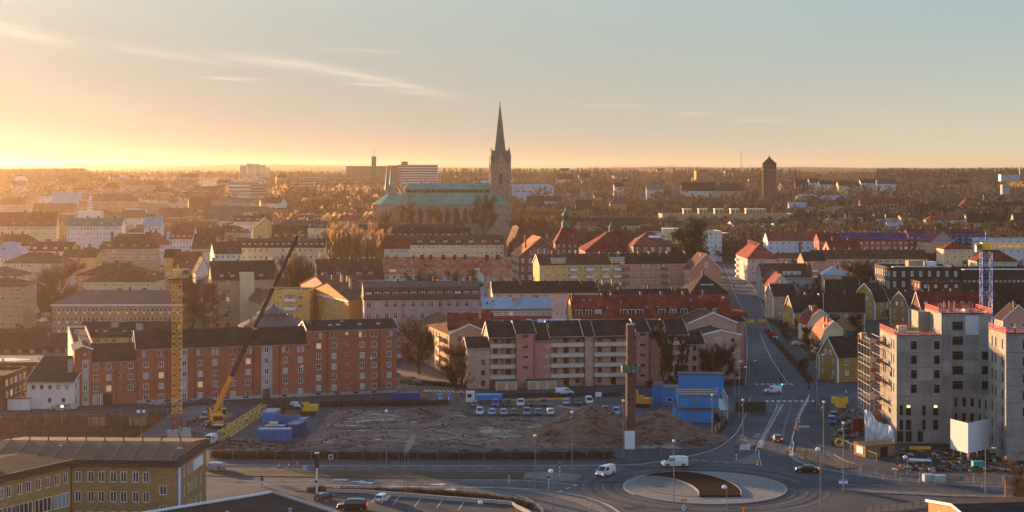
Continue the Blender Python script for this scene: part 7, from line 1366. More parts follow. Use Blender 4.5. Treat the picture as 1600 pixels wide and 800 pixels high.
def conifer(seed, n, tm, wd, pine=False):
    rng = np.random.default_rng(seed); tr = MB(); tr.bar((0, 0, -.02), (0, 0, .9), .018, BARK, 5, .006)
    z = rng.random(n)**.8; 
    if pine: z = .35+.65*rng.random(n); a = rng.random(n)*2*np.pi; k = rng.integers(0, 9, n); cz = .42+.07*k; ca = k*2.4; R0 = .16*np.sin(np.pi*(.25+.08*k)); C = np.stack([np.cos(ca)*R0, np.sin(ca)*R0, cz], 1)+rng.normal(size=(n, 3))*np.array([.085, .085, .05])
    else: rad = (1-z)*.21*(.35+.65*rng.random(n)**.5)*(1+.25*np.sin(z*55)); a = rng.random(n)*2*np.pi; C = np.stack([np.cos(a)*rad, np.sin(a)*rad, .07+z*.93], 1)
    Dv = C*np.array([1, 1, 0])*3+rng.normal(size=(n, 3))*.4+np.array([0, 0, .1 if pine else -.25]); Dv /= np.linalg.norm(Dv, axis=1)[:, None]; V = slivers(C-Dv*.02, Dv, .06, wd, rng); return tr.data('trunk'), trimesh('crown', V, tm)
# prototypes: near (fine twigs), middle, far (coarse)
NB = [bare('bare', 10+i, 9000, TWD if i % 2 else TWG, .0042, .075) for i in range(3)]; NP = [bare('poplar', 20+i, 9000, TWG, .0045, .07) for i in range(2)]
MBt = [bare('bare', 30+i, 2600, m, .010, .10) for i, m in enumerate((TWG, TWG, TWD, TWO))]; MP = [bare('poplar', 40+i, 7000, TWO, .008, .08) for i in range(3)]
FB = [bare('bare', 50+i, 900, m, .022, .13) for i, m in enumerate((TWG, TWG, TWD, TWG, TWG))]; PN = [conifer(60+i, 3500, m, .022, True) for i, m in enumerate((NDL, NDY))]; SP = [conifer(70+i, 1500, NDL, .03) for i in range(2)]
BUS = [bare('bare', 80, 2500, TWD, .02, .2)]
ntree = 0
def tree(x, y, hgt, proto, name, label, group=None, w=1.0, z=None):
    global ntree; ntree += 1
    r = empty(name, (x, y, terr(x, y) if z is None else z), random.uniform(0, 6.28), None, 'tree'); r.scale = (hgt*w, hgt*w, hgt); r['label'] = label
    if group: r['group'] = group
    put('trunk', proto[0], r); put('crown', proto[1], r); return r
def ptree(px, Y, ytop, proto, name, label, group=None, w=1.0): x = X(px, Y); return tree(x, Y, Z(ytop, Y)-terr(x, Y), proto, name, label, group, w)
for i, (px, Y, yt, pr, w, lb) in enumerate(((1036, 441, 520, NP[0], .9, 'left slender bare poplar in front of the pink balcony block'), (1047, 439, 511, NP[1], .9, 'tallest bare poplar in front of the pink balcony block'), (1057, 441, 527, NP[0], 1.0, 'right slender bare poplar in front of the pink balcony block'),
    (1107, 447, 540, NB[0], .8, 'bare tree before the lower beige gabled building'), (1126, 449, 533, NB[1], .9, 'spreading bare tree before the beige gables, nearest the street'), (1146, 452, 553, NB[2], .8, 'small bare tree at the street corner by the beige gables'),
    (713, 430, 556, NB[1], 1.0, 'small dark bare tree beside the corner balconies of the beige house'), (722, 445, 530, NB[0], 1.0, 'pale bare tree against the end wall of the yellow beige house'),
    (1588, 262, 712, NB[2], 1.0, 'bare reddish tree at the bottom right corner above the low building'), (300, 600, 425, NB[0], 1.1, 'large dark bare tree right of the orange office'), (318, 585, 440, NB[1], 1.0, 'bare tree in the yard right of the orange office'),
    (88, 660, 407, NB[0], 1.1, 'spreading bare tree between the two left apartment blocks'), (62, 640, 430, NB[2], .9, 'low dark bare tree in the yard of the left apartment blocks'), (30, 590, 505, NB[1], 1.2, 'dark bushy tree at the foot of the sandy block'),
    (255, 500, 500, NB[0], .9, 'small copper coloured tree peeking over the red block roof near the crane'), (410, 470, 498, NB[2], .9, 'low bare tree in front of the round hall'), (655, 470, 495, NB[1], .9, 'bare bush tree in front of the red house with blue roof'), (660, 620, 425, NB[0], 1.0, 'bare courtyard tree before the terracotta row'), (720, 625, 418, NB[1], 1.0, 'taller bare courtyard tree before the stepped white gable'),
    (1340, 770, 403, NB[0], 1.2, 'round bare tree in front of the soft pink row'), (1352, 775, 407, NB[2], 1.2, 'darker bare tree in front of the soft pink row'))):
    ptree(px, Y, yt, pr, 'poplar_tree' if pr in NP else 'bare_tree', lb, None, w)
for i in range(15):
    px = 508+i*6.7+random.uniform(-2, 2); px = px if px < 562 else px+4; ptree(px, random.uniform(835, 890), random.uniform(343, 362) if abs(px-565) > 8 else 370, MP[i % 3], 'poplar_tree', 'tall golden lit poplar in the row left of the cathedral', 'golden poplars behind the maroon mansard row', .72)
for i in range(9): ptree(440+i*9+random.uniform(-3, 3), random.uniform(665, 700), random.uniform(388, 408), (MP+MBt)[i % 6], 'bare_tree', 'bare brown tree in the yards right of the boom tip', 'bare trees in the yards beyond the boom', .9)
for i in range(5): px = 606+i*38+random.uniform(-4, 4); ptree(px, random.uniform(1140, 1215), random.uniform(300, 318) if i % 3 == 1 else random.uniform(322, 338), NB[i % 2*2], 'bare_tree', 'bare tree of the park in front of the cathedral wall', 'bare trees in front of the cathedral', .75)
for px, Y, yt, w in ((1062, 800, 358, 1.6), (1086, 790, 349, 1.7), (1074, 780, 368, 1.5)): pass
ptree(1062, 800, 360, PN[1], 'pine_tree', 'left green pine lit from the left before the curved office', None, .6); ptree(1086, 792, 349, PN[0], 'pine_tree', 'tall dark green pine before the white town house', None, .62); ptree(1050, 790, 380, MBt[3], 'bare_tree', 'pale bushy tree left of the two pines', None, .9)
# garden trees of the house row
gd = random.Random(5)
for i in range(26):
    px = gd.uniform(1225, 1345); Y = gd.uniform(470, 640); xx = X(px, Y)
    if px < 1190+(640-Y)*.45-10: px += 30
    tree(X(px, Y), Y, gd.uniform(3.5, 7.5), NB[i % 3], 'bare_tree', 'dark bare garden tree among the wooden houses', 'garden trees of the wooden houses', 1.1)
for i in range(14): px = gd.uniform(1214, 1310); Y = gd.uniform(640, 760); tree(X(px, Y), Y, gd.uniform(5, 9), MBt[2], 'bare_tree', 'bare street tree among the upper wooden houses', 'trees of the upper street')
# park and suburb belts
GR = [((640, 800), (1330, 1700), 12, 14, 20, 'bare tree behind the cathedral roof', 'trees behind the cathedral', FB), ((425, 600), (1330, 1800), 52, 14, 24, 'golden brown bare tree in the park left of the cathedral', 'park trees left of the cathedral', FB),
      ((800, 1060), (900, 1300), 52, 12, 20, 'dark bare tree in the park right of the cathedral', 'park trees right of the cathedral', FB), ((1000, 1240), (1080, 1500), 34, 10, 17, 'brown bare tree round the institution', 'trees round the institution', FB),
      ((1230, 1620), (1030, 1500), 66, 9, 17, 'brown bare tree of the right suburb', 'trees of the right suburb', FB), ((0, 430), (800, 1250), 26, 8, 13, 'pale bare tree between the old town roofs', 'trees of the old town', FB)]
for (a, c), (y0, y1), n, h0, h1, lb, gr, pr in GR:
    for i in range(n):
        px = gd.uniform(a, c); Y = y0*(y1/y0)**gd.random(); x = X(px, Y)
        if 585 < px < 805 and 1225 < Y < 1300: continue
        tree(x, Y, gd.uniform(h0, h1), pr[i % len(pr)], 'bare_tree', lb, gr, 1.1)
for px, Y, yt in ((1452, 1150, 316), (1415, 1160, 319), (1519, 1300, 302), (1488, 1180, 318), (806, 1200, 302), (842, 1500, 265+20), (1010, 1500, 285), (1138, 1500, 283)): tree(X(px, Y), Y, 15, SP[0], 'spruce_tree', 'dark spruce standing out among the bare suburb trees', 'single spruces', 1.2)
# ---- woods that read as one mass
def wood(name, n, fY, fpx, hgt, cols, seed, k=9, evergreen=False, mask=None):
    rng = np.random.default_rng(seed); pts = []
    while len(pts) < n:
        Y = fY(rng); px = fpx(rng); x = X(px, Y)
        if mask and not mask(x, Y, px): continue
        pts.append((x, Y, terr(x, Y)-.5, rng.uniform(*hgt)))
    P_ = np.array(pts); m_ = len(P_); H_ = P_[:, 3:4]; Wd = H_*(.20 if evergreen else .38)
    C = np.repeat(P_[:, :3], k, 0); Hk = np.repeat(H_, k, 0); Wk = np.repeat(Wd, k, 0); t = rng.random((m_*k, 1)); a = rng.random((m_*k, 1))*2*np.pi
    rad = Wk*((1-t) if evergreen else np.sqrt(np.maximum(0, 1-(2*t-1)**2)))*(.3+.7*rng.random((m_*k, 1)))
    C = C+np.concatenate([np.cos(a)*rad, np.sin(a)*rad, (t*.92 if evergreen else .22+.72*t)*Hk], 1)
    Dv = rng.normal(size=(m_*k, 3))*.5+np.array([0, 0, .9]); Dv /= np.linalg.norm(Dv, axis=1)[:, None]; dist = np.repeat(P_[:, 1:2], k, 0)
    V = slivers(C-Dv*Hk*.06, Dv, Hk*.22, np.maximum(Hk*.15, dist*.00028), rng); mi = np.repeat(rng.integers(0, len(cols), m_), k).astype(np.int32)
    me = trimesh(name, V, cols[0], cols[1:], mi); o = put(name, me); return tag(o, kind='stuff')
lg = lambda a, b_: (lambda r: a*(b_/a)**r.random()); un = lambda a, b_: (lambda r: r.uniform(a, b_))
wood('bare_woodland', 8500, lg(1500, 3600), un(-90, 1690), (8, 15), [TWG, TWG, TWD, TWD], 1, 16, mask=lambda x, y, px: not (y < 1800 and px < 420) and (px > 620 or mnoise.noise(Vector((x/160, y/260, 2))) > -.05) and mnoise.noise(Vector((x/90, y/160, 7))) > -.35 and not (540 < px < 690 and 2100 < y < 2420))
wood('bare_woodland', 4300, lg(1050, 1700), lambda r: r.choice([r.uniform(790, 1245), r.uniform(1225, 1680)]), (8, 15), [TWG, TWD, TWD], 2, 30, mask=lambda x, y, px: not (580 < px < 812 and y < 1330) and mnoise.noise(Vector((x/60, y/90, 3))) > -.25)
wood('far_forest', 15000, lg(2700, 9500), un(-120, 1720), (7, 12), [TWD, NDL, TWG, NDL], 3, 7, True, mask=lambda x, y, px: mnoise.noise(Vector((x/400, y/600, 5))) > -.15)
wood('evergreen_wood', 1900, lg(2500, 3900), lambda r: r.choice([r.uniform(1370, 1700), r.uniform(1050, 1250), r.uniform(690, 1000)], p=[.6, .2, .2]), (14, 21), [NDL, NDL, TWD], 4, 16, True)
wood('wooded_hill', 3200, un(2300, 2900), un(-120, 135), (12, 18), [NDL, TWD, TWG], 5, 14, False)
wood('bare_woodland', 700, lg(1270, 1900), un(425, 640), (11, 18), [TWO, TWG, TWG], 8, 40)
wood('old_town_shrubbery', 2200, lg(640, 1500), lambda r: r.choice([r.uniform(-20, 640), r.uniform(1215, 1640)]), (3.5, 10), [TWG, TWD], 6, 22)
# ---- hedges and scrub
def hedge(name, line, w, hgt, n, label, m=TWD, wd=.05, ln=.5, cat='hedge'):
    rng = np.random.default_rng(len(line)+n); pts = [Vector(p) for p in cr([G(*p) for p in line], 6)]; seg = [(pts[i+1]-pts[i]).length for i in range(len(pts)-1)]; p_ = np.array(seg)/sum(seg); C = []
    for i in rng.choice(len(seg), n, p=p_): t = rng.random(); q = pts[i]+(pts[i+1]-pts[i])*t; d = (pts[i+1]-pts[i]).normalized(); o = (rng.random()-.5)*w; C.append((q.x-d.y*o, q.y+d.x*o, rng.random()**.8*hgt*(.75+.35*mnoise.noise(Vector((q.x/2, q.y/2, 0))))))
    C = np.array(C); Dv = rng.normal(size=(n, 3))*.5+np.array([0, 0, .8]); Dv /= np.linalg.norm(Dv, axis=1)[:, None]; return tag(put(name, trimesh(name, slivers(C, Dv, ln, wd, rng), m)), label, cat)
hedge('hedge', [(330, 715), (500, 716), (700, 716), (960, 715)], 3.2, 1.5, 42000, 'long dark leafless hedge between the building site and the boulevard', wd=.09)
hedge('hedge', [(500, 636), (560, 634), (640, 634), (700, 632)], 3, 1.5, 9000, 'dark scrub hedge along the far edge of the building site', wd=.09); hedge('hedge', [(745, 624), (850, 621), (970, 619)], 1.6, 1.2, 6000, 'low dark hedge behind the car park lorry', wd=.08)
hedge('hedge', [(480, 768), (600, 770), (700, 774), (790, 785), (830, 795)], 2.2, .9, 11000, 'low dark clipped hedge along the lower car park', wd=.08); hedge('hedge', [(1110, 650), (1130, 662), (1100, 690), (1060, 700)], 2.2, 1.0, 5000, 'scrubby growth along the fence by the blue cabins', wd=.07)
hedge('hedge', [(1198, 520), (1222, 548), (1250, 580), (1268, 600)], 2.0, 1.6, 8000, 'dark garden hedge along the pavement of the sloping street', wd=.08); hedge('hedge', [(1010, 605), (1080, 603), (1160, 602)], 3, 2.0, 7000, 'dark shrubs at the foot of the pink block by the cabins', wd=.08)
hedge('hedge', [(1200, 500), (1240, 520), (1290, 545), (1300, 590)], 6, 1.6, 9000, 'tangled dark shrubs in the gardens of the wooden houses', wd=.08); hedge('hedge', [(640, 600), (690, 603), (728, 608)], 2, 1.3, 4000, 'dark shrubs before the yellow beige apartment house', wd=.08)
hedge('hedge', [(-20, 519), (60, 520), (100, 521)], 4, 1.8, 5000, 'dark hedge line in front of the left apartment blocks', wd=.1)
# ================================================================ vehicles
TY = MATS['tyre_rubber']; CG = mat('car_glass', (.012, .014, .016), .1, 0, spec=.9); HLm = mat('headlamp_glass', (.6, .6, .58), .15, 0, spec=.8); TLm = mat('tail_lamp', (.35, .01, .01), .3, 0); TLIT = mat('tail_lamp_lit', (.5, .02, .02), .3, 0, emit=(1, .04, .02), estr=1.2); HLIT = mat('head_lamp_lit', (.7, .7, .6), .3, 0, emit=(1, .8, .45), estr=.5)
CCOL = dict(white=(.62, .63, .63), black=(.012, .012, .013), silver=(.32, .33, .34), dark=(.04, .042, .046), blue=(.05, .13, .28), lightblue=(.25, .36, .45), green=(.10, .16, .12), red=(.16, .02, .02), grey=(.14, .145, .15), beige=(.35, .32, .27))
def paint(c): return mat('car_paint_'+c, CCOL[c], .28, .04, 1, .25 if c in ('silver', 'grey') else 0, spec=.6)
# stations (x from rear, belt z, roof z or None, half width, roof half width)
SHAPE = dict(
 hatch=dict(L=4.0, st=[(0, .55, .55, .72), (.1, .95, .95, .80), (.35, 1.0, 1.40, .84), (.9, 1.0, 1.47, .85), (1.9, .98, 1.48, .86), (2.55, .97, 1.38, .86), (3.15, .95, .95, .85), (3.75, .82, .82, .82), (3.98, .6, .6, .74)], cab=(.12, .35, 2.55, 3.15), wb=(.7, 3.2)),
 sedan=dict(L=4.6, st=[(0, .6, .6, .74), (.12, .98, .98, .82), (.75, 1.0, 1.0, .86), (1.35, .98, 1.40, .87), (2.5, .96, 1.44, .88), (2.9, .95, 1.38, .88), (3.5, .93, .93, .87), (4.3, .8, .8, .84), (4.58, .6, .6, .76)], cab=(.75, 1.35, 2.9, 3.5), wb=(.9, 3.7)),
 wagon=dict(L=4.6, st=[(0, .6, .6, .74), (.08, .98, .98, .82), (.4, 1.0, 1.42, .86), (1.5, .98, 1.49, .88), (2.6, .96, 1.46, .88), (3.0, .95, 1.36, .88), (3.6, .93, .93, .87), (4.3, .8, .8, .84), (4.58, .6, .6, .76)], cab=(.1, .4, 3.0, 3.6), wb=(.85, 3.65)),
 suv=dict(L=4.7, st=[(0, .7, .7, .8), (.06, 1.1, 1.1, .88), (.3, 1.12, 1.70, .9), (1.5, 1.1, 1.80, .93), (2.8, 1.1, 1.78, .93), (3.05, 1.08, 1.70, .93), (3.6, 1.06, 1.06, .92), (4.45, .98, .98, .9), (4.68, .7, .7, .8)], cab=(.08, .3, 3.05, 3.6), wb=(.85, 3.75)),
 van=dict(L=5.0, st=[(0, .6, 1.8, .88), (.05, 1.1, 1.92, .93), (1.5, 1.12, 1.98, .95), (3.0, 1.12, 1.98, .95), (3.45, 1.1, 1.86, .95), (4.25, 1.08, 1.08, .93), (4.85, .9, .9, .88), (4.99, .6, .6, .8)], cab=(None, 0, 3.45, 4.25), wb=(.95, 4.0)))
def carproto(shape, col, lit=False, cargo=True):
    S = SHAPE[shape]; m = paint(col); st = S['st']; L = S['L']; mb = MB(); ring = []; zb = .22
    for x, zbelt, zr, hw in st:
        rw = hw*(.80 if zr > zbelt+.05 else .97); sill = .30
        ring.append([(x, -hw*.93, zb), (x, -hw, .5 if zbelt > .55 else .4), (x, -hw*.99, zbelt), (x, -rw, zr-.05 if zr > zbelt+.05 else zr), (x, -rw*.75, zr+(.01)), (x, rw*.75, zr+.01), (x, rw, zr-.05 if zr > zbelt+.05 else zr), (x, hw*.99, zbelt), (x, hw, .5 if zbelt > .55 else .4), (x, hw*.93, zb)])
    n = 10; vs = sum(ring, []); fs = [(i*n+j, (i+1)*n+j, (i+1)*n+(j+1) % n, i*n+(j+1) % n) for i in range(len(st)-1) for j in range(n)]; fs = [f[::-1] for f in fs]; fs += [tuple(range(n)), tuple(range((len(st)-1)*n+n-1, (len(st)-1)*n-1, -1))]
    mb.mesh([(x-L/2, y, z) for x, y, z in vs], fs, m)
    for x in S['wb']:
        for s_ in (-1, 1): mb.lathe([(.37, -.02), (.37, .02)], BLACKV, 14, T=TR(x-L/2, s_*(st[3][3]+.012), .34) @ Matrix.Rotation(R(90), 4, 'X'))
    body = mb.data('body'); bme = body
    root = empty('car', (0, -500, -50), 0); o = put('body', body, root); bb = o
    bb_ = MB(); bb_.box(-L/2-.05, -L/2+.1, -.75, .75, .3, .55, DARK); bb_.box(L/2-.12, L/2+.04, -.75, .75, .28, .5, DARK); bb_.build('bumper', root)
    c = S['cab']; g = lambda x: next((a[1]+(b_[1]-a[1])*(x-a[0])/(b_[0]-a[0]), a[2]+(b_[2]-a[2])*(x-a[0])/(b_[0]-a[0]), a[3]+(b_[3]-a[3])*(x-a[0])/(b_[0]-a[0])) for a, b_ in zip(st, st[1:]) if a[0] <= x <= b_[0])
    zt = g(c[2])[1]; zl = g(c[3])[0]; hw = g(c[2])[2]
    def quad(nm, pts): MB().face([(x-L/2, y, z) for x, y, z in pts], CG).build(nm, root)
    e = .03; quad('windscreen', [(c[3]+e-.02, hw*.82, zl+.05), (c[3]+e-.02, -hw*.82, zl+.05), (c[2]+e, -hw*.68, zt-.0), (c[2]+e, hw*.68, zt-.0)][::-1])
    if c[0] is not None: z1, z0 = g(c[1])[1], g(c[0]+.001)[0]; quad('rear_window', [(c[0]-e+.02, -hw*.80, z0+.06), (c[0]-e+.02, hw*.80, z0+.06), (c[1]-e, hw*.66, z1-.0), (c[1]-e, -hw*.66, z1-.0)][::-1])
    else: quad('rear_window', [(-.02, -.6, 1.2), (-.02, .6, 1.2), (-.02, .55, 1.7), (-.02, -.55, 1.7)][::-1])
    x0 = (c[0]+.25 if c[0] is not None else (2.55)); cuts = [x0]+([(x0+c[3])/2-.1] if shape != 'van' else [])+[c[3]-.3]
    for s_ in (-1, 1):
        for a, b_ in zip(cuts, cuts[1:]):
            a, b_ = a+.05, b_-.05; f = lambda x, u: (x, s_*((hw*.99)*(1-u)+hw*.80*u+.022), g(x)[0]*(1-u)+(zt-.05)*u)
            ta = max(a, c[1]+.12 if c[0] is not None else a); tb = min(b_, c[2]-.02)
            quad('side_window', [f(a, .12), f(b_, .12), (tb, f(tb, .88)[1], zt-.12), (ta, f(ta, .88)[1], zt-.12)][::-s_ if s_ < 0 else -1] if s_ < 0 else [f(a, .12), f(b_, .12), (tb, f(tb, .88)[1], zt-.12), (ta, f(ta, .88)[1], zt-.12)][::-1])
    for s_ in (-1, 1):
        MB().box(L/2-.22, L/2+.0, s_*.68-.16, s_*.68+.16, .58, .74, HLIT if lit else HLm).build('headlight', root); MB().box(-L/2-.02, -L/2+.16, s_*.70-.12, s_*.70+.12, .72 if shape != 'van' else .8, .95 if shape != 'van' else 1.2, TLIT if lit else TLm).build('tail_light', root)
        MB().box(c[3]-L/2-.25, c[3]-L/2-.1, s_*(hw+.02), s_*(hw+.2), 1.0, 1.15, m).build('wing_mirror', root)
    MB().box(-L/2-.06, -L/2-.045, -.26, .26, .42, .54, WHITE).build('number_plate', root)
    w = wheelmesh(.33, .24)
    addwheels(root, [(x-L/2, s_*(st[3][3]-.06), .33) for x in S['wb'] for s_ in (-1, 1)], w); return root
PC = {}
def car(px, py, ang, shape, col, label, lit=False, z=.04, name=None, world=None, s=1.0, group=None):
    k = (shape, col, lit); first = k not in PC
    if first: PC[k] = carproto(shape, col, lit); r = PC[k]
    else: r = copy_tree(PC[k])
    r.name = name or ('parked_van' if shape == 'van' else 'parked_car'); x, y = world or G(px, py); r.location = (x, y, z); r.rotation_euler = (0, 0, R(ang)); r.scale = (s, s, s)
    for kk in ('label', 'group'):
        if kk in r: del r[kk]
    return tag(r, label, 'van' if shape == 'van' else 'car', group)
car(946, 743, 236, 'van', 'white', 'white delivery van entering the roundabout from its left side', True, name='van'); car(1054, 729, 180+6, 'van', 'white', 'white delivery van driving past the far side of the roundabout', True, name='van', s=1.05)
car(1261, 738, 172, 'sedan', 'black', 'black saloon car at the right edge of the roundabout', True, name='car'); car(1214, 690, 87, 'hatch', 'dark', 'dark small car driving up the north arm with tail lights', True, name='car', s=1.1); car(1208, 614, 178, 'van', 'white', 'white van crossing the junction at the top of the north arm', False, name='van', s=.95)
car(506, 782, 60, 'hatch', 'dark', 'dark grey hatchback in the lower car park beside the signal mast'); car(550, 797, 182, 'suv', 'black', 'black people carrier in the lower car park', True, s=1.12); car(598, 784, 72, 'suv', 'white', 'small white people carrier in the lower car park', s=.85)
car(333, 734, 175, 'wagon', 'silver', 'silver car half hidden behind the corner of the yellow brick office', name='car')
for px, py, col, sh, lb in ((749.5, 648, 'white', 'suv', 'white tall car, first in the front row of the site car park'), (769, 648.5, 'lightblue', 'wagon', 'pale blue estate, second in the front row of the site car park'), (787, 648.5, 'silver', 'wagon', 'silver green estate, third in the front row of the site car park'), (804, 648.5, 'dark', 'hatch', 'dark round car, fourth in the front row of the site car park'), (823, 648.5, 'silver', 'suv', 'silver off-roader, fifth in the front row of the site car park'), (841.5, 648, 'blue', 'hatch', 'blue hatchback, sixth in the front row of the site car park'), (860, 648, 'white', 'wagon', 'white estate at the right end of the front row')): car(px, py, 270+random.uniform(-4, 4), sh, col, lb)
for px, py, col, sh, lb in ((742, 636, 'red', 'wagon', 'dark red estate behind the lorry cab in the rear row'), (774.5, 635, 'blue', 'suv', 'dark blue car with roof bars in the rear row'), (793, 635, 'dark', 'suv', 'dark green box-like car in the rear row'), (814, 634.5, 'white', 'suv', 'white tall car with dark grille in the rear row'), (830.5, 634, 'red', 'hatch', 'maroon hatchback in the rear row'), (849, 634, 'grey', 'suv', 'grey off-roader in the rear row'), (884.5, 632, 'lightblue', 'wagon', 'pale blue grey car right of the gap in the rear row'), (902.5, 632, 'red', 'sedan', 'dark red saloon next to the green and white van'), (945.5, 646, 'grey', 'suv', 'dark grey car at the right end of the site car park'), (963, 648, 'lightblue', 'suv', 'blue grey car half behind the brick chimney')): car(px, py, 270+random.uniform(-5, 5), sh, col, lb)
car(920.5, 631, 272, 'van', 'white', 'white and green van in the rear row of the site car park', s=.95); car(882, 617, 5, 'van', 'white', 'white van parked on the street behind the hedge', s=1.0)
car(94, 642, 180, 'suv', 'silver', 'silver off-roader under a street light by the white workshop'); car(247, 634, 178, 'hatch', 'silver', 'silver hatchback parked before the red block left of the crane'); car(285, 633, 180, 'wagon', 'grey', 'grey estate parked behind the crane mast'); car(318, 631, 180, 'wagon', 'dark', 'dark estate parked before the red block right of the crane')
car(328, 694, 262, 'van', 'white', 'white van parked in front of the orange mobile crane', s=1.05); car(325, 667, 250, 'hatch', 'black', 'black car beside the mobile crane', s=.95); car(648, 601, 150, 'hatch', 'grey', 'grey car on the brick paved side street'); car(636, 598, 160, 'suv', 'green', 'green car parked behind the grey one on the side street'); car(467, 637, 5, 'wagon', 'white', 'white car behind the yellow excavator')
car(322, 655, 262, 'van', 'lightblue', 'pale blue van by the street left of the boom foot', s=.9)
for i, (px, Y, a, c, sh) in enumerate(((46, 575, 0, 'white', 'hatch'), (72, 640, 180, 'dark', 'wagon'), (66, 632, 180, 'white', 'wagon'), (76, 650, 180, 'silver', 'wagon'), (240, 640, 0, 'silver', 'suv'))): car(0, 0, a, sh, c, ('white hatchback below the sandy block', 'dark car at the front of the left yard car park', 'white car in the left yard car park', 'silver car at the back of the left yard car park', 'silver car beside the pale yellow house')[i], world=(X(px, Y), Y))
for px, py, c, lb in ((1268, 523, 'white', 'white car parked in a front garden by the sloping street'), (1246, 540, 'silver', 'silver car parked under the garden trees')): car(px, py, 20, 'hatch', c, lb)
for px, Y, c, lb in ((1448, 850, 'silver', 'silver car in the gap below the blue jib'), (1456, 870, 'lightblue', 'pale blue car in the gap below the blue jib'), (1590, 660, 'white', 'white car parked at the right edge before the industrial block'), (1598, 668, 'silver', 'silver car parked at the right edge before the industrial block')): car(0, 0, 170, 'wagon', c, lb, world=(X(px, Y), Y))
for px, py, c, lb in ((1300, 662, 'blue', 'blue pickup-like car among the site materials'), (1303, 655, 'dark', 'dark car behind the blue one among the site materials')): car(px, py, 262, 'suv', c, lb)
car(1158, 423, 92, 'hatch', 'red', 'red car far up the narrowing street', True, s=.9) if False else None
# lorry
x, y = G(728, 631.5); r = empty('tipper_lorry', (x, y, 0), R(3), 'white cab lorry with long blue tipper body at the car park fence', 'lorry'); MB().box(0, 2.3, 0, 2.5, .5, 3.1, paint('white')).build('cab', r); MB().box(-.03, -.003, .2, 2.3, 1.7, 2.7, CG).build('windscreen', r); MB().box(.4, 1.4, -.04, -.003, 1.7, 2.6, CG).build('side_window', r)
MB().box(2.5, 9.3, .1, 2.4, .7, .95, DARK).build('chassis', r); bb = MB(); bb.box(2.7, 9.4, 0, 2.5, 1.0, 2.35, BLUE); [bb.box(2.8+i*.8, 2.95+i*.8, -.08, -.003, 1.0, 2.3, BLUE) for i in range(9)]; bb.build('tipper_body', r); addwheels(r, [(x_, y_, .5) for x_ in (1.1, 6.6, 8.1) for y_ in (.2, 2.3)], wheelmesh(.5, .3))
# ================================================================ street furniture
POLE = mat('lamp_pole', (.22, .225, .23), .5, .1, metal=.4); LWH = mat('lamp_head_white', (.75, .76, .78), .4, .05)
def lamp(px, py, ytop, label, kind='post', r0=.11, name='street_lamp'):
    x, y = G(px, py); hh = Z(ytop, y); r = empty(name, (x, y, 0), 0, label, 'street lamp'); MB().bar((0, 0, 0), (0, 0, hh), r0, POLE, 8, r0*.6).build('pole', r)
    if kind == 'post': MB().lathe([(.16, hh-.1), (.3, hh+.05), (.28, hh+.3), (.1, hh+.4)], LWH, 8).build('lamp_head', r); MB().box(-.32, -.1, -.15, .15, hh-1.1, hh-.8, POLE).build('fitting', r)
    elif kind == 'globe': MB().lathe([(.18, hh-.1), (.42, hh+.05), (.45, hh+.35), (.2, hh+.55)], LWH, 10, (-.45, 0)).build('lamp_head', r); MB().bar((0, 0, hh), (-.45, 0, hh+.1), .05, POLE).build('arm', r)
    elif kind == 'arm': MB().bar((0, 0, hh), (1.3, 0, hh+.25), .06, POLE).build('arm', r); MB().box(1.2, 1.9, -.15, .15, hh+.15, hh+.35, LWH).build('lamp_head', r)
    elif kind == 'flood': MB().bar((-.7, 0, hh), (.7, 0, hh), .06, POLE).build('arm', r); [MB().box(a-.3, a+.3, -.25, .1, hh-.1, hh+.45, LWH).build('lamp_head', r) for a in (-.6, .6)]
    return r
for a in ((604, 734, 643, 'tall street lamp on the grass verge left of the red and white site fence'), (836, 795, 682, 'tall street lamp nearest the camera left of the roundabout'), (894, 745, 645, 'tall street lamp on the cobbled island tip'), (974, 718, 627, 'tall lamp post close beside the brick chimney'), (1053, 792, 690, 'tall street lamp rising in front of the roundabout island'), (1161, 704, 626, 'tall street lamp on the triangular traffic island'), (1318, 770, 662, 'tall street lamp with a small blue sign right of the roundabout'), (1287, 735, 600+29, 'tall street lamp on the bare strip right of the north arm')): lamp(*a)
for a in ((865, 806, 738, 'shorter lamp with white globe left of the roundabout'), (1136, 806, 763, 'shorter lamp with white globe in front of the dark planting bed'), (755, 812, 787, 'white globe lamp at the lower car park edge'), (1418, 742, 716, 'small globe lamp on the footpath below the concrete building'), (1282, 806, 704, 'globe lamp post at the bottom right of the roundabout')): lamp(*a, kind='globe', r0=.09)
lamp(1540, 770, 702, 'lamp post with side arm near the folded billboard', 'arm'); lamp(220.5, 694, 644, 'lamp post with twin floodlights over the excavation pit', 'flood'); lamp(1155, 655, 575, 'pair lamp post at the fence bend beside the blue cabins', 'arm'); lamp(1148, 640, 566, 'lamp post with side arm behind the blue cabins', 'arm'); lamp(1276, 640, 556, 'tall lamp post at the mouth of the site road', 'arm'); lamp(1113, 688, 618, 'galvanised lamp post in front of the blue cabins', 'post'); lamp(1171, 606, 565, 'lamp post at the corner before the beige gables', 'arm')
lamp(472, 632, 573, 'thin lamp post in front of the red block', 'post'); lamp(580, 622, 561, 'thin lamp post before the tall end of the red block', 'post'); lamp(97, 662, 634, 'short street light glowing beside the silver off-roader', 'post')
o = bpy.data.objects['street_lamp']
x, y = G(97, 660); r = empty('warning_lamp', (x, y, 0), 0, 'glowing orange lamp catching the eye beside the silver off-roader', 'lamp'); MB().bar((0, 0, 0), (0, 0, 3.6), .06, POLE).build('pole', r); MB().lathe([(.1, 3.6), (.28, 3.75), (.28, 4.0), (.1, 4.15)], mat('lamp_glow', (1, .5, .2), .5, 0, emit=(1, .38, .12), estr=9), 8).build('lamp_head', r)
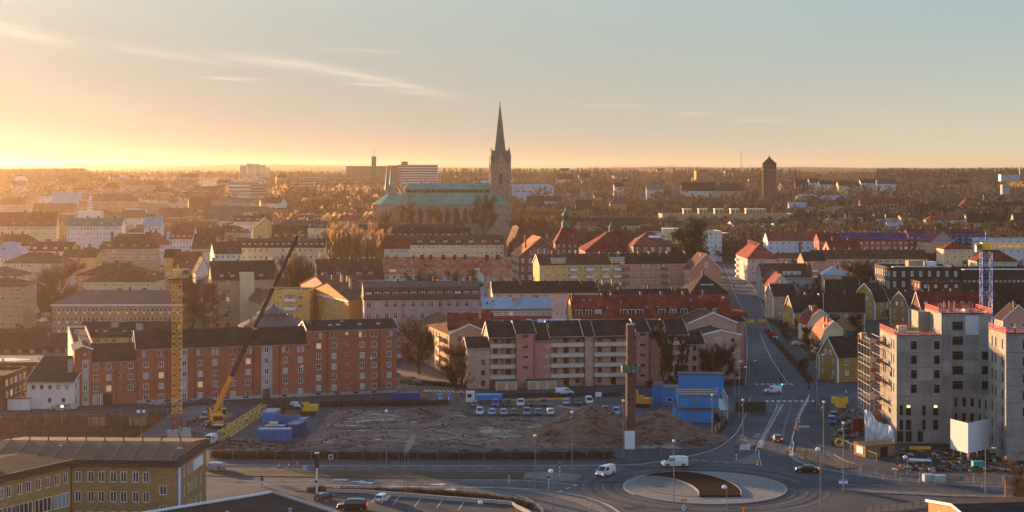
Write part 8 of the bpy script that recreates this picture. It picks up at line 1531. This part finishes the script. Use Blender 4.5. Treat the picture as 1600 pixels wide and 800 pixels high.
# big sign mast of the boulevard and gantries
x, y = G(495, 780); hh = Z(729, y); r = empty('signal_mast', (x, y, 0), 0, 'thick white post carrying a black boxed signal head at the lower car park', 'signal mast'); MB().bar((0, 0, 0), (0, 0, hh), .17, WHITE, 8).build('post', r); MB().box(-.35, .35, -.3, .3, hh-.2, Z(709, y), DARK).build('signal_head', r); MB().box(-.4, .4, -.35, .35, Z(709, y)+.01, Z(708, y)+.12, wallm('cream')).build('signal_hood', r); MB().box(-.3, .15, -.2, .1, 3.0, 3.5, DARK).build('controller', r)
for i, (px, py, yt, lb) in enumerate(((632.5, 773, 697, 'left post of the pair carrying the angled sign panels'), (637.5, 772, 690, 'right post of the pair carrying the angled sign panels'))):
    x, y = G(px, py); hh = Z(yt, y); r = empty('sign_post', (x, y, 0), 0, lb, 'sign post'); MB().bar((0, 0, 0), (0, 0, hh), .08, POLE).build('post', r); bb = MB()
    for k in range(5): bb.box(-.1+k*.28, .1+k*.28, -.03, .03, hh-1.6+k*.35, hh+k*.35, STEEL)
    for k in range(3): bb.bar((-.2, 0, hh-1.5+k*.7), (1.5, 0, hh-.1+k*.7), .05, STEEL)
    bb.build('sign_panel', r)
def sgn(px, py, ytop, parts, label, name='road_sign', striped=False, w=.04):
    x, y = G(px, py); hh = Z(ytop, y); r = empty(name, (x, y, 0), 0, label, 'sign'); 
    if striped:
        for k in range(8): MB().bar((0, 0, hh*k/8), (0, 0, hh*(k+1)/8), .10, WHITE if k % 2 else LBLUE, 8).build('post_band', r)
    else: MB().bar((0, 0, 0), (0, 0, hh), w, POLE).build('post', r)
    rx = Matrix.Rotation(R(90), 4, 'X')
    for kind, dz, sz, m1, m2 in parts:
        T = TR(0, -.08, hh-dz) @ rx
        if kind == 'tri': f = [(-sz, sz*.8), (0, -sz*.9), (sz, sz*.8)]; n_ = 'triangle_sign'
        elif kind == 'warn': f = [(-sz, -sz*.8), (sz, -sz*.8), (0, sz*.9)]; n_ = 'triangle_sign'
        elif kind == 'disc': f = [(sz*math.cos(a*math.pi/8), sz*math.sin(a*math.pi/8)) for a in range(16)]; n_ = 'disc_sign'
        else: f = [(-sz, -sz*.6), (sz, -sz*.6), (sz, sz*.6), (-sz, sz*.6)]; n_ = 'sign_plate'
        if kind == 'sq': f = [(-sz, -sz), (sz, -sz), (sz, sz), (-sz, sz)]
        o = MB().prism(f, 0, .03, m1, T).build(n_, r); MB().prism([(a*.7, b_*.7) for a, b_ in f], .031, .045, m2, T).build('sign_face', o)
        if kind == 'disc' and m2 is LBLUE or kind == 'arrow': 
            MB().prism([(-.3*sz, .08*sz), (-.3*sz, -.08*sz), (.1*sz, -.08*sz), (.1*sz, -.25*sz), (.4*sz, 0), (.1*sz, .25*sz), (.1*sz, .08*sz)], .046, .05, WHITE, T @ Matrix.Rotation(R(-45), 4, 'Z')).build('arrow', o)
YF = mat('sign_yellow', (.85, .55, .04), .5, 0); RB = mat('sign_red', (.55, .02, .02), .5, 0); DKS = mat('sign_back', (.06, .06, .065), .6, 0)
sgn(1068.5, 800, 781, [('tri', .35, .55, RB, YF), ('disc', 1.35, .40, WHITE, LBLUE)], 'yellow give way sign above a blue arrow disc in front of the roundabout', striped=True)
sgn(1161.5, 812, 792, [('tri', .35, .55, RB, YF)], 'yellow give way sign at the bottom edge right of the globe lamp', striped=True)
sgn(409.5, 760, 746, [('sq', .3, .3, DKS, DKS), ('disc', 1.3, .42, WHITE, LBLUE)], 'blue arrow disc on a striped post in the boulevard left of the car park'); sgn(476.5, 737, 728, [('disc', .3, .42, WHITE, LBLUE)], 'blue arrow disc on the grass verge by the orange cones')
sgn(517, 740, 709, [('sq', .6, .45, WHITE, DKS)], 'narrow upright sign with white edge on the grass verge')
sgn(795.5, 757, 743, [], 'blue and white striped marker post at the end of the grass verge', striped=True); sgn(857, 766, 742, [('disc', .4, .3, DKS, DKS)], 'striped marker post with dark sign back on the cobbled island', striped=True); sgn(874.5, 747, 722, [('disc', .4, .28, DKS, DKS)], 'striped marker post at the far edge of the cobbled island', striped=True)
sgn(1150.5, 721, 697, [('tri', .3, .4, DKS, DKS), ('disc', 1.1, .35, DKS, DKS)], 'give way sign seen from behind on a striped post on the triangular island', striped=True); sgn(1178.5, 708, 696, [('disc', .3, .36, DKS, DKS)], 'round sign seen from behind on the triangular island')
sgn(1183, 727, 718, [('warn', .35, .5, RB, YF), ('sq', 1.0, .3, RB, WHITE)], 'yellow roadworks triangle on the tip of the triangular island'); sgn(1231, 708, 698, [('warn', .35, .5, RB, YF), ('sq', 1.1, .25, RB, RB)], 'yellow roadworks triangle at the guard rail bend'); sgn(1234, 704, 697, [('pl', .3, .5, LBLUE, WHITE)], 'small blue and white plate next to the roadworks triangle'); sgn(1186, 703, 695, [('pl', .3, .45, LBLUE, WHITE), ('sq', .8, .25, RB, RB)], 'small blue and white plate on the island above a red marker')
sgn(1246.5, 676, 653, [('sq', .5, .48, YF, LBLUE), ('disc', 1.45, .33, RB, LBLUE), ('sq', 2.1, .28, YF, RB), ('disc', 2.7, .25, YF, YF)], 'tall post stacked with yellow framed and round signs by the guard rail'); sgn(1239, 677, 671, [('pl', .2, .5, RB, RB)], 'bright orange red plate left of the stacked sign post')
x, y = G(1248, 678); r = empty('street_name_sign', (x, y, 0), 0, 'white street name board pointing right below the stacked signs', 'sign'); MB().box(0, 2.4, -.05, 0, 1.5, 1.85, WHITE).build('board', r); MB().bar((0, 0, 0), (0, 0, 1.8), .05, POLE).build('post', r); bb = MB(); [bb.box(.25+i*.24, .25+i*.24+.13, -.065, -.052, 1.6, 1.75, DKS) for i in range(8)]; bb.build('lettering', r)
x, y = G(1158, 705); r = empty('direction_sign', (x, y, 0), 0, 'white direction boards stacked at the foot of the island lamp', 'sign'); [MB().box(-.3+k*.1, 1.8+k*.1, -.06, 0, .3+k*.42, .66+k*.42, WHITE).build('board', r) for k in range(3)]; MB().bar((.2, .05, 0), (.2, .05, 2), .05, POLE).build('post', r); bb = MB(); [bb.box(.0+i*.2, .12+i*.2, -.075, -.062, .42+k*.42, .54+k*.42, DKS) for i in range(7) for k in range(3)]; bb.build('lettering', r)
x, y = G(1317, 766); r = empty('direction_sign', (x, y, 0), 0, 'light blue and white sign boards low on the right hand lamp post', 'sign'); MB().box(-.8, .9, -.25, -.2, 1.3, 1.75, WHITE).build('board', r); MB().box(-.8, .9, -.25, -.2, 1.78, 2.1, LBLUE).build('board', r)
for px, py, lb in ((1068, 796, 'x'),): pass
def cone(px, py, label, hgt=1.0, m=ORG, w=.16): x, y = G(px, py); r = empty('traffic_cone', (x, y, 0), 0, label, 'traffic cone'); MB().lathe([(w*1.1, .05), (w*.9, hgt*.45)], RED if m is ORG else m, 8).build('cone_body', r); MB().lathe([(w*.9, hgt*.45), (w*.8, hgt*.6)], WHITE, 8).build('stripe', r); MB().lathe([(w*.8, hgt*.6), (w*.5, hgt)], RED if m is ORG else m, 8).build('cone_tip', r); MB().box(-w*1.8, w*1.8, -w*1.8, w*1.8, 0.03, .08, DARK).build('base', r)
cone(451.5, 731, 'left orange barrier beacon on the path beside the hedge', 1.2); cone(464.5, 728, 'right orange barrier beacon, nearest the hedge', 1.2); cone(436, 731, 'dull red beacon left of the two orange ones', 1.1)
# roadworks up the street
for px, py, w_, m, lb in ((1173, 508, 2.6, YF, 'left yellow roadworks barrier across the street'), (1191, 507, 2.8, YF, 'right yellow roadworks barrier across the street'), (1205, 527, 3.2, RED, 'bright red barrier board beside the kerb'), (1197, 512.5, 1.0, RED, 'small red marker below the yellow barriers'), (1170, 447, 1.6, YF, 'yellow roadworks sign far up the street')):
    x, y = G(px, py); r = empty('road_barrier', (x, y, .05), 0, lb, 'barrier'); MB().box(-w_/2, w_/2, -.05, 0, .9, 2.1 if m is YF else 1.9, m).build('board', r); [MB().box(a-.1, a+.1, -.09, -.052, .95, 2.05 if m is YF else 1.3, RED).build('stripe', r) for a in (-w_*.3, 0, w_*.3)] if w_ > 1.2 and m is YF else None; [MB().box(a-.05, a+.05, 0, .3, 0, 1.9, STEEL).build('leg', r) for a in (-w_*.4, w_*.4)]
thing_box('cable_box', 1208, 531, 1.6, 1, 1.1, 0, WHITE, 'white box behind the bright red barrier board', 'box'); 
for px, py, yt, lb in ((1222, 618, 598, 'traffic light with green lamp at the top of the north arm'), (1264, 620, 605, 'traffic light at the right corner of the junction'), (1220, 590, 577, 'far traffic light beyond the junction')):
    x, y = G(px, py); hh = Z(yt, y); r = empty('traffic_light', (x, y, 0), 0, lb, 'traffic light'); MB().bar((0, 0, 0), (0, 0, hh), .07, POLE).build('post', r); MB().box(-.22, .22, -.2, .1, hh-.6, hh+.5, DARK).build('signal_head', r); MB().lathe([(.13, 0), (.13, .04)], mat('green_light', (.05, .8, .3), .4, 0, emit=(.05, 1, .35), estr=4) if 'green' in lb else DKS, 10, T=TR(0, -.21, hh-.42) @ Matrix.Rotation(R(90), 4, 'X')).build('lens', r); MB().box(-.2, .2, -.22, -.17, hh-1.5, hh-1.0, LBLUE).build('sign_plate', r)
# dark mesh screen beside the north arm
x, y = G(1150, 645); r = empty('mesh_screen', (x, y, 0), R(0), 'dark green mesh screen standing on the pavement by the north arm', 'screen'); MB().box(0, 7.3, -.03, .03, .2, 2.7, mat('dark_mesh', (.03, .045, .03), .8, .3, 2)).build('panel', r); [MB().box(a-.04, a+.04, -.06, .06, 0, 2.9, DARK).build('post', r) for a in (0, 2.4, 4.9, 7.3)]
# fences
WIRE = mat('fence_wire', (.10, .095, .09), .6, .1, metal=.4)
def fence(line, hgt, step, label, rails=(1.0,), m=POLE, wires=0, sm=5, name='fence', posts=True, rr=.035):
    pts = [Vector(p) for p in cr([G(*p) for p in line], sm)]; r = empty(name, (*pts[0], 0), 0, label, 'fence'); o = pts[0]; pm = MB().box(-.045, .045, -.045, .045, 0, hgt, m).data('post'); acc_ = 0; put('post', pm, r)
    rb = MB(); wb = MB()
    for a, c in zip(pts, pts[1:]):
        d = (c-a).length; acc_ += d
        for k in rails: rb.bar((a.x-o.x, a.y-o.y, hgt*k), (c.x-o.x, c.y-o.y, hgt*k), rr, m, 4)
        for k in range(wires): z = hgt*(k+1)/(wires+1); wb.bar((a.x-o.x, a.y-o.y, z), (c.x-o.x, c.y-o.y, z), .012, WIRE, 3, cap=False)
        if wires:
            n = int(d/.35)
            for i in range(n): q = a+(c-a)*(i/n)-o; wb.bar((q.x, q.y, .05), (q.x, q.y, hgt), .010, WIRE, 3, cap=False)
        if acc_ >= step: acc_ = 0; put('post', pm, r, TR(c.x-o.x, c.y-o.y))
    rb.build('rail', r)
    if wires: q = wb.build('wire_mesh', r); q['kind'] = 'stuff'
    return r
fence([(328, 719), (500, 721), (700, 722.5), (955, 720)], 2.1, 3.6, 'long wire mesh site fence along the boulevard hedge', rails=(1.0, .02), wires=5, sm=14); fence([(958, 719.5), (1010, 716), (1060, 706), (1100, 693), (1124, 676), (1138, 655), (1141, 642)], 2.2, 3.0, 'curving galvanised site fence below the soil heaps', wires=5, sm=7)
fence([(1237, 712), (1240, 700), (1238, 690), (1243, 672), (1250, 652), (1260, 632), (1264, 622)], 1.0, 2.2, 'white tubular guard rail beside the north arm', rails=(1, .6, .25), m=WHITE, name='guard_rail', rr=.022); fence([(1237, 712), (1248, 722), (1275, 732), (1310, 740), (1380, 750), (1460, 758), (1600, 766)], 1.0, 2.4, 'galvanised guard rail curving along the right arm', rails=(1, .6, .25), m=STEEL, sm=8, name='guard_rail')
fence([(1302, 722), (1335, 737), (1400, 747), (1500, 754), (1600, 756)], 1.6, 3, 'thin site fence on the footpath below the concrete building', rails=(1,), wires=3); fence([(1262, 590), (1274, 605), (1280, 640), (1290, 668), (1320, 700), (1370, 722)], 1.7, 3, 'curved fence round the left edge of the building yard', wires=3); fence([(713, 622), (722, 637), (735, 648), (870, 650)], 1.9, 3.2, 'wire fence round the site car park', wires=4, sm=6)
fence([(660, 765), (760, 772), (820, 785), (850, 805)], .9, 2.2, 'low double rail along the hedge of the slip road', rails=(1, .5), m=STEEL, name='guard_rail'); fence([(0, 655), (130, 652), (262, 646)], 1.3, 2.5, 'thin fence on the rim of the excavation pit', rails=(1, .5)); fence([(1440, 793), (1440, 785), (1600, 800)], 1, 3, 'short railing at the bottom right roadside') if False else None
fence([(485, 620), (560, 617), (640, 614)], 1.7, 3, 'wire fence before the tall end of the red block', wires=3)
band('yellow_barrier', [(738, 629.8), (800, 629.6), (890, 627)], .12, .6, .95, YEL, 2, kind=None); o = bpy.data.objects['yellow_barrier']; tag(o, 'long yellow barrier rail behind the rear row of the car park', 'barrier'); 
if 'kind' in o: del o['kind']
# low white wall of the lower car park
o = band('retaining_wall', [(510, 770), (560, 771.5), (640, 777), (700, 782), (790, 789), (805, 794), (830, 806)], .35, 0, .75, CONCP, 4, kind=None); tag(o, 'low pale concrete wall between hedge and lower car park', 'wall')
if 'kind' in o: del o['kind']
# sunlit slatted fence at the bottom right
p0, p1 = Vector(G(1352, 803)), Vector(G(1450, 792)); d = (p1-p0); L = d.length; r = empty('slatted_fence', (*p0, 0), math.atan2(d.y, d.x), 'sunlit pale slatted wooden fence at the bottom right of the roundabout', 'fence'); WS = mat('pale_slat', (.42, .34, .24), .8, .15); sm_ = MB().box(0, L/8-.12, -.03, 0, 0, .17, WS).data('slat'); po = MB().box(-.06, .06, 0, .1, 0, 1.25, DARK).data('post')
for i in range(8):
    put('post', po, r, TR(i*L/8, 0))
    for k in range(4): put('slat', sm_, r, TR(i*L/8+.06, 0, .15+k*.26))
x, y = G(1572, 790); r = empty('flue', (x, y, 0), 0, 'slim sunlit flue pipe by the low building in the bottom right corner', 'flue'); MB().bar((0, 0, 0), (0, 0, Z(748, y)), .2, wallm('orange'), 8).build('pipe', r); MB().lathe([(.28, Z(748, y)), (.28, Z(747, y)+.1)], DARK, 8).build('cap', r)
x, y = G(935, 627); r = empty('sign_board', (x, y, 0), 0, 'white rectangular notice board behind the green and white van', 'sign'); MB().box(-.8, .8, -.05, 0, 1.2, 2.4, WHITE).build('board', r); [MB().box(a, a+.08, 0, .08, 0, 2.3, STEEL).build('post', r) for a in (-.7, .62)]
for i, (px, py, w_) in enumerate(((825, 608, 11), (775, 609, 8))):
    x, y = G(px, py); r = empty('garage_row', (x, y-1.2, 0), R(6), ('right beige garage row', 'left beige garage row')[i]+' in front of the pink balcony block', 'garage'); MB().box(0, w_*.72, 0, 4, 0, 2.4, BALC).build('wall', r); MB().box(-.1, w_*.72+.1, -.1, 4.1, 2.4, 2.55, CRF).build('roof', r); n = int(w_/3.6); [MB().box((k+.12)*w_*.72/n, (k+.88)*w_*.72/n, -.05, -.003, 0, 2.1, wallm('tan')).build('garage_door', r) for k in range(n)]
# ================================================================ people
SK = mat('skin', (.45, .26, .18), .6, .05); HV = mat('hi_vis_green', (.30, .75, .04), .6, 0, emit=None); TR_ = mat('trousers_dark', (.02, .022, .03), .9, .1); HM = mat('helmet_white', (.7, .7, .68), .4, 0); BLK = mat('jacket_dark', (.03, .03, .04), .9, .1)
def person_mesh(pose):
    me = bpy.data.meshes.new('body'); J = {'stand': dict(kl=(-.1, 0, .5), kr=(.1, 0, .5), al=(-.12, -.02, .06), ar=(.12, .05, .06), el=(-.28, 0, 1.12), er=(.28, .02, 1.12), hl=(-.27, -.1, .86), hr=(.3, -.1, .88), ch=(0, 0, 1.3), nk=(0, 0, 1.47), hd=(0, -.02, 1.66)), 'walk': dict(kl=(-.09, -.2, .52), kr=(.09, .1, .5), al=(-.1, -.28, .07), ar=(.1, .42, .12), el=(-.26, .16, 1.14), er=(.26, -.12, 1.14), hl=(-.26, .12, .9), hr=(.26, -.32, .94), ch=(0, -.02, 1.3), nk=(0, -.03, 1.47), hd=(0, -.06, 1.66)), 'bend': dict(kl=(-.12, -.08, .5), kr=(.12, -.1, .5), al=(-.14, 0, .06), ar=(.14, .05, .06), el=(-.26, -.5, .92), er=(.26, -.5, .92), hl=(-.2, -.62, .66), hr=(.2, -.64, .68), ch=(0, -.3, 1.2), nk=(0, -.42, 1.3), hd=(0, -.54, 1.42))}[pose]
    pv = (0, 0, .95); ch = Vector(J['ch']); sl_, sr_ = ch+Vector((-.19, 0, .1)), ch+Vector((.19, 0, .1))
    V = [pv, tuple(ch), J['nk'], J['hd'], tuple(sl_), J['el'], J['hl'], tuple(sr_), J['er'], J['hr'], (-.1, 0, .88), J['kl'], J['al'], (J['al'][0], J['al'][1]-.16, .04), (.1, 0, .88), J['kr'], J['ar'], (J['ar'][0], J['ar'][1]-.16, .04)]
    E = [(0, 1), (1, 2), (2, 3), (1, 4), (4, 5), (5, 6), (1, 7), (7, 8), (8, 9), (0, 10), (10, 11), (11, 12), (12, 13), (0, 14), (14, 15), (15, 16), (16, 17)]
    rad = [.15, .17, .065, .11, .075, .055, .04, .075, .055, .04, .1, .07, .05, .045, .1, .07, .05, .045]
    me.from_pydata(V, E, []); o = bpy.data.objects.new('tmp', me); COL.objects.link(o); s = o.modifiers.new('s', 'SKIN'); 
    if not me.skin_vertices: me.attributes.new('tmp', 'FLOAT', 'POINT')
    bm_ = bmesh.new(); bm_.from_mesh(me); lay = bm_.verts.layers.skin.verify()
    for i, v in enumerate(bm_.verts): v[lay].radius = (rad[i], rad[i]); v[lay].use_root = (i == 0)
    bm_.to_mesh(me); bm_.free(); sb = o.modifiers.new('u', 'SUBSURF'); sb.levels = 1
    dg = bpy.context.evaluated_depsgraph_get(); out = bpy.data.meshes.new_from_object(o.evaluated_get(dg)); bpy.data.objects.remove(o); out.name = 'body'; return out, J
PM = {p: person_mesh(p) for p in ('stand', 'walk', 'bend')}
def person(x, y, z, ang, pose, label, vest=HV, helmet=HM):
    src, J = PM[pose]; me = src.copy(); me.materials.clear(); [me.materials.append(m) for m in (SK, vest, TR_)]
    for p in me.polygons: c = p.center; me.polygons[p.index].material_index = 2 if c.z < .92 and abs(c.y) < .6 and not (abs(c.x) > .2 and c.z > .6) else (1 if (c-Vector(J['hd'])).length > .2 and (c-Vector(J['hl'])).length > .12 and (c-Vector(J['hr'])).length > .12 else 0)
    r = empty('person', (x, y, z), R(ang), label, 'person'); put('body', me, r); hd = J['hd']; MB().lathe([(.135, hd[2]+.03), (.13, hd[2]+.1), (.08, hd[2]+.17), (.02, hd[2]+.19)], helmet, 10, (hd[0], hd[1])).build('helmet' if helmet is HM else 'hair', r); MB().box(hd[0]-.02, hd[0]+.02, hd[1]-.145, hd[1]-.11, hd[2]-.06, hd[2]-.0, SK).build('nose', r)
person(X(1459, 357), 357, zt1+.02, 20, 'bend', 'left worker in bright yellow green vest bending on the lower concrete deck'); person(X(1466.5, 356), 356, zt1+.02, -30, 'bend', 'right worker in bright yellow green vest bending on the lower concrete deck'); person(X(1586, 331), 331, tr_.E+.02, 10, 'stand', 'worker in green vest standing on the far right concrete deck')
x, y = G(386, 668); person(x, y, 1.0, 60, 'stand', 'worker in green vest standing by the yellow jib section'); x, y = G(1322, 620); person(x, y, .05, 0, 'walk', 'worker in green vest in the yard left of the scaffold')
for px, py, a, ps, lb in ((1146, 449, 10, 'walk', 'dark clad pedestrian crossing far up the street'), (1182, 590, 190, 'walk', 'dark clad pedestrian on the pavement before the beige gables'), (1300, 598, 0, 'stand', 'person in blue by the ochre wooden house'), (1220, 598, 200, 'walk', 'pedestrian in dark jacket at the junction crossing'), (27, 612, 90, 'walk', 'dark figure casting a long shadow on the pale deck')):
    x, y = G(px, py) if py != 612 else (X(27, 412), 412); person(x, y, .15 if py != 612 else Z(626, 400)+.02, a, ps, lb, vest=LBLUE if 'blue' in lb else BLK, helmet=BLK)
# ================================================================ air
hz_ = bpy.data.materials.new('haze_air'); hz_.use_nodes = True; n, l = hz_.node_tree.nodes, hz_.node_tree.links
for q in list(n):
    if q.type != 'OUTPUT_MATERIAL': n.remove(q)
v = n.new('ShaderNodeVolumePrincipled'); v.inputs['Density'].default_value = HAZE_D; v.inputs['Color'].default_value = HAZE_C; v.inputs['Anisotropy'].default_value = HAZE_G
l.new(v.outputs[0], n['Material Output'].inputs['Volume'])
o = MB().box(-7400, 7400, -120, 14800, -16, 135, hz_).build('haze'); tag(o, kind='stuff')
